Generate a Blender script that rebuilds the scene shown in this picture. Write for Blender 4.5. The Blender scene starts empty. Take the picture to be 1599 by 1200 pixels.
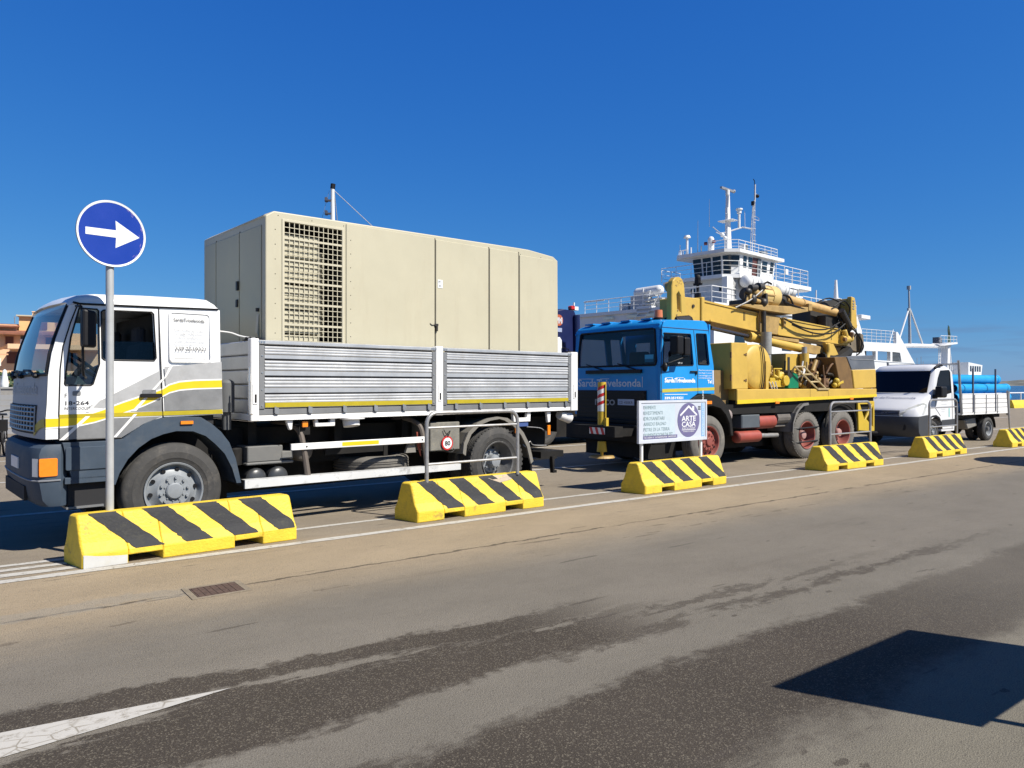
import bpy, bmesh, math, random
from mathutils import Vector, Matrix, geometry, noise
R = math.radians
random.seed(7)
SC = bpy.context.scene
COL = SC.collection

# ------------------------------------------------------------------ camera, world, sun, exposure
cam = bpy.data.objects.new('camera', bpy.data.cameras.new('camera'))
COL.objects.link(cam)
cam.location = (0, 0, 1.6)
cam.rotation_euler = (R(90), 0, 0)
cam.data.sensor_width = 36
cam.data.lens = 36 * 1150 / 1599
cam.data.shift_y = 2 / 1599
cam.data.clip_start = 0.05
cam.data.clip_end = 20000
SC.camera = cam

SUN_EL = R(46)
SUN_TO = Vector((.875 * math.cos(SUN_EL), -.484 * math.cos(SUN_EL), math.sin(SUN_EL))).normalized()
world = bpy.data.worlds.new('World')
SC.world = world
world.use_nodes = True
wt = world.node_tree
wt.nodes.clear()
EXPOSURE = .6
SKY_GRADE = ((.579, 1.30), (.692, .80), (.90, .40))
def build_world():
    n = wt.nodes; l = wt.links
    sky = n.new('ShaderNodeTexSky'); sky.sky_type = 'NISHITA'; sky.sun_disc = False
    sky.sun_elevation = SUN_EL; sky.sun_rotation = math.atan2(.875, -.484)
    sky.air_density = 1.0; sky.dust_density = .1; sky.ozone_density = 3.0; sky.altitude = 0
    # clear dry air over the sea: deep blue overhead, no yellow band (per channel gain and contrast)
    sr = n.new('ShaderNodeSeparateColor'); l.new(sky.outputs[0], sr.inputs[0]); cr = n.new('ShaderNodeCombineColor')
    for i, (g, p) in enumerate(SKY_GRADE):
        q = n.new('ShaderNodeMath'); q.operation = 'MULTIPLY'; q.inputs[1].default_value = .07; l.new(sr.outputs[i], q.inputs[0])
        q2 = n.new('ShaderNodeMath'); q2.operation = 'POWER'; q2.inputs[1].default_value = p; l.new(q.outputs[0], q2.inputs[0])
        q3 = n.new('ShaderNodeMath'); q3.operation = 'MULTIPLY'; q3.inputs[1].default_value = g / (.05*2**EXPOSURE); l.new(q2.outputs[0], q3.inputs[0])
        l.new(q3.outputs[0], cr.inputs[i])
    # thin grey cloud streaks low over the horizon
    tc = n.new('ShaderNodeTexCoord'); sep = n.new('ShaderNodeSeparateXYZ'); l.new(tc.outputs['Generated'], sep.inputs[0])
    mp = n.new('ShaderNodeMapping'); mp.inputs['Scale'].default_value = (5, 5, 55); l.new(tc.outputs['Generated'], mp.inputs[0])
    nz = n.new('ShaderNodeTexNoise'); nz.inputs['Scale'].default_value = 1.6; nz.inputs['Detail'].default_value = 5; l.new(mp.outputs[0], nz.inputs['Vector'])
    r1 = n.new('ShaderNodeMapRange'); r1.inputs[1].default_value = .50; r1.inputs[2].default_value = .66; l.new(nz.outputs[0], r1.inputs[0])
    r2 = n.new('ShaderNodeMapRange'); r2.inputs[1].default_value = .105; r2.inputs[2].default_value = .045; l.new(sep.outputs['Z'], r2.inputs[0])
    r3 = n.new('ShaderNodeMapRange'); r3.inputs[1].default_value = .30; r3.inputs[2].default_value = .50; l.new(sep.outputs['X'], r3.inputs[0])
    m = n.new('ShaderNodeMath'); m.operation = 'MULTIPLY'; l.new(r1.outputs[0], m.inputs[0]); l.new(r2.outputs[0], m.inputs[1])
    m3 = n.new('ShaderNodeMath'); m3.operation = 'MULTIPLY'; l.new(m.outputs[0], m3.inputs[0]); l.new(r3.outputs[0], m3.inputs[1])
    m2 = n.new('ShaderNodeMath'); m2.operation = 'MULTIPLY'; l.new(m3.outputs[0], m2.inputs[0]); m2.inputs[1].default_value = .55
    mx = n.new('ShaderNodeMixRGB'); mx.inputs[2].default_value = (1.9, 3.3, 5.9, 1)
    l.new(m2.outputs[0], mx.inputs[0]); l.new(cr.outputs[0], mx.inputs[1])
    # the dry sky deepens towards the zenith
    rz = n.new('ShaderNodeMapRange'); rz.interpolation_type = 'SMOOTHSTEP'; rz.inputs[1].default_value = .42; rz.inputs[2].default_value = .95; rz.inputs[3].default_value = 1; rz.inputs[4].default_value = .38
    l.new(sep.outputs['Z'], rz.inputs[0])
    mz = n.new('ShaderNodeMixRGB'); mz.blend_type = 'MULTIPLY'; mz.inputs[0].default_value = 1; l.new(mx.outputs[0], mz.inputs[1]); l.new(rz.outputs[0], mz.inputs[2]); mx = mz
    bg = n.new('ShaderNodeBackground'); bg.inputs[1].default_value = .05
    l.new(mx.outputs[0], bg.inputs[0])
    out = n.new('ShaderNodeOutputWorld'); l.new(bg.outputs[0], out.inputs[0])
build_world()
sl = bpy.data.lights.new('sun', 'SUN'); sl.energy = 5.0; sl.angle = R(.5); sl.color = (1, .94, .84)
sun = bpy.data.objects.new('sun', sl); COL.objects.link(sun)
sun.rotation_euler = SUN_TO.to_track_quat('Z', 'Y').to_euler()
sun.location = (20, -20, 30)
SC.view_settings.view_transform = 'Standard'; SC.view_settings.look = 'None'
SC.view_settings.exposure = EXPOSURE; SC.view_settings.gamma = 1
SC.cycles.max_bounces = 6; SC.cycles.transparent_max_bounces = 12

# ------------------------------------------------------------------ materials
MATS = {}
def mat(name, col, rough=.5, metal=0, var=.12, scale=2.5, bump=0, bscale=60, dirt=None, damt=.5, dscale=1.6, coat=0, spec=.5, streak=False, grad=None):
    if name in MATS: return MATS[name]
    m = bpy.data.materials.new(name); m.use_nodes = True
    nt = m.node_tree; n = nt.nodes; l = nt.links
    b = n['Principled BSDF']
    tc = n.new('ShaderNodeTexCoord')
    vec = tc.outputs['Object']
    nz = n.new('ShaderNodeTexNoise'); nz.inputs['Scale'].default_value = scale; nz.inputs['Detail'].default_value = 6; nz.inputs['Roughness'].default_value = .65
    l.new(vec, nz.inputs['Vector'])
    mr = n.new('ShaderNodeMapRange'); mr.inputs[1].default_value = .3; mr.inputs[2].default_value = .7
    mr.inputs[3].default_value = 1 - var; mr.inputs[4].default_value = 1 + var * .5
    l.new(nz.outputs[0], mr.inputs[0])
    mul = n.new('ShaderNodeMixRGB'); mul.blend_type = 'MULTIPLY'; mul.inputs[0].default_value = 1
    mul.inputs[1].default_value = (*col, 1); l.new(mr.outputs[0], mul.inputs[2])
    c = mul.outputs[0]
    if dirt:
        mp = n.new('ShaderNodeMapping'); mp.inputs['Scale'].default_value = (3.5, 3.5, .45) if streak else (1, 1, 1)
        l.new(vec, mp.inputs[0])
        d = n.new('ShaderNodeTexNoise'); d.inputs['Scale'].default_value = dscale; d.inputs['Detail'].default_value = 9; d.inputs['Roughness'].default_value = .75
        l.new(mp.outputs[0], d.inputs['Vector'])
        dr = n.new('ShaderNodeMapRange'); dr.inputs[1].default_value = .52; dr.inputs[2].default_value = .74; dr.inputs[4].default_value = damt
        l.new(d.outputs[0], dr.inputs[0])
        mx = n.new('ShaderNodeMixRGB'); mx.inputs[2].default_value = (*dirt, 1); l.new(dr.outputs[0], mx.inputs[0]); l.new(c, mx.inputs[1])
        c = mx.outputs[0]
    l.new(c, b.inputs['Base Color'])
    rr = n.new('ShaderNodeMapRange'); rr.inputs[3].default_value = max(0, rough - .12); rr.inputs[4].default_value = min(1, rough + .12)
    l.new(nz.outputs[0], rr.inputs[0]); l.new(rr.outputs[0], b.inputs['Roughness'])
    b.inputs['Metallic'].default_value = metal
    b.inputs['Specular IOR Level'].default_value = spec
    if coat: b.inputs['Coat Weight'].default_value = coat; b.inputs['Coat Roughness'].default_value = .08
    if bump:
        bz = n.new('ShaderNodeTexNoise'); bz.inputs['Scale'].default_value = bscale; bz.inputs['Detail'].default_value = 4
        l.new(vec, bz.inputs['Vector'])
        bp = n.new('ShaderNodeBump'); bp.inputs['Strength'].default_value = bump; bp.inputs['Distance'].default_value = .02
        l.new(bz.outputs[0], bp.inputs['Height']); l.new(bp.outputs[0], b.inputs['Normal'])
    MATS[name] = m
    return m

def glass(name, tint=(.75, .82, .85), refl=1.0, opaque=None):
    if name in MATS: return MATS[name]
    m = bpy.data.materials.new(name); m.use_nodes = True
    n = m.node_tree.nodes; l = m.node_tree.links; n.clear()
    fr = n.new('ShaderNodeFresnel'); ge = n.new('ShaderNodeNewGeometry')
    io = n.new('ShaderNodeMath'); io.operation = 'MULTIPLY_ADD'; io.inputs[1].default_value = -.8333; io.inputs[2].default_value = 1.5   # 1.5 on either side of the pane
    l.new(ge.outputs['Backfacing'], io.inputs[0]); l.new(io.outputs[0], fr.inputs[0])
    g = n.new('ShaderNodeBsdfGlossy'); g.inputs['Roughness'].default_value = .03; g.inputs[0].default_value = (refl, refl, refl, 1)
    if opaque:
        t = n.new('ShaderNodeBsdfDiffuse'); t.inputs[0].default_value = (*opaque, 1)
    else:
        t = n.new('ShaderNodeBsdfTransparent'); t.inputs[0].default_value = (*tint, 1)
    mx = n.new('ShaderNodeMixShader'); l.new(fr.outputs[0], mx.inputs[0]); l.new(t.outputs[0], mx.inputs[1]); l.new(g.outputs[0], mx.inputs[2])
    o = n.new('ShaderNodeOutputMaterial'); l.new(mx.outputs[0], o.inputs[0])
    MATS[name] = m
    return m

W_CAB = mat('white_truck_paint', (.78, .785, .78), .3, var=.05, dirt=(.45, .44, .41), damt=.22, dscale=2.2, coat=.4, streak=True)
W_PAINT = mat('white_paint', (.74, .74, .73), .45, var=.08, dirt=(.35, .30, .24), damt=.3, dscale=5)
W_SHIP = mat('white_ship_paint', (.68, .69, .69), .4, var=.05, dirt=(.52, .47, .40), damt=.25, dscale=.9, streak=True)
G_SILVER = mat('silver_grey_decal', (.37, .375, .38), .4, var=.14, scale=6, dirt=(.25, .25, .24), damt=.5, dscale=5)
G_DARK = mat('dark_grey_decal', (.20, .205, .21), .4, var=.2, scale=5, dirt=(.14, .14, .14), damt=.5, dscale=6)
Y_TAPE = mat('yellow_tape', (.66, .50, .010), .4, var=.08)
Y_DULL = mat('olive_yellow_tape', (.40, .32, .012), .4, var=.12, scale=8)
PLAST = mat('grey_blue_plastic', (.050, .070, .098), .6, var=.15, scale=5, dirt=(.15, .15, .14), damt=.3, dscale=4, spec=.2)
BLACK = mat('black_plastic', (.011, .011, .013), .5, var=.3, spec=.22)
BLACK_M = mat('black_chassis_paint', (.013, .0125, .012), .7, var=.4, dirt=(.05, .04, .03), damt=.4, dscale=4, spec=.22)
RUBBER = mat('tyre_rubber', (.045, .044, .043), .8, var=.25, scale=12, bump=.15, bscale=90, dirt=(.15, .135, .115), damt=.55, dscale=5)
RUBBER_G = mat('dusty_tyre_rubber', (.13, .122, .11), .85, var=.25, scale=10, bump=.15, bscale=90, dirt=(.25, .22, .18), damt=.6, dscale=4)
RIM = mat('grey_rim_paint', (.25, .27, .29), .45, metal=.1, var=.15, scale=8, dirt=(.16, .15, .14), damt=.55, dscale=6)
RIM_D = mat('dark_rim_paint', (.10, .10, .10), .55, var=.3, scale=8, dirt=(.3, .29, .27), damt=.5, dscale=8)
RIM_R = mat('red_rim_paint', (.25, .062, .048), .6, var=.25, scale=8, dirt=(.12, .07, .058), damt=.7, dscale=9)
AMBER = mat('amber_lens', (.80, .22, .01), .2, var=.1, scale=30, coat=.6)
LENS = mat('clear_lens', (.6, .62, .63), .1, var=.1, coat=.8)
ALU = mat('aluminium_boards', (.55, .56, .57), .38, metal=.55, var=.12, scale=3, dirt=(.30, .29, .27), damt=.35, dscale=4)
ALU_D = mat('dull_aluminium', (.22, .225, .23), .5, metal=.4, var=.15)
CREAM = mat('cream_paint', (.45, .42, .308), .5, var=.06, scale=1.2, dirt=(.36, .31, .21), damt=.3, dscale=1.8, bump=.04, bscale=3, streak=True)
CREAM_L = mat('light_cream_paint', (.49, .455, .34), .5, var=.05)
SEAM = mat('dark_seam', (.05, .043, .03), .8)
DARK_IN = mat('dark_interior', (.014, .014, .016), .8)
SEAT = mat('seat_fabric', (.05, .05, .06), .9, var=.3)
GALV = mat('galvanised_steel', (.34, .34, .34), .42, metal=.45, var=.2, scale=14, dirt=(.20, .15, .11), damt=.5, dscale=8)
STEEL = mat('bright_steel', (.55, .55, .55), .25, metal=.8, var=.1)
YELLOW = mat('rig_yellow_paint', (.535, .355, .066), .5, var=.12, scale=1.6, dirt=(.27, .165, .055), damt=.45, dscale=1.5)
YELLOW_B = mat('bright_yellow_paint', (.52, .36, .03), .5, var=.12, scale=3, dirt=(.40, .26, .05), damt=.4, dscale=3)
OCHRE = mat('worn_ochre_paint', (.38, .25, .085), .55, var=.25, scale=6, dirt=(.13, .08, .04), damt=.7, dscale=5)
RUST = mat('rusty_brown_metal', (.16, .085, .04), .8, var=.4, scale=7, bump=.3, bscale=50, dirt=(.05, .035, .025), damt=.6, dscale=6)
GREASE = mat('greasy_dark_metal', (.028, .024, .02), .5, var=.5, scale=9)
BLUE = mat('blue_truck_paint', (.018, .255, .62), .32, var=.1, scale=2, dirt=(.03, .16, .42), damt=.4, dscale=2.5, spec=.25)
BLUE_D = mat('deep_blue_paint', (.007, .013, .07), .5, var=.15, spec=.25)
BLUE_P = mat('blue_plastic_pipe', (.012, .29, .62), .4, var=.12, scale=3)
RED_TANK = mat('red_tank_paint', (.30, .058, .040), .5, var=.2, dirt=(.15, .06, .045), damt=.5, dscale=6)
RED = mat('signal_red', (.50, .02, .02), .4, var=.1)
GREEN = mat('green_guard_paint', (.0, .18, .085), .45, var=.15)
ORANGE = mat('orange_beacon', (.55, .16, .06), .25, coat=.6)
CONC_Y = mat('yellow_barrier_paint', (.73, .51, .034), .6, var=.16, scale=3, bump=.3, bscale=38, dirt=(.42, .29, .05), damt=.6, dscale=3.5)
def chip(m, col, lo, hi, scale, amt):
    n = m.node_tree.nodes; l = m.node_tree.links; b = n['Principled BSDF']; src = b.inputs['Base Color'].links[0].from_socket
    tc = n.new('ShaderNodeTexCoord'); z = n.new('ShaderNodeTexNoise'); z.inputs['Scale'].default_value = scale; z.inputs['Detail'].default_value = 8; z.inputs['Roughness'].default_value = .8
    ob = n.new('ShaderNodeObjectInfo'); ad = n.new('ShaderNodeVectorMath'); ad.operation = 'ADD'; l.new(tc.outputs['Object'], ad.inputs[0]); l.new(ob.outputs['Location'], ad.inputs[1])
    l.new(ad.outputs[0], z.inputs['Vector'])
    r = n.new('ShaderNodeMapRange'); r.inputs[1].default_value = lo; r.inputs[2].default_value = hi; r.inputs[4].default_value = amt; l.new(z.outputs[0], r.inputs[0])
    x = n.new('ShaderNodeMixRGB'); x.inputs[2].default_value = (*col, 1); l.new(r.outputs[0], x.inputs[0]); l.new(src, x.inputs[1]); l.new(x.outputs[0], b.inputs['Base Color'])
chip(CONC_Y, (.30, .22, .05), .58, .64, 5, .7)
chip(CONC_Y, (.07, .06, .045), .645, .68, 14, .85)
chip(YELLOW, (.16, .09, .03), .62, .70, 3, .65)
chip(CREAM, (.30, .25, .16), .645, .69, 7, .45)
chip(W_CAB, (.42, .41, .39), .63, .69, 7, .4)
chip(W_PAINT, (.33, .30, .26), .62, .68, 9, .5)
CONC_B = mat('black_barrier_paint', (.017, .018, .021), .75, var=.35, scale=7, bump=.2, bscale=45, dirt=(.075, .07, .04), damt=.45, dscale=10)
CONC_W = mat('chalky_white_paint', (.50, .50, .48), .7, var=.1, dirt=(.45, .42, .33), damt=.5, dscale=8)
SIGN_B = mat('sign_blue', (.004, .034, .29), .35, var=.08, coat=.15)
SIGN_W = mat('sign_white', (.72, .74, .75), .35, var=.04)
INK = mat('grey_ink', (.26, .27, .29), .5, var=.05)
INK_D = mat('dark_ink', (.03, .03, .035), .5, var=.05)
INK_L = mat('pale_grey_ink', (.46, .48, .49), .5, var=.05)
INK_P = mat('purple_grey_ink', (.135, .125, .25), .5, var=.06)
INK_BL = mat('pale_blue_ink', (.22, .40, .66), .5, var=.06)
INK_G = mat('faded_green_ink', (.42, .55, .52), .5, var=.06)
GLASS = glass('window_glass', (.62, .70, .74))
GLASS_T = glass('tinted_window_glass', (.50, .54, .58), .5)
GLASS_K = glass('dark_window_glass', refl=.55, opaque=(.006, .007, .010))
SHIPGLASS = glass('bridge_glass', opaque=(.012, .022, .035))

# ------------------------------------------------------------------ mesh builder
class MB:
    def __init__(s): s.v = []; s.f = []; s.mi = []; s.cur = 0; s.T = None
    def add(s, vs, fs):
        o = len(s.v)
        for p in vs:
            p = Vector(p)
            s.v.append(s.T @ p if s.T else p)
        for f in fs: s.f.append([i + o for i in f]); s.mi.append(s.cur)
        return s
    def box(s, x0, x1, y0, y1, z0, z1):
        return s.add([(x0,y0,z0),(x1,y0,z0),(x1,y1,z0),(x0,y1,z0),(x0,y0,z1),(x1,y0,z1),(x1,y1,z1),(x0,y1,z1)],
              [(0,3,2,1),(4,5,6,7),(0,1,5,4),(1,2,6,5),(2,3,7,6),(3,0,4,7)])
    def prism(s, pts, a, b, ax='y', holes=()):
        """outline in the plane across axis ax (x/z for y, x/y for z, y/z for x), from a to b, with holes"""
        loops = [list(pts)] + [list(h) for h in holes]
        def ar(p): return sum(p[i][0]*p[(i+1)%len(p)][1]-p[(i+1)%len(p)][0]*p[i][1] for i in range(len(p)))
        if ar(loops[0]) < 0: loops[0].reverse()
        for h in loops[1:]:
            if ar(h) > 0: h.reverse()
        tri = geometry.tessellate_polygon([[Vector((p[0], p[1], 0)) for p in q] for q in loops]) if (holes or len(pts) > 4) else None
        flat = [p for q in loops for p in q]
        def P(p, t): return (p[0], t, p[1]) if ax == 'y' else ((p[0], p[1], t) if ax == 'z' else (t, p[0], p[1]))
        n = len(flat); vs = [P(p, a) for p in flat] + [P(p, b) for p in flat]; fs = []
        flip = (ax == 'y')
        if tri:
            for t in tri:
                t = list(t)
                q = (flat[t[1]][0]-flat[t[0]][0])*(flat[t[2]][1]-flat[t[0]][1])-(flat[t[1]][1]-flat[t[0]][1])*(flat[t[2]][0]-flat[t[0]][0])
                if abs(q) < 1e-12: continue
                if q < 0: t.reverse()
                fs.append(t[::-1]); fs.append([i + n for i in t])
        else:
            fs.append(list(range(len(pts)))[::-1]); fs.append([i + n for i in range(len(pts))])
        o = 0
        for q in loops:
            k = len(q)
            for i in range(k):
                j = (i + 1) % k
                fs.append([o+i, o+j, o+j+n, o+i+n])
            o += k
        if (b < a) != flip: fs = [list(f)[::-1] for f in fs]
        return s.add(vs, fs)
    def cyl(s, p0, p1, r0, r1=None, n=16, caps=True):
        p0 = Vector(p0); p1 = Vector(p1); r1 = r0 if r1 is None else r1
        d = (p1 - p0).normalized(); a = d.orthogonal().normalized(); b = d.cross(a)
        vs = []
        for p, r in ((p0, r0), (p1, r1)):
            for i in range(n):
                t = 2*math.pi*i/n; vs.append(p + (a*math.cos(t)+b*math.sin(t))*r)
        fs = [(i, (i+1)%n, n+(i+1)%n, n+i) for i in range(n)]
        if caps: fs += [tuple(range(n))[::-1], tuple(range(n, 2*n))]
        return s.add(vs, fs)
    def tube(s, pts, r, n=8):
        pts = [Vector(p) for p in pts]; k = len(pts); vs = []; fs = []
        up = None
        for i, p in enumerate(pts):
            d = ((pts[min(i+1, k-1)] - p).normalized() + (p - pts[max(i-1, 0)]).normalized())
            d = d.normalized() if d.length > 1e-6 else Vector((0, 0, 1))
            if up is None: up = d.orthogonal().normalized()
            up = (up - d*up.dot(d)); up = up.normalized() if up.length > 1e-6 else d.orthogonal().normalized()
            b = d.cross(up)
            rr = r[i] if isinstance(r, (list, tuple)) else r
            for j in range(n):
                t = 2*math.pi*j/n; vs.append(p + (up*math.cos(t)+b*math.sin(t))*rr)
        for i in range(k-1):
            for j in range(n):
                fs.append((i*n+j, i*n+(j+1)%n, (i+1)*n+(j+1)%n, (i+1)*n+j))
        fs += [tuple(range(n))[::-1], tuple(range((k-1)*n, k*n))]
        return s.add(vs, fs)
    def lathe(s, prof, o=(0,0,0), ax='y', n=40):
        """profile of (radius, along-axis) pairs revolved round axis ax through o"""
        o = Vector(o); vs = []; fs = []
        for r, t in prof:
            for i in range(n):
                a = 2*math.pi*i/n; c, q = r*math.cos(a), r*math.sin(a)
                vs.append(o + Vector({'y': (c, t, q), 'z': (c, q, t), 'x': (t, c, q)}[ax]))
        for k in range(len(prof)-1):
            for i in range(n):
                fs.append((k*n+i, k*n+(i+1)%n, (k+1)*n+(i+1)%n, (k+1)*n+i))
        if prof[0][0] > 1e-4: pass
        return s.add(vs, fs)
    def ball(s, c, rx, ry=None, rz=None, n=12, m=8):
        ry = ry or rx; rz = rz or rx; vs = []; fs = []
        for i in range(m+1):
            t = math.pi*i/m
            for j in range(n):
                a = 2*math.pi*j/n
                vs.append((c[0]+rx*math.sin(t)*math.cos(a), c[1]+ry*math.sin(t)*math.sin(a), c[2]+rz*math.cos(t)))
        for i in range(m):
            for j in range(n): fs.append((i*n+j, (i+1)*n+j, (i+1)*n+(j+1)%n, i*n+(j+1)%n))
        return s.add(vs, fs)
    def grid(s, fn, nu, nv):
        vs = [fn(i/nu, j/nv) for i in range(nu+1) for j in range(nv+1)]
        fs = [(i*(nv+1)+j, (i+1)*(nv+1)+j, (i+1)*(nv+1)+j+1, i*(nv+1)+j+1) for i in range(nu) for j in range(nv)]
        return s.add(vs, fs)
    def loft(s, secs, closed=True, caps=True):
        k = len(secs[0]); vs = [p for q in secs for p in q]; fs = []
        for i in range(len(secs)-1):
            for j in range(k if closed else k-1):
                fs.append((i*k+j, i*k+(j+1)%k, (i+1)*k+(j+1)%k, (i+1)*k+j))
        s.add(vs, fs)
        if caps:
            for q in (secs[0], secs[-1]):
                tri = geometry.tessellate_polygon([[Vector(p) for p in q]])
                s.add(q, [list(t) for t in tri])
        return s
    def text(s, body, x, z, size, face='near', width=None, y=0, bold=0, align='L', spacing=1.0, lift=0, vertical=False):
        """flat lettering; face 'near' lies in the plane y and reads along +x, 'front' lies in the plane x=y and reads along -y"""
        cu = bpy.data.curves.new('lettering', 'FONT'); cu.body = body; cu.size = size; cu.resolution_u = 2; cu.space_character = spacing
        if bold: cu.offset = bold
        o = bpy.data.objects.new('lettering', cu)
        me = o.to_mesh()
        vs = [v.co.copy() for v in me.vertices]; fs = [list(p.vertices) for p in me.polygons]
        o.to_mesh_clear(); bpy.data.objects.remove(o); bpy.data.curves.remove(cu)
        if not vs: return s
        x0 = min(v.x for v in vs); x1 = max(v.x for v in vs); w = x1 - x0
        k = (width / w) if width else 1
        off = 0 if align == 'L' else -.5*w*k if align == 'C' else -w*k
        out = []
        for v in vs:
            a = (v.x - x0)*k + off; b = v.y
            if vertical: a, b = -b, a
            out.append((x + a, y, z + b) if face == 'near' else (y, x - a, z + b))
        return s.add(out, fs)
    def build(s, name, m, parent=None, bevel=0, smooth=False, loc=None, seg=1, ang=35):
        me = bpy.data.meshes.new(name); me.from_pydata(s.v, [], s.f)
        for q in (m if isinstance(m, (list, tuple)) else [m]): me.materials.append(q)
        if any(s.mi): me.polygons.foreach_set('material_index', s.mi)
        bm = bmesh.new(); bm.from_mesh(me)
        bmesh.ops.remove_doubles(bm, verts=bm.verts, dist=1e-5)
        if not smooth == 'flat': bmesh.ops.recalc_face_normals(bm, faces=bm.faces)
        bm.to_mesh(me); bm.free()
        o = bpy.data.objects.new(name, me); COL.objects.link(o)
        if parent: o.parent = parent
        if loc: o.location = loc
        if bevel:
            b = o.modifiers.new('bevel', 'BEVEL'); b.width = bevel; b.segments = seg; b.limit_method = 'ANGLE'; b.angle_limit = R(30)
            if seg > 1: b.harden_normals = False
        if smooth is True:
            me.polygons.foreach_set('use_smooth', [True]*len(me.polygons))
            me.set_sharp_from_angle(angle=R(ang))
        me.update()
        return o

def thing(name, label, cat, loc=(0,0,0), rotz=0, group=None):
    o = bpy.data.objects.new(name, None); COL.objects.link(o); o.empty_display_size = .3
    o.location = loc; o.rotation_euler = (0, 0, rotz)
    tag(o, label, cat, group); return o
def tag(o, label, cat, group=None):
    o['label'] = label; o['category'] = cat
    if group: o['group'] = group
    return o
def struct(o, kind='structure'): o['kind'] = kind; return o
def copy_tree(o, parent=None):
    c = o.copy(); COL.objects.link(c); c.parent = parent
    for ch in list(o.children): copy_tree(ch, c)
    return c
def arc(cx, cy, r, a0, a1, n, ry=None):
    ry = ry or r
    return [(cx + r*math.cos(R(a0+(a1-a0)*i/n)), cy + ry*math.sin(R(a0+(a1-a0)*i/n))) for i in range(n+1)]
def rrect(x0, x1, y0, y1, r, n=4):
    return arc(x1-r, y1-r, r, 0, 90, n) + arc(x0+r, y1-r, r, 90, 180, n) + arc(x0+r, y0+r, r, 180, 270, n) + arc(x1-r, y0+r, r, 270, 360, n)
def smooth_path(pts, n=5):
    pts = [Vector(p) for p in pts]; out = []
    for i in range(len(pts)-1):
        p0 = pts[max(i-1,0)]; p1 = pts[i]; p2 = pts[i+1]; p3 = pts[min(i+2,len(pts)-1)]
        for k in range(n):
            t = k/n
            out.append(.5*((2*p1)+(-p0+p2)*t+(2*p0-5*p1+4*p2-p3)*t*t+(-p0+3*p1-3*p2+p3)*t**3))
    return out + [pts[-1]]
def frame_rot(alpha): return R(90 - alpha)
# ------------------------------------------------------------------ ground, markings, sea, hills
ROAD_A = 53.2; ROAD_O = (-3.90, 6.113); ROAD_R = frame_rot(ROAD_A)
def road_local(X, Y):
    a = R(ROAD_A); dx, dy = X-ROAD_O[0], Y-ROAD_O[1]
    return dx*math.sin(a)+dy*math.cos(a), -dx*math.cos(a)+dy*math.sin(a)

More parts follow.
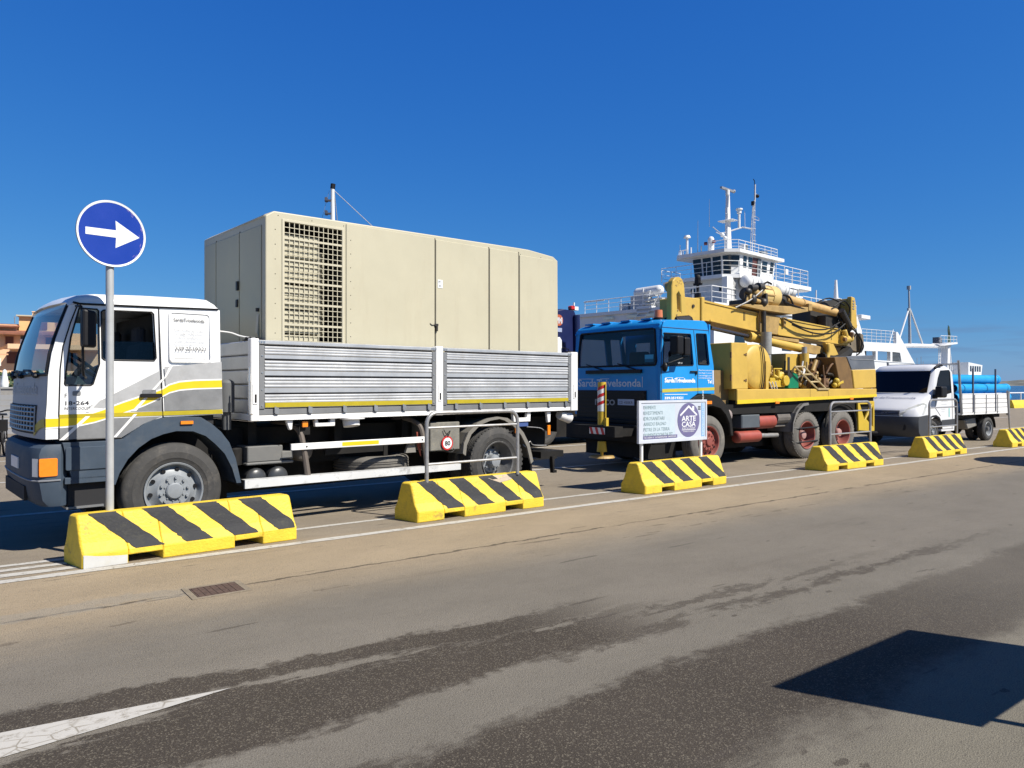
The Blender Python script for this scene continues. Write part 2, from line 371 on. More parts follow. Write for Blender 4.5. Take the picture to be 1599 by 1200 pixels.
def ground_material():
    m = bpy.data.materials.new('worn_asphalt'); m.use_nodes = True
    n = m.node_tree.nodes; l = m.node_tree.links; b = n['Principled BSDF']
    tc = n.new('ShaderNodeTexCoord'); sep = n.new('ShaderNodeSeparateXYZ'); l.new(tc.outputs['Object'], sep.inputs[0])
    def val(x):
        return x
    def math_(op, a, b_=None, c=None):
        q = n.new('ShaderNodeMath'); q.operation = op
        for i, x in enumerate((a, b_, c)):
            if x is None: continue
            if isinstance(x, (int, float)): q.inputs[i].default_value = x
            else: l.new(x, q.inputs[i])
        return q.outputs[0]
    def noise_(scale, detail=5, rough=.6, stretch=None, off=0):
        v = tc.outputs['Object']
        if stretch or off:
            mp = n.new('ShaderNodeMapping'); mp.inputs['Scale'].default_value = stretch or (1,1,1); mp.inputs['Location'].default_value = (off, off*.7, 0)
            l.new(v, mp.inputs[0]); v = mp.outputs[0]
        z = n.new('ShaderNodeTexNoise'); z.inputs['Scale'].default_value = scale; z.inputs['Detail'].default_value = detail; z.inputs['Roughness'].default_value = rough
        l.new(v, z.inputs['Vector']); return z.outputs[0]
    def step(x, a, c):      # 0 below a, 1 above c (a may exceed c)
        q = n.new('ShaderNodeMapRange'); q.interpolation_type = 'SMOOTHSTEP'
        q.inputs[1].default_value = a; q.inputs[2].default_value = c; l.new(x, q.inputs[0]); return q.outputs[0]
    def mul(*xs):
        r = xs[0]
        for x in xs[1:]: r = math_('MULTIPLY', r, x)
        return r
    def mx(f, a, c):
        q = n.new('ShaderNodeMixRGB')
        if isinstance(f, (int, float)): q.inputs[0].default_value = f
        else: l.new(f, q.inputs[0])
        for i, x in ((1, a), (2, c)):
            if isinstance(x, tuple): q.inputs[i].default_value = (*x, 1)
            else: l.new(x, q.inputs[i])
        return q.outputs[0]
    s = sep.outputs['X']; w0 = math_('MULTIPLY', sep.outputs['Y'], -1)
    big = noise_(.55, 4, .6, (.5, 1, 1)); med = noise_(2.2, 7, .72, (.35, 1, 1), 3.1); fine = noise_(9, 6, .7, None, 8)
    w = math_('ADD', w0, math_('MULTIPLY', math_('SUBTRACT', med, .5), .55))
    w = math_('ADD', w, math_('MULTIPLY', math_('SUBTRACT', fine, .5), .30))
    w = math_('ADD', w, math_('MULTIPLY', math_('SUBTRACT', big, .5), .35))
    # base: warm tan by the barriers, greyer in the wheel tracks
    tan = (.275, .220, .149); grey = (.150, .135, .112); lot = (.215, .182, .138)
    col = mx(step(w, 1.0, 2.3), tan, grey)
    col = mx(step(w0, .05, -.35), col, lot)
    col = mx(step(w, 3.6, 4.2), col, (.143, .130, .108))
    col = mx(step(w, 5.0, 5.8), col, (.152, .138, .107))
    # long worn streaks along the traffic direction
    stre = noise_(2.0, 6, .7, (.12, 2.2, 1), 5)
    col = mx(mul(step(stre, .55, .75), .35), col, (.11, .093, .075))
    # damp dark bands
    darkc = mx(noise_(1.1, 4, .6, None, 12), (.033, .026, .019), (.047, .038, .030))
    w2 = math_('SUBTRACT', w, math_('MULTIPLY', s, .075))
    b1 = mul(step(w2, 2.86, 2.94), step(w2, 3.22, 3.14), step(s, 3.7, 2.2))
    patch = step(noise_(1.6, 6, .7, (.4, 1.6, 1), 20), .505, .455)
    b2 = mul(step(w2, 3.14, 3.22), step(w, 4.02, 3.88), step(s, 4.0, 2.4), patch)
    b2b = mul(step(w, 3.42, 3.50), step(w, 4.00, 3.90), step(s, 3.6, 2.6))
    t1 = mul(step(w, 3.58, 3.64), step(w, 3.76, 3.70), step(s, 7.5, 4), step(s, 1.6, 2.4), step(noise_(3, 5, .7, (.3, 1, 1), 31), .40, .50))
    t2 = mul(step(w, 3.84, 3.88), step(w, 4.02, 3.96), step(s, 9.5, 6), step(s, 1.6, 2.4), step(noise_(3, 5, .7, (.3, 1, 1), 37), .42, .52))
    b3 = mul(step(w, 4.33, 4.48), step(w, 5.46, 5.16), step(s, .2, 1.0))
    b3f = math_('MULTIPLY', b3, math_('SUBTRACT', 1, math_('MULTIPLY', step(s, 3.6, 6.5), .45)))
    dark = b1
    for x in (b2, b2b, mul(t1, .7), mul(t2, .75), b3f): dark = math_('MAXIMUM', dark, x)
    # drips and spots
    vo = n.new('ShaderNodeTexVoronoi'); vo.inputs['Scale'].default_value = 1.5; vo.inputs['Randomness'].default_value = 1
    mp = n.new('ShaderNodeMapping'); mp.inputs['Scale'].default_value = (1.4, 2.4, 1); l.new(tc.outputs['Object'], mp.inputs[0]); l.new(mp.outputs[0], vo.inputs['Vector'])
    spots = mul(step(math_('ADD', vo.outputs['Distance'], math_('MULTIPLY', fine, .34)), .245, .215), step(w0, 1.6, 2.4), step(noise_(.7, 2, .5, None, 44), .45, .55))
    dark = math_('MAXIMUM', dark, mul(spots, .75))
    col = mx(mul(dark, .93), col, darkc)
    # crack between the tan strip and the lane, a second faint one
    cr = noise_(7, 5, .7, (.5, 1, 1), 50)
    wc = math_('ADD', w0, math_('MULTIPLY', math_('SUBTRACT', cr, .5), .17))
    c1 = mul(step(wc, 1.185, 1.20), step(wc, 1.235, 1.22), step(noise_(2.5, 4, .6, None, 61), .36, .46))
    c2 = mul(step(wc, 1.70, 1.715), step(wc, 1.75, 1.735), step(noise_(2.8, 4, .6, None, 66), .52, .58))
    col = mx(mul(c1, .8), col, (.04, .032, .026)); col = mx(mul(c2, .45), col, (.06, .046, .034))
    patchm = mul(step(w, 1.30, 1.22), step(w, 1.00, 1.10), step(s, 1.1, .9))
    col = mx(mul(patchm, .55), col, (.23, .21, .175))
    # small dark scuffs drawn out along the traffic, blotchy fading
    du = noise_(5.5, 3, .55, (.18, 1.6, 1), 71)
    col = mx(mul(step(du, .665, .70), .6), col, (.055, .046, .038))
    bl = noise_(.9, 7, .75, (.6, 1, 1), 83)
    blr = n.new('ShaderNodeMapRange'); blr.inputs[1].default_value = .3; blr.inputs[2].default_value = .7; blr.inputs[3].default_value = .84; blr.inputs[4].default_value = 1.16; l.new(bl, blr.inputs[0])
    qq = n.new('ShaderNodeMixRGB'); qq.blend_type = 'MULTIPLY'; qq.inputs[0].default_value = 1; l.new(col, qq.inputs[1]); l.new(blr.outputs[0], qq.inputs[2]); col = qq.outputs[0]
    # aggregate
    ag = n.new('ShaderNodeTexVoronoi'); ag.inputs['Scale'].default_value = 150; l.new(tc.outputs['Object'], ag.inputs['Vector'])
    ag2 = noise_(150, 2, .6)
    agr = n.new('ShaderNodeMapRange'); agr.inputs[3].default_value = .52; agr.inputs[4].default_value = 1.50; agr.inputs[1].default_value = .30; agr.inputs[2].default_value = .70; l.new(ag2, agr.inputs[0])
    q = n.new('ShaderNodeMixRGB'); q.blend_type = 'MULTIPLY'; q.inputs[0].default_value = .75; l.new(col, q.inputs[1]); l.new(agr.outputs[0], q.inputs[2]); col = q.outputs[0]
    sepc = n.new('ShaderNodeSeparateColor'); l.new(ag.outputs['Color'], sepc.inputs[0])
    stones = mul(step(sepc.outputs[0], .80, .92), math_('ADD', .15, math_('MULTIPLY', dark, .45)))
    col = mx(stones, col, (.17, .15, .115))
    pits = mul(step(sepc.outputs[1], .90, .96), .45)
    col = mx(pits, col, (.07, .06, .05))
    l.new(col, b.inputs['Base Color'])
    b.inputs['Roughness'].default_value = .85; b.inputs['Specular IOR Level'].default_value = .25
    bp = n.new('ShaderNodeBump'); bp.inputs['Strength'].default_value = .5; bp.inputs['Distance'].default_value = .006
    l.new(math_('ADD', ag2, math_('MULTIPLY', ag.outputs['Distance'], .8)), bp.inputs['Height']); l.new(bp.outputs[0], b.inputs['Normal'])
    return m
GROUND = ground_material()
gp = [(-160, -60), (260, -60), (260, 215.4), (12, 44), (-25, 83), (-160, 83)]
o = MB().prism([road_local(*p) for p in gp], -3.2, 0, 'z').build('ground', GROUND, loc=(ROAD_O[0], ROAD_O[1], 0))
o.rotation_euler.z = ROAD_R; struct(o)

def line_material():
    m = bpy.data.materials.new('worn_road_paint'); m.use_nodes = True
    n = m.node_tree.nodes; l = m.node_tree.links; b = n['Principled BSDF']
    tc = n.new('ShaderNodeTexCoord')
    z = n.new('ShaderNodeTexNoise'); z.inputs['Scale'].default_value = 14; z.inputs['Detail'].default_value = 7; z.inputs['Roughness'].default_value = .8; l.new(tc.outputs['Object'], z.inputs['Vector'])
    v = n.new('ShaderNodeTexVoronoi'); v.feature = 'DISTANCE_TO_EDGE'; v.inputs['Scale'].default_value = 9; l.new(tc.outputs['Object'], v.inputs['Vector'])
    r = n.new('ShaderNodeMapRange'); r.inputs[1].default_value = .53; r.inputs[2].default_value = .66; l.new(z.outputs[0], r.inputs[0])
    r2 = n.new('ShaderNodeMapRange'); r2.inputs[1].default_value = .05; r2.inputs[2].default_value = .0; r2.inputs[4].default_value = 1; l.new(v.outputs['Distance'], r2.inputs[0])
    zz = n.new('ShaderNodeTexNoise'); zz.inputs['Scale'].default_value = 2.5; l.new(tc.outputs['Object'], zz.inputs['Vector'])
    r3 = n.new('ShaderNodeMapRange'); r3.inputs[1].default_value = .5; r3.inputs[2].default_value = .6; l.new(zz.outputs[0], r3.inputs[0])
    mm = n.new('ShaderNodeMath'); mm.operation = 'MULTIPLY'; l.new(r2.outputs[0], mm.inputs[0]); l.new(r3.outputs[0], mm.inputs[1])
    a = n.new('ShaderNodeMath'); a.operation = 'MAXIMUM'; l.new(r.outputs[0], a.inputs[0]); l.new(mm.outputs[0], a.inputs[1])
    mx = n.new('ShaderNodeMixRGB'); mx.inputs[1].default_value = (.43, .415, .38, 1); mx.inputs[2].default_value = (.20, .175, .135, 1); l.new(a.outputs[0], mx.inputs[0])
    l.new(mx.outputs[0], b.inputs['Base Color']); b.inputs['Roughness'].default_value = .75
    return m
LINEM = line_material()
def marking(pts, z=.004):
    """painted sheet, outline in road coordinates (along, beyond the lane edge)"""
    me = MB(); k = len(pts)
    me.add([(p[0], p[1], z) for p in pts], [tuple(range(k))])
    o = me.build('road_marking', LINEM, loc=(ROAD_O[0], ROAD_O[1], 0)); o.rotation_euler.z = ROAD_R
    if o.data.polygons[0].normal.z < 0: o.data.flip_normals()
    return struct(o)
def wob(a, b, y, amp=.008, st=.22):
    out = []; x = a
    while x < b: out.append((x, y + random.uniform(-amp, amp))); x += st
    return out + [(b, y)]
def strip(a, b, y0, y1): marking(wob(a, b, y0) + wob(a, b, y1)[::-1])
strip(-.55, 30, -.02, .10)          # lane edge line
strip(1.9, 28, .69, .78)            # second line behind the barriers
strip(-2.2, .30, .20, .32); strip(-2.2, .22, .42, .52); strip(-.9, .25, .62, .70)
marking([(-1.4, -3.47), (-.6, -3.42), (.02, -3.33), (.60, -3.23), (.0, -3.16), (-.6, -3.09), (-1.4, -3.02)])
# far parking bay lines on the quay
for y in (3.6, 7.4, 11.5, 15.5): strip(-9, 42, y, y+.12)

t = thing('drain_grate', 'rusty brown square drain grate set in the asphalt in front of the nearest barrier', 'drain grate', (ROAD_O[0], ROAD_O[1], 0), ROAD_R)
f = MB(); f.prism([(.84,-1.42),(1.28,-1.42),(1.28,-1.06),(.84,-1.06)], .001, .006, 'z', [[(.885,-1.385),(1.235,-1.385),(1.235,-1.095),(.885,-1.095)]])
f.build('collar', mat('drain_collar', (.215, .178, .128), .9, var=.25, scale=9, bump=.4), t)
g = MB(); g.box(.889, 1.231, -1.381, -1.099, .001, .006)
for i in range(7):
    for j in range(3): g.box(.90+i*.046, .936+i*.046, -1.372+j*.09, -1.292+j*.09, .006, .009)
g.build('grate', mat('grate_iron', (.085, .052, .040), .85, var=.35, scale=18, dirt=(.09, .075, .06), damt=.6, dscale=25), t)

def sea_material():
    m = bpy.data.materials.new('sea_water'); m.use_nodes = True
    n = m.node_tree.nodes; l = m.node_tree.links; b = n['Principled BSDF']
    b.inputs['Base Color'].default_value = (.008, .045, .10, 1); b.inputs['Roughness'].default_value = .18
    tc = n.new('ShaderNodeTexCoord'); z = n.new('ShaderNodeTexNoise'); z.inputs['Scale'].default_value = .5; z.inputs['Detail'].default_value = 8; z.inputs['Roughness'].default_value = .7
    l.new(tc.outputs['Object'], z.inputs['Vector'])
    bp = n.new('ShaderNodeBump'); bp.inputs['Strength'].default_value = .8; bp.inputs['Distance'].default_value = .5
    l.new(z.outputs[0], bp.inputs['Height']); l.new(bp.outputs[0], b.inputs['Normal'])
    return m
s = MB(); s.add([(-9000,-9000,-1.5),(9000,-9000,-1.5),(9000,9000,-1.5),(-9000,9000,-1.5)], [(0,1,2,3)])
struct(s.build('sea', sea_material()))

def hill_strip(name, X0, X1, Y, h, seed, m, depth=500):
    def fn(a, c):
        x = X0 + (X1-X0)*a
        hh = h*(.35 + .9*noise.noise(Vector((a*5+seed, 0, 0)))**1 + .35*noise.noise(Vector((a*17+seed, 3, 0))))
        e = min(1, a*7, (1-a)*7)
        hh = max(0, hh)*e
        p = math.sin(c*math.pi)
        return (x, Y + c*depth + 40*noise.noise(Vector((a*30, c*4, seed))), -2 + hh*p*(1+.25*noise.noise(Vector((a*40, c*6, seed)))))
    return struct(MB().grid(fn, 120, 14).build(name, m, smooth=True))
HILL = mat('scrub_hillside', (.12, .125, .11), .95, var=.4, scale=.01, dirt=(.28, .25, .21), damt=.9, dscale=.012)
hill_strip('hills', 2300, 5600, 4200, 42, 2.3, HILL)
# ------------------------------------------------------------------ barriers and what stands on them
def barrier_profile():
    # (across, height), near side first; across grows away from the road
    return [(0, 0), (0, .125), (.055, .215), (.125, .43), (.145, .455), (.285, .455), (.305, .43), (.375, .215), (.43, .125), (.43, 0)]
def make_barrier(L, seed):
    rnd = random.Random(seed)
    pr = barrier_profile(); mb = MB()
    n0, n1, n2, n3 = .37, .66, L-.64, L-.36
    cuts = [0, .02, n0, n1, L*.5, n2, n3, L-.02, L]
    def sec(x, low):
        k = .015 if x in (0, L) else 0
        out = []
        for y, z in pr:
            zz = max(z, low) if z < .1 else z
            out.append((x-.17*y, .215+(y-.215)*(1-k*3)+rnd.uniform(-.003, .003), zz-(k if z > .4 else 0)))
        return out
    # solid runs with fork pockets cut out of the foot
    segs = [(0, n0, 0), (n0, n1, .075), (n1, n2, 0), (n2, n3, .07), (n3, L, 0)]
    for a, b, low in segs:
        xs = sorted({a, b} | {c for c in cuts if a < c < b})
        mb.loft([sec(x, low) for x in xs])
    return mb, pr
def barrier_stripe(x, L, seed):
    rnd = random.Random(seed); mb = MB()
    path = [(.143, .4565), (.125, .43), (.09, .3225), (.055, .215), (.028, .170), (.002, .128)]
    off = .0035
    rows = []
    nn = 14
    for i in range(nn+1):
        t = i/nn*(len(path)-1); k = min(int(t), len(path)-2); q = t-k
        y = path[k][0]+(path[k+1][0]-path[k][0])*q - off; z = path[k][1]+(path[k+1][1]-path[k][1])*q + off*.6
        f = i/nn; drop = (.455-z)/.33
        sh = .36*drop**1.0
        j0 = rnd.uniform(-.009, .009); j1 = rnd.uniform(-.009, .009)
        a = max(.03, x+sh+j0); b = min(L-.025, x+.225+sh*1.06+j1)
        if b < a+.02: b = a+.02
        rows.append([(a, y, z), ((a*2+b)/3, y-.0, z), ((a+2*b)/3, y, z), (b, y, z)])
    vs = [p for r in rows for p in r]
    fs = [(i*4+j, i*4+j+1, (i+1)*4+j+1, (i+1)*4+j) for i in range(nn) for j in range(3)]
    mb.add(vs, fs); return mb
BAR = [(.30, 1.96, 'nearest yellow and black barrier, with chalky white foot and the arrow sign pole'),
       (3.70, 1.93, 'yellow and black barrier with scraped top edge, in front of the white truck rear wheel'),
       (7.46, 1.97, 'yellow and black concrete barrier carrying the advertising board, in front of the blue cab'),
       (12.33, 1.95, 'yellow and black concrete barrier with tube railing, in front of the drilling rig rear wheels'),
       (16.43, 1.95, 'yellow and black concrete barrier with tube railing, in front of the small white pickup cab'),
       (21.05, 1.95, 'farthest yellow and black barrier, cut off by the right picture edge')]
def road_world(s, v, z=0):
    a = R(ROAD_A); return (ROAD_O[0]+s*math.sin(a)-v*math.cos(a), ROAD_O[1]+s*math.cos(a)+v*math.sin(a), z)
for i, (s0, L, lab) in enumerate(BAR):
    t = thing('concrete_barrier', lab, 'barrier', road_world(s0, [.12,.26,.21,.20,.20,.20][i]), ROAD_R + R([3.2, 1.2, 1.5, -2.2, .5, 1][i]), 'black striped yellow barriers along the lane edge')
    mb, pr = make_barrier(L, i)
    mb.build('body', CONC_Y, t, bevel=.012, seg=2)
    for k in range(4):
        barrier_stripe(.07 + k*.445, L, i*10+k).build('black_stripe', CONC_B, t)
    if i == 0:
        w = MB(); w.add([(.012,-.003,.002),(.36,-.003,.002),(.36,-.003,.078),(.25,-.003,.085),(.12,-.003,.10),(.03,-.003,.118),(.012,-.003,.12)], [(0,1,2,3,4,5,6)])
        w.build('white_foot_paint', CONC_W, t)
    if i == 1:
        w = MB(); pts = [(1.10,.425),(1.16,.40),(1.27,.36),(1.36,.372),(1.46,.385),(1.50,.44),(1.42,.452),(1.2,.452)]
        def yy(z): return .055 + (z-.215)/(.43-.215)*.07 - .005
        w.add([(x, yy(z) if z <= .43 else .125+(z-.43)*.8-.005, z) for x, z in pts], [tuple(range(len(pts)))])
        w.build('scraped_patch', mat('chipped_concrete', (.46, .38, .28), .85, var=.3, scale=14, dirt=(.22, .09, .05), damt=.8, dscale=14, bump=.3), t)

def tube_railing(s0, s1, lab, lean=0):
    t = thing('tube_railing', lab, 'railing', road_world(s0, .415, .44), ROAD_R, 'tube railings set into the barriers')
    L = s1-s0; h = .83
    f = MB(); f.tube([(0,0,0),(0,0,h-.16)] + [(.14+.14*math.cos(R(a)), 0, h-.14+.14*math.sin(R(a))) for a in range(180, 80, -15)] + [(L-.14+.14*math.cos(R(a)), 0, h-.14+.14*math.sin(R(a))) for a in range(90, -10, -15)] + [(L,0,h-.16),(L,0,0)], .024, 10)
    f.build('hoop', GALV, t, smooth=True)
    for z in (.65, .215):
        g = MB(); g.cyl((.015,0,z),(L-.015,0,z+.005),.015,n=8); g.build('cross_bar', GALV, t, smooth=True)
tube_railing(3.91, 5.27, 'grey tube railing in front of the white truck rear wheel and speed plate')
tube_railing(12.79, 14.30, 'grey tube railing in front of the drilling rig rearmost wheel')
tube_railing(16.91, 18.32, 'grey tube railing in front of the small white pickup door')
p = MB(); p.tube([(0,0,0),(-.16,0,.95),(-.17,0,1.02)], .022, 8)
tag(p.build('leaning_post', GALV, loc=road_world(21.5, .42, .44), smooth=True), 'thin grey leaning post on the farthest roadside barrier by the pickup tail', 'post').rotation_euler.z = ROAD_R

def arrow_sign():
    t = thing('road_sign', 'round blue mandatory direction sign with white right arrow on a grey pole', 'road sign', road_world(.555, .40, .44), R(90-39.4))
    p = MB(); p.cyl((0,0,0),(0,0,2.62),.034,n=20); p.cyl((0,0,2.62),(0,0,2.63),.034,n=20)
    p.build('pole', mat('pale_grey_pole', (.42,.43,.43), .5, metal=.2, var=.1, scale=5, dirt=(.25,.24,.22), damt=.4, dscale=9), t, smooth=True)
    c = 2.545; r = .303
    d = MB(); d.lathe([(0,-.038),(r,-.038),(r,-.050),(r-.004,-.052),(r-.006,-.046),(0,-.046)], (0,0,c), 'y', 64)
    dd = d.build('disc', mat('sign_grey_back', (.3,.3,.31), .5, metal=.5), t, smooth=True)
    f = MB(); f.lathe([(.0001,-.0475),(r-.012,-.0475)], (0,0,c), 'y', 64); f.build('blue_face', SIGN_B, dd)
    w = MB(); w.lathe([(r-.020,-.049),(r-.003,-.0525)], (0,0,c), 'y', 64); w.build('white_rim', SIGN_W, dd)
    a = MB(); pts = [(-.225,.030),(.035,.037),(.030,.125),(.245,.0),(.030,-.125),(.035,-.030),(-.225,-.034)]
    a.prism([(x, z+c) for x, z in pts], -.0495, -.048); a.build('white_arrow', SIGN_W, dd)
    fl = MB(); rn = random.Random(3)
    for i in range(26):
        an = R(rn.uniform(-48, 62)); rr = r-.014-abs(rn.gauss(0, .014)); x, z = rr*math.cos(an), c+rr*math.sin(an); tx, tz = -math.sin(an), math.cos(an)
        L_, w_ = rn.uniform(.006, .026), rn.uniform(.0012, .004)
        fl.add([(x-tx*L_, -.0482, z-tz*L_), (x-w_*math.cos(an), -.0482, z-w_*math.sin(an)), (x+tx*L_, -.0482, z+tz*L_), (x+w_*.6*math.cos(an), -.0482, z+w_*.6*math.sin(an))], [(0,1,2,3)])
    fl.build('peeled_flakes', mat('peeled_film', (.22, .16, .40), .6), dd)
    for z in (c+.1, c-.13):
        k = MB(); k.box(-.05,.05,-.04,-.03,z,z+.03); k.build('clamp', GALV, t)
arrow_sign()

def advert_board():
    t = thing('advert_board', 'white advertising board with a purple oval house emblem on two white posts', 'sign board', road_world(7.54, .415, .44), ROAD_R)
    L = 1.53; z0, z1 = .315, .915
    for x in (.085, L-.075):
        p = MB(); p.cyl((x,.03,0),(x,.03,z1-.03),.026,n=14); p.build('post', SIGN_W, t, smooth=True)
    b = MB(); b.box(0,L,-.02,.0,z0,z1); bd = b.build('panel', mat('pale_board', (.50,.54,.61), .35, var=.05, scale=2), t)
    f = MB(); f.prism([(-.03,z0-.025),(L+.01,z0-.025),(L+.01,z1+.015),(-.03,z1+.015)], -.03, .012, 'y', [[(.02,z0+.02),(L-.02,z0+.02),(L-.02,z1-.02),(.02,z1-.02)]])
    f.build('frame', mat('board_frame', (.53,.56,.62), .4), t)
    y = -.0225
    pc = MB(); pc.prism(rrect(.10,.78,z0+.08,z1-.05,.01,2), -.0215, -.0205); pc.build('pale_paper', mat('pale_cyan_paper', (.46,.55,.61), .4, var=.08, scale=5), bd)
    ov = MB(); cx, cz = 1.10, (z0+z1)/2+.0; ov.prism([(cx+.262*math.cos(a*math.pi/24), cz+.268*math.sin(a*math.pi/24)) for a in range(48)], -.0235, -.021); ov.build('oval_emblem', INK_P, bd)
    w = MB(); yy = -.0245
    for pts in ([(-.205,.085),(-.195,.060),(0,.196),(.195,.060),(.205,.085),(0,.232)], [(.085,.155),(.085,.215),(.13,.215),(.13,.125)]):
        w.prism([(cx+a, cz+b) for a, b in pts], yy, yy+.002)
    w.prism([(cx-.165,cz-.158),(cx+.165,cz-.158),(cx+.165,cz-.150),(cx-.165,cz-.150)], yy, yy+.002)
    w.text('ARTE', cx, cz-.015, .115, y=yy, align='C', width=.34, bold=.002); w.text('CASA', cx, cz-.105, .115, y=yy, align='C', width=.33, bold=.002)
    w.text('ESCLUSIVI', cx, cz-.143, .04, y=yy, align='C', width=.30); w.text('PAVIMENTI E ARREDI', cx, cz-.19, .03, y=yy, align='C', width=.26)
    w.build('emblem_lettering', SIGN_W, bd)
    ln = MB()
    for i, (q, wd) in enumerate((('PAVIMENTI', .26), ('RIVESTIMENTI', .42), ('IDROSANITARI', .46), ('ARREDO BAGNO', .50), ('PIETRE DI LA TERRA', .58), ('PAVIMENTAZIONI DA EST.', .66))):
        ln.text(q, .075, z1-.115-i*.083, .075, y=-.0235, width=wd)
    ln.build('faded_lettering', mat('faded_letter_ink', (.20,.28,.30), .5), bd)
    ft = MB(); ft.box(.07,.83,-.0235,-.021,z0+.035,z0+.083); ft.build('footer_band', INK_P, bd)
    fl = MB(); fl.text('VIA OLBIA 15  LA MADDALENA  SARDEGNA', .085, z0+.047, .034, y=-.0245, width=.72); fl.build('footer_lettering', SIGN_W, bd)
    sb = MB(); sb.box(1.41,1.485,-.0235,-.021,z0+.03,z1-.04); sb.build('blue_side_band', INK_BL, bd)
    sx = MB(); sx.text('SHOWROOM LA MADDALENA', 1.466, z0+.05, .052, y=-.0245, vertical=True); sx.build('side_lettering', SIGN_W, bd)
    k = MB()
    for i in range(3): k.box(1.33,1.39,-.0235,-.021,z1-.10-i*.022,z1-.088-i*.022)
    k.build('small_print', INK_D, bd)
advert_board()

def shade_casters():
    # the board on posts beside the photographer whose shadow lies bottom right
    zb, h, L = 1.1, .92*math.tan(SUN_EL), 1.52
    ct = 1/math.tan(SUN_EL); sh = Vector((-.875, .484))*ct
    def at(px, z): # ground point of the shadow corner back to the board
        return (px[0]-sh.x*z, px[1]-sh.y*z)
    D = (2.20, 3.445); x, y = at(D, zb)
    t = thing('tall_board', 'square board on posts out of frame, known by its shadow at lower right', 'sign board', (x, y, 0), ROAD_R)
    b = MB(); b.box(0, L, 0, .03, zb, zb+h); b.build('panel', SIGN_W, t)
    for px in (.12, L-.15):
        p = MB(); p.cyl((px,.02,0),(px,.02,zb+.2),.025,n=10); p.build('post', GALV, t)
    # parasol shape added beyond the right edge to cast a round shadow
    zc = 2.3; cx, cy = 11.0, 15.35
    t = thing('parasol', 'parasol shape added out of frame to cast the round shadow at the right edge', 'parasol', (cx-sh.x*zc, cy-sh.y*zc, 0))
    c = MB(); c.lathe([(.001,.38),(.6,.27),(1.25,.02),(1.25,.0),(.6,.25),(.001,.36)], (0,0,zc-.1), 'z', 24); c.build('canopy', CREAM_L, t, smooth=True)
    p = MB(); p.cyl((0,0,.03),(0,0,zc+.26),.025,n=10); p.cyl((0,0,0),(0,0,.06),.3,n=20); p.build('pole', GALV, t)
shade_casters()
# ------------------------------------------------------------------ wheels
def tyre_mb(r, w, rr, y0=0, tread=True, n=72, lugs=False):
    """outer sidewall in the plane y0, inner at y0+w"""
    mb = MB(); h = r-rr
    pr = [(rr, .028), (rr+.012, .010), (rr+h*.22, .002), (rr+h*.25, -.003), (rr+h*.55, -.006), (rr+h*.58, -.002), (rr+h*.8, .006), (r-.016, .024), (r-.003, .044)]
    if tread:
        for a in (.10, .20): pr += [(r, w*(.16+a)-.008), (r-.010, w*(.16+a)-.004), (r-.010, w*(.16+a)+.004), (r, w*(.16+a)+.008)]
        pr += [(r+.002, w*.47), (r-.010, w*.48), (r-.010, w*.52), (r+.002, w*.53)]
        for a in (.48, .58): pr += [(r, w*(.16+a)-.008), (r-.010, w*(.16+a)-.004), (r-.010, w*(.16+a)+.004), (r, w*(.16+a)+.008)]
    pr += [(r-.003, w-.044), (r-.016, w-.024), (rr+h*.5, w), (rr, w-.03)]
    mb.lathe(pr, (0, y0, 0), 'y', n)
    # shoulder lugs
    if lugs:
        for i in range(44):
            a = 2*math.pi*i/44
            T = Matrix.Rotation(a, 4, 'Y')
            mb.T = T; mb.box(-.018, .018, y0+.022, y0+.07, r-.022, r-.0005); mb.T = None
    return mb
def front_wheel(parent, x, y, z, r, rubber, rimm, w=.28, spider=False):
    wh = tyre_mb(r, w, r*.585).build('wheel', rubber, parent, smooth=True, loc=(x, y, z))
    R0 = r*.585; m = MB()
    m.lathe([(R0-.004,.030),(R0+.006,.006),(R0+.002,-.002),(R0-.014,.004),(R0-.03,.05),(R0-.045,.075),(R0-.065,.066),(R0*.62,.030),(R0*.56,.012),(R0*.30,.010),(R0*.29,-.012),(R0*.25,-.022),(R0*.12,-.026),(.001,-.026)], (0,0,0), 'y', 56)
    for i in range(10):
        a = 2*math.pi*i/10+.2; c, q = math.cos(a)*R0*.47, math.sin(a)*R0*.47
        m.cyl((c,.014,q),(c,-.012,q),.017,.014,6)
        m.cyl((c*.73,.012,q*.73),(c*.73,0,q*.73),.010,.010,6)
    rim = m.build('rim', rimm, wh, smooth=True, ang=25)
    h = MB()
    for i in range(10):
        a = 2*math.pi*i/10+.5
        T = Matrix.Rotation(a, 4, 'Y'); h.T = T
        h.cyl((R0*.765, .056, 0), (R0*.765, .0405, 0), R0*.075, n=12); h.T = None
    h.build('hand_holes', BLACK, rim)
    return wh
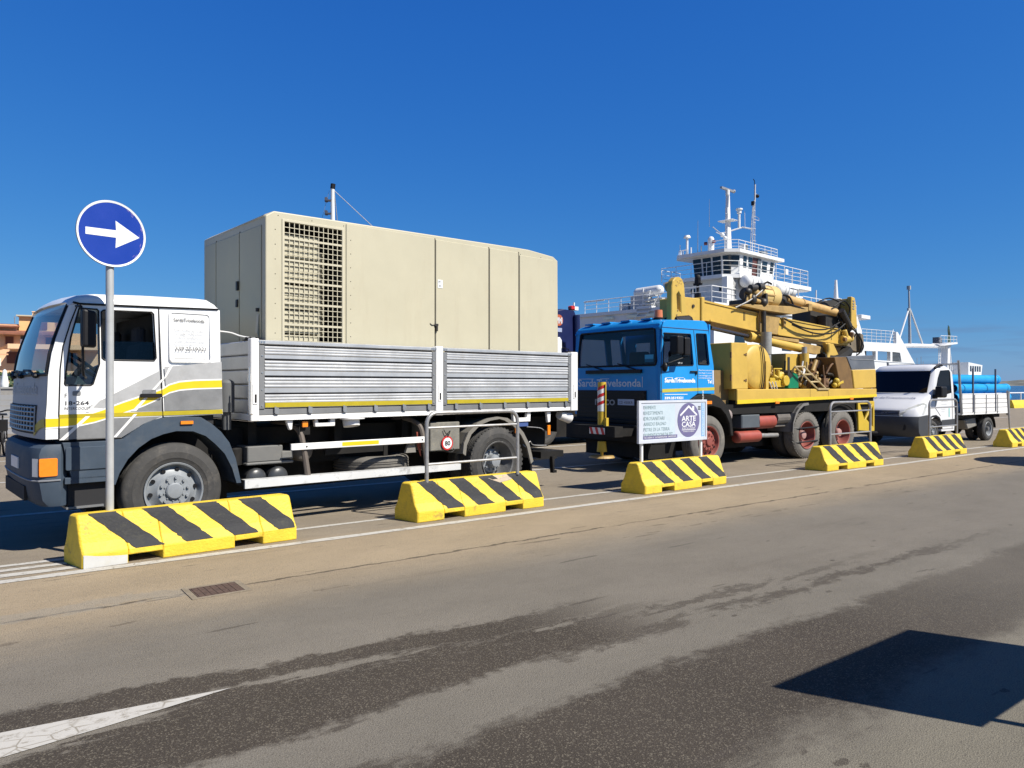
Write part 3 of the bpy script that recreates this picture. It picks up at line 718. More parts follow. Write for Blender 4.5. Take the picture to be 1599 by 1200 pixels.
def rear_wheel(parent, x, y, z, r, rubber, rimm, hubm, w=.28, dual=True, depth=.17, strap=False):
    wh = tyre_mb(r, w, r*.585, lugs=True).build('wheel', rubber, parent, smooth=True, loc=(x, y, z))
    R0 = r*.585; m = MB()
    m.lathe([(R0-.002,.030),(R0+.006,.004),(R0,-.004),(R0-.018,.006),(R0-.03,.05),(R0-.055,depth*.8),(R0*.72,depth),(R0*.36,depth+.01)], (0,0,0), 'y', 48)
    rim = m.build('rim', rimm, wh, smooth=True)
    hb = MB(); hb.lathe([(R0*.60,depth+.02),(R0*.56,depth-.01),(R0*.34,depth-.02),(R0*.32,depth-.10),(R0*.27,depth-.125),(R0*.12,depth-.135),(.001,depth-.135)], (0,0,0), 'y', 32)
    for i in range(10):
        a = 2*math.pi*i/10; hb.cyl((math.cos(a)*R0*.47,depth-.012,math.sin(a)*R0*.47),(math.cos(a)*R0*.47,depth-.05,math.sin(a)*R0*.47),.016,.014,6)
    hb.build('hub', hubm, rim, smooth=True, ang=25)
    h = MB()
    for i in range(8):
        a = 2*math.pi*(i+.3)/8; h.T = Matrix.Rotation(a, 4, 'Y'); h.cyl((R0*.70,depth-.002,0),(R0*.70,depth+.004,0),R0*.09,n=12); h.T = None
    h.build('hand_holes', DARK_IN, rim)
    if dual:
        tyre_mb(r, w, r*.585, .32, False, 40).build('inner_tyre', RUBBER, wh, smooth=True)
    return wh
def far_wheel(parent, x, y, z, r, rubber, w=.28):
    mb = tyre_mb(r, w, r*.585, 0, False, 40); mb.cyl((0,.02,0),(0,w-.03,0),r*.58,n=32)
    return mb.build('wheel', rubber, parent, smooth=True, loc=(x, y, z))
def axle(parent, x, z, y0, y1):
    m = MB(); m.cyl((x,y0,z),(x,y1,z),.07,n=12); m.ball((x,(y0+y1)/2,z),.2,.16,.2); m.build('axle', BLACK_M, parent, smooth=True)

# ------------------------------------------------------------------ white flatbed truck
def white_truck():
    t = thing('flatbed_truck', 'white crew cab flatbed truck with yellow swoosh stripes and aluminium drop sides', 'truck', (-3.515, 7.67, 0), frame_rot(48.2))
    W = 1.95
    FR = [(-.95,2.37),(-1.01,2.20),(-1.06,2.05),(-1.10,1.90),(-1.13,1.69),(-1.14,1.42),(-1.15,1.27),(-1.15,1.09)]
    def fx(z):
        if z >= FR[0][1]: return FR[0][0] + (z-FR[0][1])*.6
        for a, b in zip(FR, FR[1:]):
            if b[1] <= z <= a[1]: return b[0] + (a[0]-b[0])*(z-b[1])/(a[1]-b[1])
        return FR[-1][0]
    def bul(y):
        q = abs(y-W/2)/(W/2); return -.075*(1-q**2)
    # tumblehome of the cab sides
    def lean(mb):
        for i, v in enumerate(mb.v):
            if v.z > 1.84:
                k = (v.z-1.84)*.07; mb.v[i] = Vector((v.x, v.y + (k if v.y < W/2 else -k), v.z))
        return mb
    doorF = [(-.875,2.385),(-.94,2.20),(-1.005,1.97),(-1.03,1.75),(-1.04,1.34),(-1.04,1.08)]
    dw1 = [(-.865,2.345),(-.715,2.345),(-.700,2.33),(-.70,1.81),(-.755,1.615),(-.775,1.60),(-.985,1.60),(-.995,1.615),(-.978,1.78),(-.94,2.06)]
    dw2 = [(-.655,2.34),(-.215,2.35),(-.195,2.33),(-.18,1.88),(-.20,1.85),(-.655,1.85),(-.675,1.87),(-.675,2.32)]
    pill = FR + [(-1.045,1.09)] + [(x-.006, z) for x, z in doorF[::-1][1:]]
    def quarter(): return [(-.138,2.40),(.46,2.425),(.50,1.285),(-.105,1.275)]
    # near side shell: pillar strip, quarter, sill
    b = MB(); b.prism(pill, 0, .05); b.prism(quarter(), 0, .05)
    b.prism([(-.90,2.385),(-.875,2.392),(-.138,2.402),(-.138,2.40),(.46,2.425),(.46,2.44),(-.90,2.41)], .002, .05)
    # far side shell
    b.prism(FR + [(-.40,1.09),(-.2,1.28),(.50,1.285),(.46,2.425),(-.87,2.40)], W-.05, W, 'y', [[(-.88,2.33),(-.3,2.34),(-.28,1.85),(-.76,1.62),(-.99,1.62),(-.96,1.9)]])
    b.box(.44,.50,.05,W-.05,1.30,2.42)
    lean(b); body = b.build('cab_body', W_CAB, t, bevel=.012, seg=2)
    # roof
    secs = []
    for x, zt, zd in ((-.955,2.40,2.365),(-.925,2.435,2.378),(-.85,2.478,2.392),(-.70,2.505,2.397),(-.3,2.525,2.402),(.25,2.535,2.418),(.36,2.53,2.422),(.43,2.49,2.424),(.465,2.44,2.425)):
        y0 = .04; sec = []
        for y, f in ((0,0),(.006,.35),(.025,.72),(.07,.95),(.16,1.02),(.55,1.10),(W/2-y0,1.14)): sec.append((x + bul(y+y0)*(1 if x < -.6 else 0), y0+y, zd+(zt-zd)*f))
        sec += [(p[0], W-p[1], p[2]) for p in sec[:-1][::-1]]
        secs.append(sec)
    r = MB(); r.loft(secs); r.build('roof', W_CAB, body, smooth=True, ang=50)
    gl = MB(); gl.tube([(-.92,.03,2.40),(-.86,.028,2.388),(-.4,.030,2.398),(.46,.034,2.423)], .010, 6); gl.build('drip_rail', BLACK, body)
    # windscreen and lower front as curved grids
    def front(z0, z1, y0, y1, off=0):
        def fn(a, c):
            z = z0+(z1-z0)*c; y = y0+(y1-y0)*a
            yy = y + (0 if z < 1.84 else (z-1.84)*.07*(1-2*y/W))
            return (fx(z)+bul(y)+off, yy, z)
        return MB().grid(fn, 16, 6)
    front(1.70, 2.385, .045, W-.045).build('windscreen', GLASS, body, smooth=True)
    lf = front(1.09, 1.70, .0, W, -.004); lf.build('front_panel', mat('front_panel_shaded_white', (.40,.405,.41), .5, var=.1, dirt=(.20,.195,.18), damt=.4, dscale=3, spec=.3), body, smooth=True)  # white cab front painted greyer, its shade put into the colour
    fr = MB(); fr.tube([(fx(1.70)+bul(y)-.004, y, 1.70) for y in [W*i/16 for i in range(17)]], .016, 6)
    fr.tube([(fx(z)+bul(.05)-.004, .045+max(0,(z-1.84)*.07), z) for z in (1.70,1.9,2.05,2.2,2.38)], .014, 6)
    fr.tube([(fx(z)+bul(.05)-.004, W-.045-max(0,(z-1.84)*.07), z) for z in (1.70,1.9,2.05,2.2,2.38)], .014, 6)
    fr.build('windscreen_seal', BLACK, body)
    lt = MB(); lt.text('SardaTrivelsonda', 0, 1.51, .17, 'front', 1.5); 
    for i, v in enumerate(lt.v):
        y = 1.75+v.y; lt.v[i] = Vector((fx(v.z)+bul(y)-.011, y, v.z))
    lt.build('front_lettering', INK_L, body)
    # grille
    g = MB()
    for z in (1.16,1.205,1.25,1.295,1.34,1.385):
        g.tube([(fx(z)+bul(y)-.018, y, z) for y in [.26+1.43*i/12 for i in range(13)]], .009, 5)
    for y in [.26+.119*i for i in range(13)]: g.tube([(fx(z)+bul(y)-.016, y, z) for z in (1.15,1.40)], .010, 5)
    g.build('grille_bars', mat('grille_silver', (.34,.35,.36), .4, metal=.5), body)
    gb = MB(); gb.grid(lambda a, c: (fx(1.13+.28*c)+bul(.24+1.47*a)-.010, .24+1.47*a, 1.13+.28*c), 12, 3); gb.build('grille_backing', DARK_IN, body)
    for y0 in (.25, .8, 1.3):
        wp = MB()
        p0 = (fx(1.70)+bul(y0)-.03, y0, 1.69)
        wp.tube([p0, (fx(1.74)+bul(y0+.2)-.035, y0+.2, 1.745), (fx(1.75)+bul(y0+.5)-.02, y0+.5, 1.75)], .012, 5); wp.ball(p0, .03, .04, .025, 6, 4)
        wp.box(p0[0]-.02, p0[0]+.03, y0+.1, y0+.28, 1.70, 1.725)
        wp.build('wiper', BLACK, body)
    # door
    d = MB(); d.prism(doorF + [(-.50,1.08),(-.42,1.13),(-.30,1.205),(-.20,1.245),(-.113,1.27),(-.148,2.392)], -.002, .045, 'y', [dw1, dw2]); lean(d)
    door = d.build('door', W_CAB, t, bevel=.008, seg=2)
    for hole, z in ((dw1, GLASS),):
        q = MB(); q.prism(hole, .022, .026); lean(q); q.build('window_pane', z, door)
    q = MB(); q.prism([(-.675,1.87),(-.655,1.85),(-.20,1.85),(-.18,1.88),(-.186,2.045),(-.675,2.035)], .022, .026); lean(q); q.build('lowered_pane', GLASS_T, door)
    sl = MB()
    for hole in (dw1, dw2):
        pts = [(x, .0+max(0,(z-1.84)*.07)-.003, z) for x, z in hole]; sl.tube(pts+[pts[0]], .0085, 5)
    sl.build('window_seal', BLACK, door)
    h = MB(); h.prism(rrect(-.335,-.13,1.475,1.515,.012,2), -.035, -.004); h.build('handle', BLACK, door, bevel=.006)
    h = MB(); h.prism(rrect(-.31,-.18,1.512,1.555,.012,2), -.008, -.0025); h.build('handle_recess', ALU_D, door)
    h = MB(); h.prism(rrect(-.93,-.86,1.50,1.545,.01,2), -.006, -.0025); h.build('badge_plate', ALU_D, door)
    h = MB(); h.text('18•264', -.99, 1.41, .055, y=-.0045, width=.20, bold=.001); h.text('INTERCOOLER', -1.00, 1.365, .038, y=-.0045, width=.225)
    h.text('F', -.995, 1.48, .06, y=-.0045); h.build('model_lettering', INK_D, door)
    sm = MB(); pts = [(x, -.0035+max(0,(z-1.84)*.07), z) for x, z in ((-1.042,1.09),(-1.042,1.34),(-1.032,1.75),(-1.007,1.97),(-.942,2.20),(-.877,2.384))]; sm.tube(pts, .006, 5)
    sm.tube([(-.146,.036,2.39),(-.136,.0,1.84),(-.115,-.003,1.275)], .0065, 5); sm.tube([(-1.04,-.002,1.078),(-.5,-.002,1.078)], .007, 5); sm.build('door_gap', BLACK, t)
    # decals
    e = -.0045
    dk = MB(); dk.prism([(-.80,1.39),(-.145,1.75),(-.122,1.30),(-.64,1.37)], e+.001, e+.0025); dk.prism([(-.10,1.79),(.485,1.855),(.492,1.665),(.05,1.64),(-.085,1.56)], e+.001, e+.0025)
    dk.build('silver_decal', G_SILVER, t)
    dk = MB(); dk.prism([(-.098,1.50),(.05,1.545),(.49,1.575),(.497,1.345),(-.098,1.335)], e+.001, e+.0025)
    dk.prism([(-.42,1.365),(-.24,1.445),(-.125,1.50),(-.116,1.335),(-.62,1.335)], e+.0005, e+.002)
    dk.prism([(-1.035,1.205),(-.85,1.225),(-.62,1.275),(-.116,1.28),(-.20,1.25),(-.30,1.21),(-.42,1.135),(-.50,1.085),(-1.035,1.085)], e+.001, e+.0025)
    dk.build('dark_decal', G_DARK, t)
    sw_top = [(-1.15,1.285),(-1.0,1.285),(-.86,1.295),(-.74,1.33),(-.64,1.365),(-.50,1.42),(-.40,1.455),(-.30,1.49),(-.2,1.525),(-.12,1.555),(-.05,1.60),(.05,1.63),(.2,1.645),(.485,1.655)]
    sw_bot = [(-1.15,1.205),(-1.0,1.21),(-.86,1.222),(-.74,1.247),(-.64,1.278),(-.50,1.325),(-.40,1.36),(-.30,1.40),(-.2,1.445),(-.12,1.49),(-.05,1.53),(.05,1.557),(.2,1.57),(.49,1.578)]
    ws = MB(); ws.prism([(x, z+.015) for x, z in sw_top] + [(x, z-.015) for x, z in sw_bot[::-1]], e, e+.001)
    ws.prism([(-1.04,1.08),(-1.0,1.08),(-.78,1.30),(-.82,1.30)], e-.0035, e-.0025); ws.prism([(-.58,1.085),(-.55,1.085),(-.36,1.31),(-.39,1.31)], e-.0035, e-.0025)
    ws.prism([(-.41,1.34),(-.37,1.34),(-.09,1.68),(-.13,1.66)], e-.0035, e-.0025); ws.prism([(-.12,1.64),(-.08,1.69),(-.02,1.80),(-.06,1.78)], e-.0035, e-.0025); ws.prism([(-.82,1.34),(-.79,1.34),(-.60,1.56),(-.63,1.54)], e-.0035, e-.0025)
    ws.build('white_pinstripe', W_PAINT, t)
    ys = MB(); ys.prism(sw_top + sw_bot[::-1], e-.0015, e-.0005); ys.build('yellow_swoosh', Y_TAPE, t)
    yl = MB(); yl.prism([(-1.04,1.322),(.492,1.338),(.497,1.292),(-.1,1.288),(-1.04,1.287)], e-.0025, e-.0018); yl.build('yellow_line', Y_DULL, t)
    # swoosh runs on round the front corner
    yc = MB(); yc.grid(lambda a, c: (fx(1.25)+bul(.01+.30*a)-.010, .0+.30*a, 1.205+.08*c-.10*a*a), 6, 1); yc.build('corner_swoosh', Y_DULL, t)
    # quarter panel frame, paper and lettering
    st = MB(); st.prism(rrect(-.05,.385,1.84,2.375,.04), -.008, 0, 'y', [rrect(-.03,.365,1.86,2.355,.03)])
    lean(st); st.build('panel_moulding', W_CAB, t, bevel=.004)
    tx = MB(); y = -.006
    tx.text('SardaTrivelsonda', .0, 2.27, .05, y=y, width=.315, bold=.0006); tx.text('339.2519321', .008, 1.965, .056, y=y, width=.315, bold=.0006)
    tx.box(.0,.32,y,y+.001,1.877,1.882)
    lean(tx); tx.build('phone_lettering', INK_D, t)
    tx = MB()
    for i, q in enumerate(('Pozzi trivellati per acqua', 'Carotaggi - Palificazioni', 'Sonde ed installazione', 'e pompe sollevamento acqua', 'Perforazioni geotermiche')):
        tx.text(q, .004, 2.175-i*.036, .032, y=y, width=[.30,.29,.28,.315,.31][i])
    lean(tx); tx.build('small_lettering', INK, t)
    # interior
    i = MB(); i.box(-1.05,.42,.06,W-.06,1.18,1.30); i.box(-.10,.42,.06,W-.06,1.30,2.36); i.build('cab_interior', DARK_IN, t)
    i = MB(); i.loft([[(-1.10,y,1.30),(-.72,y,1.30),(-.76,y,1.58),(-.86,y,1.69),(-1.09,y,1.665)] for y in (.10,.5,1.0,1.5,1.88)]); i.build('dashboard', mat('dash_grey', (.16,.17,.17), .7), t)
    for y in (.25, 1.2):
        i = MB()
        i.loft([[(-.52,y,1.32),(-.20,y,1.32),(-.16,y,2.02),(-.26,y,2.05),(-.34,y,1.52),(-.53,y,1.48)], [(-.52,y+.5,1.32),(-.20,y+.5,1.32),(-.16,y+.5,2.02),(-.26,y+.5,2.05),(-.34,y+.5,1.52),(-.53,y+.5,1.48)]])
        i.box(-.26,-.17,y+.12,y+.38,2.03,2.22)
        i.build('seat', SEAT, t, bevel=.03)
    s = MB(); c = Vector((-.73,.52,1.80)); ax = Vector((.62,0,.78)); a = Vector((0,1,0)); b2 = ax.cross(a)
    s.tube([c+(a*math.cos(2*math.pi*k/24)+b2*math.sin(2*math.pi*k/24))*.215 for k in range(25)], .017, 8); s.tube([c-a*.2,c,c+a*.2], .016, 6); s.tube([c, c-ax*.22], .03, 8)
    s.build('steering_wheel', BLACK, t, smooth=True)
    # mirror on its long arm
    m = MB(); m.loft([[(-.905,-.30,z0),(-.79,-.30,z1),(-.77,-.17,z1),(-.90,-.16,z0)] for z0, z1 in ((1.96,1.955),(2.0,1.98),(2.29,2.27),(2.315,2.295))])
    mr = m.build('mirror', BLACK, t, bevel=.02, seg=2)
    a = MB(); a.tube(smooth_path([(-.90,.0,2.36),(-.905,-.15,2.345),(-.89,-.20,2.30),(-.885,-.21,1.9),(-.88,-.20,1.72),(-.84,-.12,1.675),(-.82,-.0,1.67)]), .012, 6); a.build('mirror_arm', BLACK, mr)
    a = MB(); a.prism([(-.895,1.985),(-.80,1.975),(-.80,2.15),(-.895,2.16)], -.1595, -.157); a.build('mirror_glass', STEEL, mr)
    # fenders, steps, bumper
    outer = [(-.58,1.062),(-.50,1.066),(-.40,1.14),(-.30,1.21),(-.20,1.25),(-.08,1.272),(.08,1.275),(.25,1.262),(.36,1.19),(.46,1.10),(.55,.98),(.62,.80),(.68,.53)]
    inner = [(.63,.53),(.58,.70),(.50,.86),(.40,.97),(.30,1.06),(.17,1.115),(.0,1.125),(-.12,1.10),(-.24,1.055),(-.36,.97),(-.46,.86),(-.53,.74),(-.57,.62)]
    f = MB(); f.prism(outer + inner + [(-.60,.62)], -.055, .02)
    k = len(inner)
    f.add([(x, -.04, z) for x, z in inner] + [(x*1.0, .36, z) for x, z in inner], [(a, a+1, a+1+k, a+k) for a in range(k-1)])
    fe = f.build('front_fender', PLAST, t, bevel=.012, seg=2)
    a = MB(); a.box(.04,.165,-.075,-.05,1.195,1.228); a.build('side_marker', AMBER, fe)
    f2 = MB(); f2.prism(outer + inner + [(-.60,.62)], W-.02, W+.055); f2.build('front_fender', PLAST, t)
    s = MB(); s.prism([(-1.02,1.055),(-.60,1.055),(-.60,.70),(-.94,.70)], -.04, .3, 'y'); s.prism(rrect(-.995,-.61,.79,1.01,.015,2), -.052, -.03)
    s.box(-1.0,-.60,-.04,.3,.66,.72); s.build('step_panel', PLAST, t, bevel=.012, seg=2)
    s = MB(); s.box(-.96,-.62,.03,.5,.40,.66); s.box(-1.0,-.55,.02,W-.02,.9,1.06); s.build('step_well', DARK_IN, t)
    s = MB(); s.box(-.98,-.66,.0,.22,.415,.435); s.build('footplate', ALU_D, t)
    plan = [(-1.03,-.035),(-1.14,-.035),(-1.205,-.02),(-1.24,.04),(-1.262,.18),(-1.275,.5),(-1.275,W/2),(-1.262,W-.5),(-1.235,W-.18),(-1.20,W-.05),(-1.16,W+.02),(-1.10,W+.035),(-1.03,W+.035)]
    def bsec(z, k, o=0): return [(x+(k if x < -1.05 else 0), W/2+(y-W/2)*(1-o), z) for x, y in plan] + [(-.96, W-.05, z), (-.96, .05, z)]
    bm_ = MB(); bm_.loft([bsec(.455,.08,.03), bsec(.52,.03,.01), bsec(.70,.0), bsec(.712,.0), bsec(.73,.0), bsec(.95,.0), bsec(1.01,.02,.005), bsec(1.04,.06,.02)])
    bp = bm_.build('bumper', PLAST, t, smooth=True, ang=32)
    gr = MB(); gr.tube([(x-.004, y-.004 if y < W/2 else y+.004, .706) for x, y in plan], .008, 5); gr.build('bumper_crease', mat('pale_crease', (.2,.21,.23), .5), bp)
    a = MB(); a.prism(rrect(-1.21,-1.06,.745,.915,.012,2), -.048, -.01); a.build('indicator_lamp', AMBER, bp, bevel=.006)
    a = MB(); a.add([(-1.215,-.026,.745),(-1.250,.05,.745),(-1.250,.05,.915),(-1.215,-.026,.915)], [(0,1,2,3)]); a.build('headlight', LENS, bp)
    a = MB(); a.box(-1.287,-1.276,.60,1.0,.78,.89); a.build('number_plate', SIGN_W, bp)
    a = MB(); a.box(-1.27,-1.24,.35,1.5,.49,.63); a.build('lower_intake', DARK_IN, bp)
    # chassis
    c = MB(); c.box(-1.0,6.0,.62,.86,.62,.92); c.box(-1.0,6.0,1.2,1.44,.62,.92)
    for x in (.9,2.0,3.0,3.9,5.0,5.95): c.box(x,x+.1,.3,1.85,.85,1.17)
    c.box(.7,5.95,.45,1.8,.90,1.10); c.box(-.9,.6,.5,1.7,.70,1.20); c.box(-.7,.75,.55,1.45,.28,.8); c.box(1.45,3.0,1.15,1.85,.28,.9); c.box(.75,1.4,1.0,1.8,.35,.9); c.box(.8,4.2,.85,1.05,.3,.62); c.build('chassis', BLACK_M, t)  # low black boxes added to keep the ground under the bed dark
    # wheels
    front_wheel(t, 0, 0, .50, .50, RUBBER, RIM)
    far_wheel(t, 0, W-.28, .50, .50, RUBBER); axle(t, 0, .5, .25, W-.25)
    rear_wheel(t, 4.45, .0, .50, .50, RUBBER, RIM_D, RIM)
    far_wheel(t, 4.45, W-.6, .50, .50, RUBBER, .6); axle(t, 4.45, .5, .3, W-.3)
    # rear mudguard arch
    pts = [(3.78,.66),(3.80,.80),(3.88,.95),(4.04,1.075),(4.22,1.13),(4.40,1.15),(4.60,1.125),(4.78,1.03),(4.92,.90),(5.04,.72),(5.12,.46)]
    m = MB(); k = len(pts); m.prism(pts + [(x+(.05 if x < 4.45 else -.05), z-.035) for x, z in pts[::-1]], -.03, .0)
    m.add([(x,-.02,z-.01) for x, z in pts]+[(x,.6,z-.01) for x, z in pts], [(a,a+1,a+1+k,a+k) for a in range(k-1)]); m.build('rear_mudguard', mat('dusty_mudguard', (.17,.16,.14), .7, dirt=(.3,.27,.22), damt=.5), t)
    m = MB(); m.box(5.09,5.12,.0,.6,.22,.5); m.build('mud_flap', BLACK, t)
    # side guards
    B = -.06
    g = MB(); g.prism([(1.26,.925),(3.12,.925),(3.12,.845),(1.26,.850)], B, B+.03); gd = g.build('upper_side_guard', W_PAINT, t, bevel=.004)
    q = MB(); q.box(1.91,2.42,B-.002,B,.865,.912); q.build('reflective_strip', Y_TAPE, gd)
    q = MB()
    for x in (1.45, 3.08): q.cyl((x,B+.001,.885),(x,B-.003,.885),.011,n=8)
    q.build('bolt', BLACK, gd)
    g = MB(); g.prism([(.72,.555),(3.72,.525),(3.72,.445),(.72,.460)], B, B+.03); g.prism([(.72,.555),(3.72,.525),(3.72,.520),(.72,.549)], B+.03, B+.11)
    g.build('lower_side_guard', mat('scuffed_white_guard', (.68,.69,.69), .4, metal=.2, var=.08, dirt=(.10,.095,.09), damt=.85, dscale=5), t)
    for x in (1.40, 3.10):
        g = MB(); g.tube(smooth_path([(x-.10,.55,1.16),(x-.06,.25,1.155),(x+.0,.06,1.08),(x+.03,.0,.92),(x+.09,-.02,.50)]), .034, 8); g.build('guard_stay', mat('brown_grey_tube', (.12,.10,.085), .7), t, smooth=True)
    # tanks, battery box, silencer, spare
    g = MB(); g.box(.82,1.24,.12,.7,.725,.905); g.box(.80,1.36,.09,.75,.695,.725); g.box(1.21,1.37,.12,.6,.735,.83); g.build('battery_box', mat('dull_grey_plastic', (.14,.14,.135), .6, dirt=(.26,.24,.2), damt=.5), t, bevel=.01)
    g = MB(); g.cyl((.72,.25,.70),(.72,.25,.88),.085,n=16); g.ball((.72,.25,.88),.085,.085,.03); g.build('filter_canister', BLACK_M, t, smooth=True)
    for x in (.92, 1.18):
        g = MB(); g.cyl((x,.12,.54),(x,.95,.54),.12,n=20); g.ball((x,.12,.54),.12,.05,.12); g.build('air_tank', mat('black_tank_paint', (.04,.042,.045), .35, var=.2), t, smooth=True)
    g = MB(); g.cyl((1.60,.35,.80),(1.60,1.0,.80),.13,n=18); g.ball((1.60,.35,.80),.13,.06,.13); g.build('silencer', mat('brown_silencer', (.10,.09,.08), .7, dirt=(.2,.17,.14), damt=.6), t, smooth=True)
    g = MB(); g.box(1.85,2.72,.25,.29,.74,.85); g.box(2.68,2.74,.24,.28,.60,.86); g.build('carrier_beam', BLACK_M, t)
    g = MB(); g.T = Matrix.Translation((2.72,.62,.67)) @ Matrix.Rotation(R(-90), 4, 'X'); m = tyre_mb(.5,.27,.29,0); 
    for i, v in enumerate(m.v): m.v[i] = g.T @ v
    m.build('spare_wheel', RUBBER_G, t, smooth=True)
    g = MB(); g.prism([(2.86,.72),(3.02,.72),(3.0,.86),(2.92,.88)], .0, .04); g.build('wheel_chock', mat('grey_chock', (.2,.19,.17), .7), t)
    g = MB(); g.prism([(3.06,.98),(3.16,1.0),(3.13,.85),(3.13,.66),(3.08,.80)], .04, .06); g.build('red_triangle', mat('faded_red', (.42,.10,.06), .6), t)
    g = MB(); g.box(3.25,3.75,.0,.45,.715,1.10); bx = g.build('tool_box', mat('weathered_grey_box', (.17,.165,.145), .75, var=.3, scale=6, dirt=(.32,.29,.22), damt=.7, dscale=5, bump=.2), t, bevel=.012)
    g = MB(); g.lathe([(.001,-.022),(.095,-.022),(.095,-.012),(.001,-.012)], (3.52,0,.815), 'y', 32); pl = g.build('speed_plate', RED, t)
    g = MB(); g.lathe([(.001,-.0245),(.074,-.0245)], (3.52,0,.815), 'y', 32); g.build('plate_face', SIGN_W, pl)
    g = MB(); g.text('80', 3.52, .783, .088, y=-.026, align='C', bold=.003, width=.095); g.build('plate_number', INK_D, pl)
    g = MB(); g.tube(smooth_path([(3.46,-.02,1.0),(3.5,-.03,.94),(3.56,-.03,.98),(3.52,-.03,.9)]), .006, 5); g.tube(smooth_path([(3.5,-.02,.72),(3.56,-.03,.69),(3.62,-.03,.71),(3.62,-.02,.74)]), .005, 5); g.build('wire', BLACK, pl)
    # bed
    B = -.08; E = W+.08
    f = MB(); f.box(.86,6.02,B,B+.05,1.205,1.262); f.box(.86,6.02,E-.05,E,1.205,1.262); f.box(.80,.86,B,E,1.205,1.28); f.build('bed_frame', W_PAINT, t, bevel=.006)
    f = MB(); f.box(.86,6.0,B+.05,E-.05,1.19,1.255); f.build('bed_floor', BLACK_M, t)
    f = MB(); f.box(.87,5.86,B+.002,B+.04,1.265,1.335); f.build('hinge_rail', ALU_D, t, bevel=.006)
    for x in (1.07,1.48,1.93,2.36,2.78,3.17,3.62,4.05,4.5,4.95,5.4,5.76):
        h = MB(); h.box(x-.022,x+.022,B-.022,B+.01,1.275,1.345); h.box(x-.03,x-.01,B-.026,B-.02,1.29,1.36); h.build('hinge', STEEL, t)
    def board(x0, x1):
        zs = [(1.345,1.50),(1.515,1.695),(1.71,1.885),(1.90,2.04)]
        b = MB()
        pr = []
        for a, c in zs:
            n = 3; q = [(B+.012, a-.004), (B+.0, a)]
            h = (c-a)
            for k in range(n):
                z0 = a+h*(.30+.22*k); q += [(B+.0, z0), (B-.010, z0+.012), (B-.010, z0+.024), (B+.0, z0+.036)]
            q += [(B, c-.008), (B+.014, c)]; pr += q
        back = [(B+.045, 2.04), (B+.045, 1.341)]
        sec = pr + back
        b.loft([[(x, y, z) for y, z in sec] for x in (x0, x1)])
        o = b.build('side_board', ALU, t)
        g = MB()
        for z in (1.507,1.702,1.892,2.048): g.box(x0,x1,B-.0015,B+.05,z-.0095,z+.0095)
        g.build('board_gap', BLACK, o)
        y = MB(); y.box(x0+.0,x1-.0,B-.013,B-.0005,1.352,1.405); y.build('yellow_strip', Y_DULL, o)
        for a_, b_ in ((x0-.065,x0-.004),(x1+.004,x1+.055)):
            c = MB(); c.box(a_,b_,B-.012,B+.05,1.335,2.045); c.build('end_cap', ALU_D, o, bevel=.004)
        c = MB(); c.box(x0-.065,x1+.055,B-.014,B+.05,2.058,2.105); c.build('top_rail', ALU, o, bevel=.008)
        q = MB()
        for z in (1.37,1.55,1.74,1.93):
            q.cyl((x0-.035,B-.018,z),(x0-.035,B-.010,z),.010,n=8); q.cyl((x1+.03,B-.018,z),(x1+.03,B-.010,z),.010,n=8)
        for k in (0,.03,.06): q.box(x0-.08+k,x0-.062+k,B-.02,B-.012,2.075,2.095); q.box(x1-.01+k,x1+.008+k,B-.02,B-.012,2.075,2.095)
        q.build('rivet', STEEL, o)
    board(.935, 3.215); board(3.465, 5.81)
    for x0, x1 in ((.77,.865),(3.275,3.395),(5.87,6.02)):
        p = MB(); p.box(x0,x1,B-.02,B+.07,1.20,2.12); po = p.build('stake_post', W_PAINT, t, bevel=.008)
        l = MB(); l.prism(rrect((x0+x1)/2-.028,(x0+x1)/2+.028,1.39,1.62,.006,2), B-.028, B-.018); l.build('latch', W_PAINT, po, bevel=.003)
        l = MB(); l.box((x0+x1)/2-.006,(x0+x1)/2+.012,B-.034,B-.026,1.41,1.50); l.build('latch_slot', BLACK, po)
    for x0, x1 in ((.77,.865),(3.275,3.395),(5.87,6.02)):
        p = MB(); p.box(x0,x1,E-.07,E+.02,1.20,2.12); p.build('stake_post', W_PAINT, t)
    p = MB(); p.box(.90,3.27,E-.04,E,1.34,2.10); p.box(3.40,5.86,E-.04,E,1.34,2.10); p.build('far_side_board', ALU, t)
    p = MB()
    for k in range(5): p.box(.80,.845,B+.07,E-.07,1.285+k*.165,1.285+k*.165+.155)
    p.build('headboard', ALU, t, bevel=.01)
    p = MB(); p.cyl((.645,.28,1.30),(.645,.28,1.62),.085,n=16); p.ball((.645,.28,1.62),.085,.085,.05); p.cyl((.645,.28,1.1),(.645,.28,1.30),.05,n=10); p.build('air_intake', mat('dull_grey_rubber', (.10,.105,.11), .7), t, smooth=True, ang=50)
    p = MB(); p.box(5.96,6.01,B+.07,E-.07,1.27,2.10); p.build('tailgate', ALU, t)
    p = MB(); p.tube([(.755,B-.02,1.28),(.75,B-.02,1.68),(.752,B-.02,1.80)], .010, 6); p.tube([(.75,B-.02,1.64),(.75,B-.02,1.72)], .017, 6); p.tube([(.755,B-.02,1.285),(.80,B-.01,1.28)], .010, 6); p.build('locking_bar', STEEL, t)
    # cap over the headboard, ropes
    p = MB(); p.tube(smooth_path([(.9,.1,2.13),(.8,.25,2.16),(.72,.35,2.2),(.60,.45,2.22)]), .010, 5); p.build('loose_strap', W_PAINT, t)
    p = MB()
    for k in range(12):
        a = Vector((.95+random.uniform(-.1,.12), .05+random.uniform(0,.15), 2.10)); p.tube(smooth_path([a, a+Vector((random.uniform(-.1,.1),.03,.035)), a+Vector((random.uniform(-.12,.12),.06,.01))], 3), .012, 5)
    p.build('coiled_rope', BLACK, t)
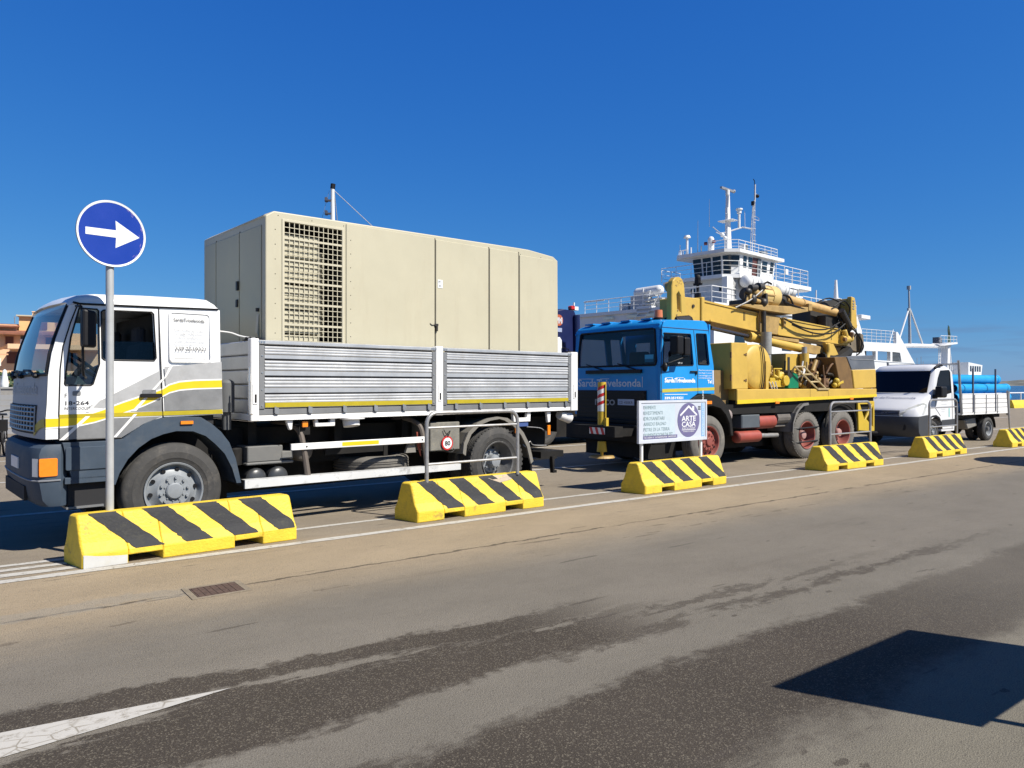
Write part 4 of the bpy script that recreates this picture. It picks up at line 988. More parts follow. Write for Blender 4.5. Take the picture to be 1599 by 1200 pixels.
    # bits hanging under the bed
    h = MB(); h.prism([(1.20,1.20),(1.285,1.20),(1.275,1.09),(1.245,1.085)], -.05, .0); h.build('hook_bracket', W_PAINT, t, bevel=.006)
    h = MB(); h.prism([(1.56,1.205),(1.60,1.205),(1.61,1.155),(1.76,1.155),(1.77,1.205),(1.83,1.205),(1.825,1.11),(1.57,1.11)], -.04, .02); h.build('hook_bracket', W_PAINT, t, bevel=.006)
    h = MB(); h.cyl((2.06,-.02,1.10),(2.06,.0,1.19),.10,.105,18); h.cyl((2.06,.0,1.19),(2.06,.0,1.2),.17,.17,18); h.build('water_canister', W_PAINT, t, smooth=True)
    h = MB(); h.prism([(4.70,1.205),(4.78,1.205),(4.79,1.12),(4.98,1.12),(4.99,1.205),(5.06,1.205),(5.05,1.06),(4.72,1.06)], -.04, .02); h.build('hook_bracket', W_PAINT, t, bevel=.006)
    h = MB(); h.prism([(5.40,1.2),(5.49,1.2),(5.48,1.04),(5.43,1.03)], -.03, .02); h.build('hook_bracket', W_PAINT, t, bevel=.006)
    h = MB(); h.cyl((5.75,.05,1.14),(5.98,.05,1.08),.07,.085,14); h.build('pipe_end', W_PAINT, t, smooth=True)
    for x, z in ((1.44,1.145),(4.78,.93),(5.44,.91)):
        h = MB(); h.box(x-.035,x+.035,-.045,-.02,z-.035,z+.035) if x < 5 else h.box(x-.03,x+.03,-.045,-.02,z-.07,z+.08)
        lm = h.build('marker_lamp', AMBER, t, bevel=.005)
        k = MB(); k.box(x-.12,x-.03,-.02,-.005,z-.008,z+.008); k.build('lamp_stalk', BLACK, lm)
    h = MB(); h.box(1.38,1.52,.0,.01,1.02,1.2); h.build('lamp_backing', BLACK_M, t)
    h = MB(); h.box(4.84,5.02,-.02,.0,.99,1.06); h.build('blue_label', mat('dull_blue_label', (.05,.09,.25), .5), t)
    h = MB(); h.tube(smooth_path([(4.95,.02,.72),(5.0,-.01,.68),(5.06,-.02,.76),(5.15,0,.70),(5.42,0,.68)]), .007, 5); h.tube(smooth_path([(5.0,.0,.98),(5.3,.02,.95),(5.4,.02,.9)]), .007, 5); h.build('cable', GALV, t)
    h = MB(); h.box(5.15,5.85,.2,.25,.44,.46); h.prism([(5.72,.22),(5.80,.22),(5.80,.26),(5.75,.26),(5.75,.44),(5.80,.44),(5.80,.48),(5.70,.48)], .15, .22); h.box(5.5,6.0,.2,2.0,.46,.56); h.build('underrun_bar', BLACK_M, t)
    return t
white_truck()

def generator():
    t = thing('generator_housing', 'cream painted generator housing with a corner mesh grille, standing on the white flatbed', 'generator', (-3.515, 7.67, 0), frame_rot(48.2))
    y0, y1 = .05, 2.02
    out = [(1.00,1.27),(1.00,3.535),(1.10,3.60),(4.87,3.645),(5.10,3.645),(5.62,3.60),(5.72,3.545),(5.735,1.27)]
    gx0, gx1, gz0, gz1 = 1.225, 1.965, 2.0, 3.495
    b = MB(); b.prism(out, y0, y0+.04, 'y', [[(gx0,gz0),(gx1,gz0),(gx1,gz1),(gx0,gz1)]])
    b.prism(out, y1-.04, y1); k = len(out)
    b.add([(x, y0+.04, z) for x, z in out] + [(x, y1-.04, z) for x, z in out], [(i, (i+1) % k, (i+1) % k + k, i+k) for i in range(k)])
    body = b.build('housing', CREAM, t, bevel=.014, seg=2)
    # pressed side panels with dark seams between
    for a, c, top in ((2.02,3.352,3.585),(3.372,4.300,3.57),(4.322,4.880,3.572),(4.905,5.600,3.54)):
        p = MB(); p.box(a,c,y0-.012,y0-.0005,1.9,top); p.build('side_panel', CREAM, body, bevel=.005)
    s = MB()
    for x in (3.362,4.311,4.892): s.box(x-.007,x+.007,y0-.003,y0-.001,1.9,3.585)
    s.build('panel_seam', SEAM, body)
    f = MB(); f.prism([(gx0-.03,1.9),(gx1+.03,1.9),(gx1+.03,gz1+.03),(gx0-.03,gz1+.03)], y0-.010, y0-.0005, 'y', [[(gx0,1.95),(gx1,1.95),(gx1,gz1),(gx0,gz1)]])
    f.build('grille_frame', CREAM_L, body, bevel=.003)
    g = MB(); nx = 12
    for i in range(1, nx): x = gx0+(gx1-gx0)*i/nx; g.box(x-.0038,x+.0038,y0-.004,y0+.004,gz0,gz1)
    nz = 23; dz = .0625; z = gz1-dz; k = 1
    while z > gz0:
        h = .012 if k % 4 == 3 else .0036
        g.box(gx0,gx1,y0-.006,y0+.006,z-h,z+h); z -= dz; k += 1
    g.build('mesh_grille', CREAM_L, body)
    d = MB(); d.add([(gx0,y0+.5,gz0),(gx1,y0+.5,gz0),(gx1,y0+.5,gz1),(gx0,y0+.5,gz1)], [(0,1,2,3)]); d.add([(gx1+.01,y0+.04,gz0),(gx1+.01,y0+.5,gz0),(gx1+.01,y0+.5,gz1),(gx1+.01,y0+.04,gz1)], [(0,1,2,3)]); d.add([(gx0,y0+.04,gz1+.01),(gx0,y0+.5,gz1+.01),(gx1,y0+.5,gz1+.01),(gx1,y0+.04,gz1+.01)], [(0,1,2,3)])
    d.build('grille_recess', DARK_IN, body)
    l = MB(); zz = gz1-.14
    while zz > gz0:
        z2 = max(gz0, zz-.265); l.box(gx0,1.66,y0+.020,y0+.4,z2,zz); l.box(gx0,1.66,y0+.012,y0+.020,zz-.12,zz-.02); zz = z2-.028
    l.build('louvre_block', CREAM, body)
    l = MB()
    for a, c in ((3.1,3.2),(2.85,3.0),(2.5,2.72),(2.28,2.42)): l.box(1.70,1.745,y0+.12,y0+.3,a-.1,c); l.box(1.775,1.80,y0+.14,y0+.3,a-.1,c)
    l.build('inner_pipes', mat('inner_grey_paint', (.30,.28,.21), .6), body)
    # shaded end: doors, handle, hinges
    for a, c in ((.15,.78),(.80,1.55),(1.57,1.96)):
        p = MB(); p.box(.990,.9995,a,c,1.4,3.44); e = p.build('end_door', mat('end_door_paint', (.43,.395,.26), .5, var=.08, scale=1.5), body, bevel=.004)
    s = MB()
    for y in (.79,1.56): s.box(.996,.999,y-.009,y+.009,1.4,3.46)
    s.build('panel_seam', SEAM, body)
    h = MB(); h.box(.965,.99,.80,.84,2.75,2.86); h.box(.97,.99,.82,.86,2.55,2.64); h.cyl((.975,.22,2.45),(.975,.22,2.49),.02,n=8); h.build('door_lock', GREASE, body)
    h = MB(); h.prism([(.985,2.15),(.965,2.2),(.985,2.42)], .20, .26); h.build('door_stop', CREAM_L, body)
    # locks and label on the long side
    h = MB(); h.box(3.40,3.48,y0-.016,y0-.012,2.92,3.03); lb = h.build('label', SIGN_W, body)
    h = MB(); h.text('PF', 3.412, 2.985, .04, y=y0-.0175); h.text('6S', 3.42, 2.935, .045, y=y0-.0175); h.build('label_lettering', INK_D, lb)
    h = MB(); h.box(3.345,3.40,y0-.03,y0-.012,2.40,2.43); h.box(3.365,3.39,y0-.035,y0-.012,2.33,2.40); h.tube([(3.27,y0-.014,2.43),(3.30,y0-.02,2.41),(3.36,y0-.02,2.415)], .006, 5); h.build('padlock', GREASE, body)
    h = MB(); h.loft([[(x, y, 3.60+dz_) for y, dz_ in ((.9,0),(1.1,hh),(1.2,hh),(1.3,0))] for x, hh in ((3.9,.02),(4.05,.16),(4.2,.15),(4.35,.03))]); h.build('roof_exhaust', BLACK_M, body)
    r = MB()
    for x in [1.15+.42*i for i in range(11)]: r.ball((x,y0-.001,3.55+.008*i if False else 3.555), .006, .004, .006, 6, 4)
    for z in [2.2+.17*i for i in range(8)]:
        for x in (2.08, 1.115): r.ball((x,y0-.013 if x > 2 else y0-.001,z), .006, .004, .006, 6, 4)
    r.build('rivet', SEAM, body)
generator()
# ------------------------------------------------------------------ drilling rig truck
def rig_truck():
    t = thing('drilling_truck', 'blue cab truck carrying a yellow drilling rig with its mast folded over the cab', 'truck', (3.80, 14.2, 0), frame_rot(54.5))
    W = 2.4
    # cab
    out = [(-1.34,1.0),(-1.35,1.95),(-1.31,2.66),(-1.26,2.76),(-1.18,2.80),(-.14,2.835),(-.06,2.78),(-.02,2.66),(.14,1.97),(.16,1.43),(-.33,1.44),(-.55,1.33),(-.66,1.0)]
    dw = [(-1.245,2.56),(-.55,2.565),(-.53,2.545),(-.455,1.995),(-.47,1.975),(-1.265,1.955),(-1.275,1.975),(-1.255,2.545)]
    qw = [(-.375,2.565),(-.365,2.58),(-.10,2.585),(-.085,2.57),(.0,2.01),(-.015,1.995),(-.30,1.995),(-.315,2.01)]
    b = MB(); b.prism(out, 0, .05, 'y', [dw, qw]); b.prism(out, W-.05, W, 'y', [dw, qw])
    ws = [(.12,1.975),(.10,2.05),(.16,2.62),(.20,2.66),(W-.20,2.66),(W-.16,2.62),(W-.10,2.05),(W-.12,1.975)]
    b.prism([(.05,1.0),(.05,2.74),(W-.05,2.74),(W-.05,1.0)], -1.35, -1.30, 'x', [ws])
    for i, v in enumerate(b.v):
        if v.z > 1.95 and v.x < -1.29 and .04 < v.y < W-.04: b.v[i] = Vector((v.x+(v.z-1.95)*.05, v.y, v.z))
    rw = [[(.35,2.08),(.72,2.08),(.72,2.5),(.35,2.5)], [(.95,2.08),(1.42,2.08),(1.42,2.5),(.95,2.5)], [(1.62,2.08),(2.05,2.08),(2.05,2.5),(1.62,2.5)]]
    b.prism([(.05,1.3),(.05,2.78),(W-.05,2.78),(W-.05,1.3)], .06, .10, 'x', rw)
    body = b.build('cab_body', BLUE, t, bevel=.022, seg=3)
    r = MB(); secs = []
    for x, zt in ((-1.335,2.67),(-1.29,2.755),(-1.19,2.815),(-.6,2.84),(-.15,2.85),(-.07,2.80),(-.025,2.68)):
        sec = [(x,.0,min(zt-.02, 2.72)),(x,.012,zt-.05),(x,.05,zt-.012),(x,.14,zt),(x,.7,zt+.02),(x,1.2,zt+.025)]
        sec += [(p[0], W-p[1], p[2]) for p in sec[:-1][::-1]]; secs.append(sec)
    r.loft(secs); r.build('roof', BLUE, body, smooth=True, ang=40)
    v = MB()
    for y in (.35,.9,1.45,1.95): v.box(-1.24,-1.02,y,y+.25,2.835,2.862)
    v.build('roof_hatch_ribs', BLUE, body)
    g = MB(); g.prism([(y, z) for y, z in ws], -1.325, -1.32, 'x'); 
    for i, q in enumerate(g.v): g.v[i] = Vector((q.x+(q.z-1.95)*.05, q.y, q.z))
    g.build('windscreen', GLASS_T, body)
    s = MB(); pts = [(-1.352+(z-1.95)*.05, y, z) for y, z in ws]; s.tube(pts+[pts[0]], .022, 6); s.build('windscreen_seal', BLACK, body)
    d = MB(); d.tube([(-1.30,-.002,2.665),(-.02,-.002,2.655)], .008, 5); d.build('drip_rail', mat('deep_blue_seam', (.008,.05,.17), .5), body)
    for hole, nm in ((dw, 'door_window'), (qw, 'quarter_window')):
        q = MB(); q.prism(hole, .02, .025); w = q.build(nm, GLASS_T, body)
        q = MB(); p = [(x, -.003, z) for x, z in hole]; q.tube(p+[p[0]], .010, 5); q.build('window_seal', BLACK, w)
    sm = MB(); sm.tube([(-1.305,-.001,2.62),(-1.325,-.001,1.95),(-1.315,-.001,1.05)], .006, 4); sm.tube([(-.445,-.001,2.64),(-.335,-.001,1.87),(-.325,-.001,1.44)], .006, 4); sm.tube([(-1.34,-.001,1.485),(-1.30,-.001,1.485)], .005, 4)
    sm.build('door_seam', SEAM, body)
    h = MB(); h.box(-.55,-.36,-.03,-.004,1.845,1.872); h.box(-.40,-.37,-.03,-.004,1.80,1.845); h.build('door_handle', BLACK_M, body, bevel=.005)
    y = MB(); y.prism([(-1.30,1.530),(.155,1.562),(.157,1.505),(-1.30,1.468)], -.004, -.0025); y.build('yellow_stripe', mat('olive_stripe', (.45,.40,.05), .5), body)
    x = MB(); e = -.004
    x.text('SardaTrivelsonda', -1.24, 1.655, .105, y=e, width=.84, bold=.005); x.box(-1.22,-1.02,e,e+.001,1.738,1.745); x.box(-.94,-.72,e,e+.001,1.738,1.745)
    x.text('339.2519321', -1.24, 1.345, .06, y=e, width=.50, bold=.003); x.box(-1.24,-.62,e,e+.001,1.425,1.437)
    for i in range(4): x.text(('Perforazioni','sondaggi e pozzi','carotaggi pali','LA MADDALENA')[i], -.30, 1.875-i*.05, .038, y=e, width=.37)
    x.box(.10,.125,e,e+.001,1.62,1.89); x.text('Tel', -.05, 1.64, .09, y=e, bold=.004); x.text('339 15', -.86, 2.0, .045, y=.015)
    x.build('side_lettering', SIGN_W, body)
    # front: lettering, grille, badge, bumper
    x = MB(); x.text('SardaTrivelsonda', 2.28, 1.575, .205, 'front', 1.80, y=-1.354, bold=.004); x.box(-1.354,-1.353,1.80,2.25,1.722,1.732); x.box(-1.354,-1.353,1.35,1.62,1.722,1.732); x.box(-1.354,-1.353,.44,.455,1.56,1.76)
    x.build('front_lettering', mat('pale_blue_lettering', (.55,.62,.72), .5), body)
    g = MB(); g.box(-1.375,-1.34,.34,2.30,.93,1.50)
    for k in range(7): g.box(-1.39,-1.37,.36,2.28,.98+k*.075,1.02+k*.075)
    gr = g.build('grille', BLACK, t)
    x = MB(); x.text('IVECO', 1.72, 1.215, .15, 'front', y=-1.393, width=.58, bold=.006); x.build('badge', mat('badge_grey', (.26,.26,.27), .4), gr)
    x = MB(); x.box(-1.398,-1.391,.62,1.06,1.22,1.335); pl = x.build('number_plate', mat('pale_blue_plate', (.38,.45,.58), .5), gr)
    x = MB(); x.text('CD 450KR', 1.03, 1.245, .075, 'front', .38, y=-1.4); x.build('plate_lettering', INK_D, pl)
    w = MB(); w.box(-1.40,-1.345,.45,2.0,1.83,1.90)
    for y in (.6,1.5): w.tube([(-1.38,y,1.90),(-1.37,y+.5,2.02)], .012, 5)
    w.build('wiper_tray', BLACK, t)
    bp = MB(); bp.box(-1.56,-1.2,-.04,W+.04,.52,.86); bp.box(-1.45,-1.2,.0,W,.86,.95); bu = bp.build('bumper', BLACK_M, t, bevel=.02)
    x = MB(); x.box(-2.163,-2.156,.60,1.02,.70,.82); st = x.build('warning_plate', SIGN_W, bu)
    x = MB()
    for k in range(3): y = .60+k*.15; x.add([(-2.166,y,.70),(-2.166,y+.07,.70),(-2.166,y+.12,.82),(-2.166,y+.05,.82)], [(0,1,2,3)])
    x.build('red_bars', RED, st)
    for y in (.25, 2.0):
        x = MB(); x.cyl((-1.58,y,.70),(-1.56,y,.70),.09,n=16); x.build('headlight', mat('dull_lamp_glass', (.03,.035,.045), .2), bu)
    # front jack leg
    j = MB(); j.cyl((-2.05,.80,.87),(-2.05,.80,1.66),.078,n=18); j.box(-2.07,-2.01,.66,.73,.82,1.0); j.cyl((-2.05,.70,.9),(-2.05,.70,1.62),.014,n=8); jk = j.build('front_jack', YELLOW_B, t, smooth=True)
    x = MB(); x.cyl((-2.05,.80,1.12),(-2.05,.80,1.55),.080,n=24); sl_ = x.build('warning_sleeve', SIGN_W, jk, smooth=True)
    x = MB()
    for k in range(3):
        pts = []
        for i in range(13):
            a = R(180-130+i*22); z = 1.155+k*.14+i*.012
            pts.append((-2.05+.0815*math.cos(a), .80+.0815*math.sin(a), z))
        x.add([p for p in pts]+[(p[0],p[1],p[2]+.06) for p in pts], [(i,i+1,i+14,i+13) for i in range(12)])
    x.build('red_bars', RED, sl_)
    x = MB(); x.cyl((-2.05,.80,.37),(-2.05,.80,.56),.095,.075,18); x.cyl((-2.05,.80,.29),(-2.05,.80,.37),.03,n=10); x.build('jack_cone', YELLOW_B, jk, smooth=True)
    x = MB(); x.cyl((-2.05,.80,.26),(-2.05,.80,.295),.24,.22,28); x.build('jack_foot', OCHRE, jk)
    x = MB(); x.box(-2.15,-1.95,.35,1.5,.66,.85); x.box(-2.0,-1.5,1.2,1.4,.66,.8); x.box(-2.0,-1.5,.45,.6,.66,.8); x.build('jack_arm', BLACK_M, t)
    # interior
    i = MB(); i.box(-1.28,.05,.06,W-.06,1.3,1.72); i.box(-1.30,-1.0,.10,W-.10,1.72,1.93); i.build('cab_interior', DARK_IN, t)
    for y in (.35,1.45):
        i = MB(); i.box(-.55,-.1,y,y+.5,1.72,1.9); i.box(-.25,-.08,y,y+.5,1.9,2.3); i.build('seat', mat('maroon_seat', (.14,.03,.03), .9), t, bevel=.04)
    x = MB(); x.box(-1.318,-1.312,.20,.42,2.03,2.17); x.build('blue_sticker', mat('cyan_sticker', (.03,.33,.55), .5), t)
    # mirror, beacon, horn
    m = MB(); m.box(-1.22,-1.05,-.30,-.10,2.16,2.50); m.box(-1.0,-.84,-.28,-.14,2.14,2.48); mr = m.build('mirror', BLACK, t, bevel=.03, seg=2)
    a = MB(); a.tube([(-1.36,-.02,1.93),(-1.32,-.16,2.0),(-1.0,-.22,2.10),(-.95,-.22,2.3)], .012, 6); a.tube([(-1.30,-.02,2.55),(-1.1,-.2,2.52),(-.9,-.22,2.51),(-.88,-.22,2.12),(-1.0,-.22,2.10)], .010, 6); a.ball((-1.34,-.10,1.93), .05,.06,.09); a.build('mirror_arm', BLACK, mr)
    x = MB(); x.cyl((-1.08,.30,2.83),(-1.08,.30,2.87),.085,n=16); bk = x.build('beacon', BLACK, t)
    x = MB(); x.cyl((-1.08,.30,2.87),(-1.08,.30,3.01),.082,.075,18); x.build('beacon_lens', ORANGE, bk, smooth=True, ang=40)
    x = MB(); x.loft([[(xx,y0,z0),(xx,y1,z0),(xx,y1-.06,z1),(xx,y0+.06,z1)] for xx,y0,y1,z0,z1 in ((-.42,.5,.8,2.85,2.88),(-.36,.42,.88,2.85,2.95),(.0,.42,.88,2.85,2.99),(.12,.46,.84,2.85,2.97))]); x.build('roof_ventilator', BLACK, t, bevel=.02)
    # front wheel, fender
    fo = [(-.66,1.05),(-.58,1.30),(-.46,1.385),(-.30,1.425),(.10,1.42),(.26,1.37),(.42,1.25),(.54,1.12),(.62,.96),(.67,.60)]
    fi = [(.60,.60),(.55,.85),(.44,1.02),(.28,1.15),(.05,1.2),(-.2,1.18),(-.38,1.08),(-.50,.92),(-.56,.75)]
    f = MB(); f.prism(fo+fi+[(-.66,.75)], -.05, .05); k = len(fi)
    f.add([(a, .0, b_) for a, b_ in fi]+[(a, .5, b_) for a, b_ in fi], [(q,q+1,q+1+k,q+k) for q in range(k-1)]); fe = f.build('front_fender', BLACK_M, t, bevel=.01)
    x = MB(); x.box(-.16,.0,-.07,-.05,1.24,1.30); x.build('side_marker', AMBER, fe)
    x = MB(); x.cyl((.60,.02,1.0),(.60,.3,1.0),.12,n=18); x.ball((.60,.02,1.0),.12,.04,.12); x.build('air_filter', mat('pinkish_grey_paint', (.24,.20,.19), .7), t, smooth=True)
    front_wheel(t, 0, 0, .51, .51, RUBBER_G, RIM_R); far_wheel(t, 0, W-.3, .51, .51, RUBBER); axle(t, 0, .51, .25, W-.25)
    for x_ in (3.26, 4.67):
        wh = rear_wheel(t, x_, 0, .51, .51, RUBBER_G, RIM_R, mat('faded_red_hub', (.38,.22,.20), .6, dirt=(.2,.12,.1), damt=.5), depth=.2)
        far_wheel(t, x_, W-.6, .51, .51, RUBBER, .6); axle(t, x_, .51, .3, W-.3)
        if x_ < 4:
            s = MB()
            for z in (.16, -.14): s.tube([(-.50,.05,z+.01),(-.36,-.014,z),(-.2,-.02,z),(.2,-.02,z+.01),(.36,-.014,z+.01),(.49,.05,z+.02)], .018, 5)
            s.build('lashing_strap', BLACK, wh)
    c = MB()
    for y in (.75,1.45): c.box(-1.2,6.0,y,y+.15,.72,1.05)
    c.box(.5,6.05,.06,W-.02,1.02,1.215); c.box(.86,6.08,.05,W-.02,1.215,1.30); c.box(.8,2.3,.45,1.9,.30,1.05); c.box(-1.3,-.55,.35,2.1,.22,.7); c.box(2.4,5.4,.75,1.6,.25,.8); c.box(.75,2.6,1.6,2.35,.25,1.0); c.box(-.5,.8,.6,1.8,.3,.9); c.box(5.0,6.0,.4,2.2,.5,1.0); c.build('chassis', BLACK_M, t)  # lower boxes added to block light passing under the truck
    # tanks by the chassis
    x = MB(); x.box(1.08,1.68,.06,.6,.72,1.0); x.build('battery_box', mat('blue_grey_box', (.075,.09,.105), .6, dirt=(.2,.18,.16), damt=.4), t, bevel=.02)
    x = MB(); x.cyl((1.66,.2,.84),(2.24,.2,.84),.15,n=22); x.ball((2.24,.2,.84),.03,.15,.15); x.build('air_tank', RED_TANK, t, smooth=True, ang=40)
    x = MB(); x.cyl((1.02,.15,.55),(1.70,.15,.55),.12,n=20); x.ball((1.02,.15,.55),.05,.12,.12); x.ball((1.70,.15,.55),.05,.12,.12); x.build('air_tank', RED_TANK, t, smooth=True)
    x = MB(); x.cyl((1.7,.2,.55),(2.6,.3,.52),.05,n=12); x.build('exhaust_pipe', GALV, t, smooth=True)
    x = MB(); x.box(2.30,2.75,.15,.5,.72,1.08); x.cyl((2.3,.2,.9),(2.75,.2,.9),.14,n=14); x.build('silencer', mat('dusty_dark_metal', (.12,.11,.10), .8, var=.4, dirt=(.25,.22,.18), damt=.5), t)
    p = [(2.68,.60),(2.70,.80),(2.80,1.0),(2.92,1.12),(3.06,1.20),(3.26,1.22)]
    x = MB(); k = len(p); x.prism(p+[(a+.02, b_-.05) for a, b_ in p[::-1]], -.03, .03); x.add([(a,-.02,b_) for a, b_ in p]+[(a,.6,b_) for a, b_ in p], [(q,q+1,q+1+k,q+k) for q in range(k-1)]); x.build('rear_mudguard', mat('grey_mudguard', (.15,.145,.14), .7, dirt=(.3,.27,.22), damt=.5), t)
    x = MB(); x.tube(smooth_path([(3.95,.0,.66),(4.02,.0,.92),(4.25,.0,1.10),(4.67,.0,1.17),(5.05,.0,1.05),(5.2,.0,.8),(5.22,.0,.55)]), .022, 6); x.build('rear_mudguard', BLACK_M, t)
    # platform
    f = MB(); f.prism([(.84,1.52),(6.12,1.52),(6.12,1.325),(.84,1.225)], -.01, .04); f.box(.84,6.12,.04,W,1.30,1.515); pf = f.build('platform', YELLOW, t, bevel=.012)
    f = MB(); f.prism([(.84,1.305),(6.12,1.385),(6.12,1.325),(.84,1.225)], -.014, -.0105); f.build('edge_stripe', mat('acid_yellow_paint', (.68,.50,.02), .5, dirt=(.4,.28,.05), damt=.4, dscale=4), pf)
    f = MB()
    for x_ in (4.06, 3.35): f.box(x_-.004,x_+.004,-.013,-.010,1.33,1.52)
    f.build('plate_seam', mat('brown_seam', (.2,.12,.03), .7), pf)
    for x_ in (2.15, 5.0):
        f = MB(); f.box(x_-.07,x_+.07,-.03,.0,1.215+(x_-.84)*.019-.03,1.27+(x_-.84)*.019-.03); f.build('side_marker', AMBER, pf, bevel=.008)
    # headboard box beside the tank
    b = MB(); b.prism([(.69,1.52),(.67,2.45),(1.18,2.455),(1.20,1.52)], 0, .82); hb = b.build('equipment_box', YELLOW, t, bevel=.012)
    h = MB()
    for z in (2.2,1.75): h.box(.655,.675,-.006,.02,z-.06,z+.06)
    for z in (2.22,1.70): h.box(1.06,1.14,-.012,.0,z-.012,z+.012); h.box(1.12,1.135,-.015,.0,z-.03,z+.03)
    h.build('box_hinge', RUST, hb)
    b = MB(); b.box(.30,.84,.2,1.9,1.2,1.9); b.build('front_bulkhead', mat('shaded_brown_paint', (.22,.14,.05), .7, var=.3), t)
    # round tank end with strap
    d = MB(); d.lathe([(.001,.06),(.30,.065),(.44,.085),(.475,.12),(.475,.62),(.001,.62)], (1.64,0,1.975), 'y', 48); tk = d.build('round_tank', YELLOW, t, smooth=True, ang=50)
    d = MB(); d.tube(smooth_path([(1.685,.05,2.44),(1.72,.035,2.2),(1.735,.03,1.9),(1.70,.04,1.6),(1.68,.05,1.52)]), .012, 5); d.tube(smooth_path([(1.73,.05,2.44),(1.78,.035,2.2),(1.79,.03,1.9),(1.74,.04,1.52)]), .011, 5); d.build('tank_strap', GREASE, tk)
    d = MB(); d.box(1.20,1.34,.15,.75,1.55,2.42); d.build('tank_saddle', YELLOW, t, bevel=.01)
    d = MB(); d.box(1.83,1.92,.03,.12,1.52,2.10); d.build('tank_post', YELLOW, t)
    # masts, posts, cylinders
    ys, ye = .70, 1.18
    m = MB(); m.prism([(.58,3.36),(2.4,3.20),(3.6,3.12),(5.66,2.985),(5.66,2.61),(3.62,2.715),(2.48,2.775),(.87,2.93),(.58,2.935)], ys, ye); ma = m.build('mast', YELLOW, t, bevel=.02, seg=2)
    m = MB(); m.prism([(.58,3.36),(2.4,3.20),(2.4,3.165),(.58,3.325)], ys-.02, ys); m.prism([(3.3,3.14),(5.66,2.985),(5.66,2.96),(3.3,3.11)], ys-.02, ys); m.prism([(.87,2.96),(2.48,2.805),(2.48,2.775),(.87,2.93)], ys-.02, ys); m.prism([(3.2,2.765),(5.66,2.635),(5.66,2.61),(3.2,2.735)], ys-.02, ys)
    m.build('mast_flange', YELLOW, ma)
    m = MB()
    for x_, z0, z1 in ((1.98,3.0,3.18),(2.02,3.0,3.18),(5.35,2.70,2.92),(4.55,2.78,2.86)): m.box(x_-.008,x_+.008,ys-.006,ys,z0,z1)
    m.build('weld_line', GREASE, ma)
    m = MB(); m.prism([(2.46,3.19),(3.26,3.15),(3.16,2.735),(2.5,2.77)], ys-.03, ys-.001); m.prism([(2.46,3.25),(2.56,3.25),(2.60,3.0),(2.50,3.0)], ys-.07, ys-.03); m.prism([(3.34,3.14),(3.46,3.14),(3.42,2.93),(3.36,2.93)], ys-.06, ys-.0); m.build('mast_clamp', OCHRE, ma, bevel=.01)
    m = MB(); m.prism([(-.48,2.86),(-.47,3.52),(-.44,3.64),(-.36,3.72),(-.26,3.735),(-.17,3.70),(-.11,3.60),(-.08,3.35),(-.02,2.90),(-.05,2.84)], .52, .66, 'y', [[(-.33,3.38),(-.275,3.44),(-.22,3.36),(-.20,3.03),(-.31,3.10)]])
    hd = m.build('crown_plates', YELLOW, t, bevel=.015)
    m = MB(); m.cyl((-.28,.66,3.56),(-.28,.80,3.56),.10,n=18); 
    for a_ in range(7): m.cyl((-.28+.075*math.cos(a_),.515,3.60+.06*math.sin(a_*1.3)),(-.28+.075*math.cos(a_),.53,3.60+.06*math.sin(a_*1.3)),.013,n=6)
    for x_, z_ in ((-.33,2.98),(-.30,3.07)): m.cyl((x_,.512,z_),(x_,.525,z_),.02,n=8)
    m.build('crown_sheave', OCHRE, hd)
    m = MB(); m.box(-.06,.60,.64,1.24,2.86,3.37); m.box(.50,.60,.60,1.28,2.88,3.40); m.build('mast_foot_block', YELLOW, t, bevel=.015)
    m = MB(); m.cyl((.28,.62,3.2),(.28,.64,3.2),.035,n=10); m.build('grease_cap', GREASE, t)
    m = MB(); m.prism([(.62,2.94),(.80,2.72),(.86,2.70),(1.05,2.92)], .8, 1.0); m.cyl((.95,.75,2.80),(2.3,.75,2.66),.045,n=12); m.build('piston_rod', mat('dark_chrome', (.10,.10,.12), .25, metal=.7), t, smooth=True)
    m = MB(); m.cyl((2.25,.75,2.66),(4.15,.75,2.46),.095,n=18); m.cyl((2.2,.75,2.665),(2.32,.75,2.655),.115,n=18); m.build('lift_cylinder', YELLOW, t, smooth=True, ang=40)
    m = MB(); m.prism([(3.6,2.63),(4.75,2.55),(5.5,2.45),(4.75,2.33),(4.35,2.36)], .72, .80); m.prism([(3.0,2.70),(4.0,2.66),(4.0,2.58),(3.0,2.64)], .68, 1.1); m.build('cradle_plate', OCHRE, t, bevel=.01)
    m = MB(); m.cyl((2.52,.52,1.52),(2.52,.52,2.28),.105,n=18); m.cyl((2.52,.52,2.28),(2.52,.52,2.76),.118,n=18); m.build('grey_column', mat('worn_grey_paint', (.24,.25,.25), .6, var=.3, scale=7, dirt=(.3,.22,.12), damt=.5), t, smooth=True, ang=40)
    m = MB(); m.cyl((2.52,.58,2.76),(2.52,.58,3.22),.05,n=12); m.build('column_rod', GREASE, t)
    m = MB(); m.cyl((3.92,.5,2.0),(3.92,.5,2.33),.105,n=16); m.cyl((3.92,.5,1.52),(3.92,.5,2.0),.115,n=16); m.build('short_column', YELLOW, t, smooth=True, ang=40)
    m = MB(); m.cyl((3.92,.5,2.33),(3.92,.5,2.48),.06,n=12); m.build('column_rod', GALV, t, smooth=True)
    m = MB(); m.prism([(4.98,2.62),(5.32,2.60),(5.62,2.25),(5.60,1.52),(5.25,1.52),(5.22,2.1)], .62, .72); m.tube(smooth_path([(5.02,.60,2.6),(5.06,.60,2.4),(4.98,.60,2.2),(4.95,.6,2.1)]), .06, 8); m.build('mast_support', YELLOW, t, bevel=.01)
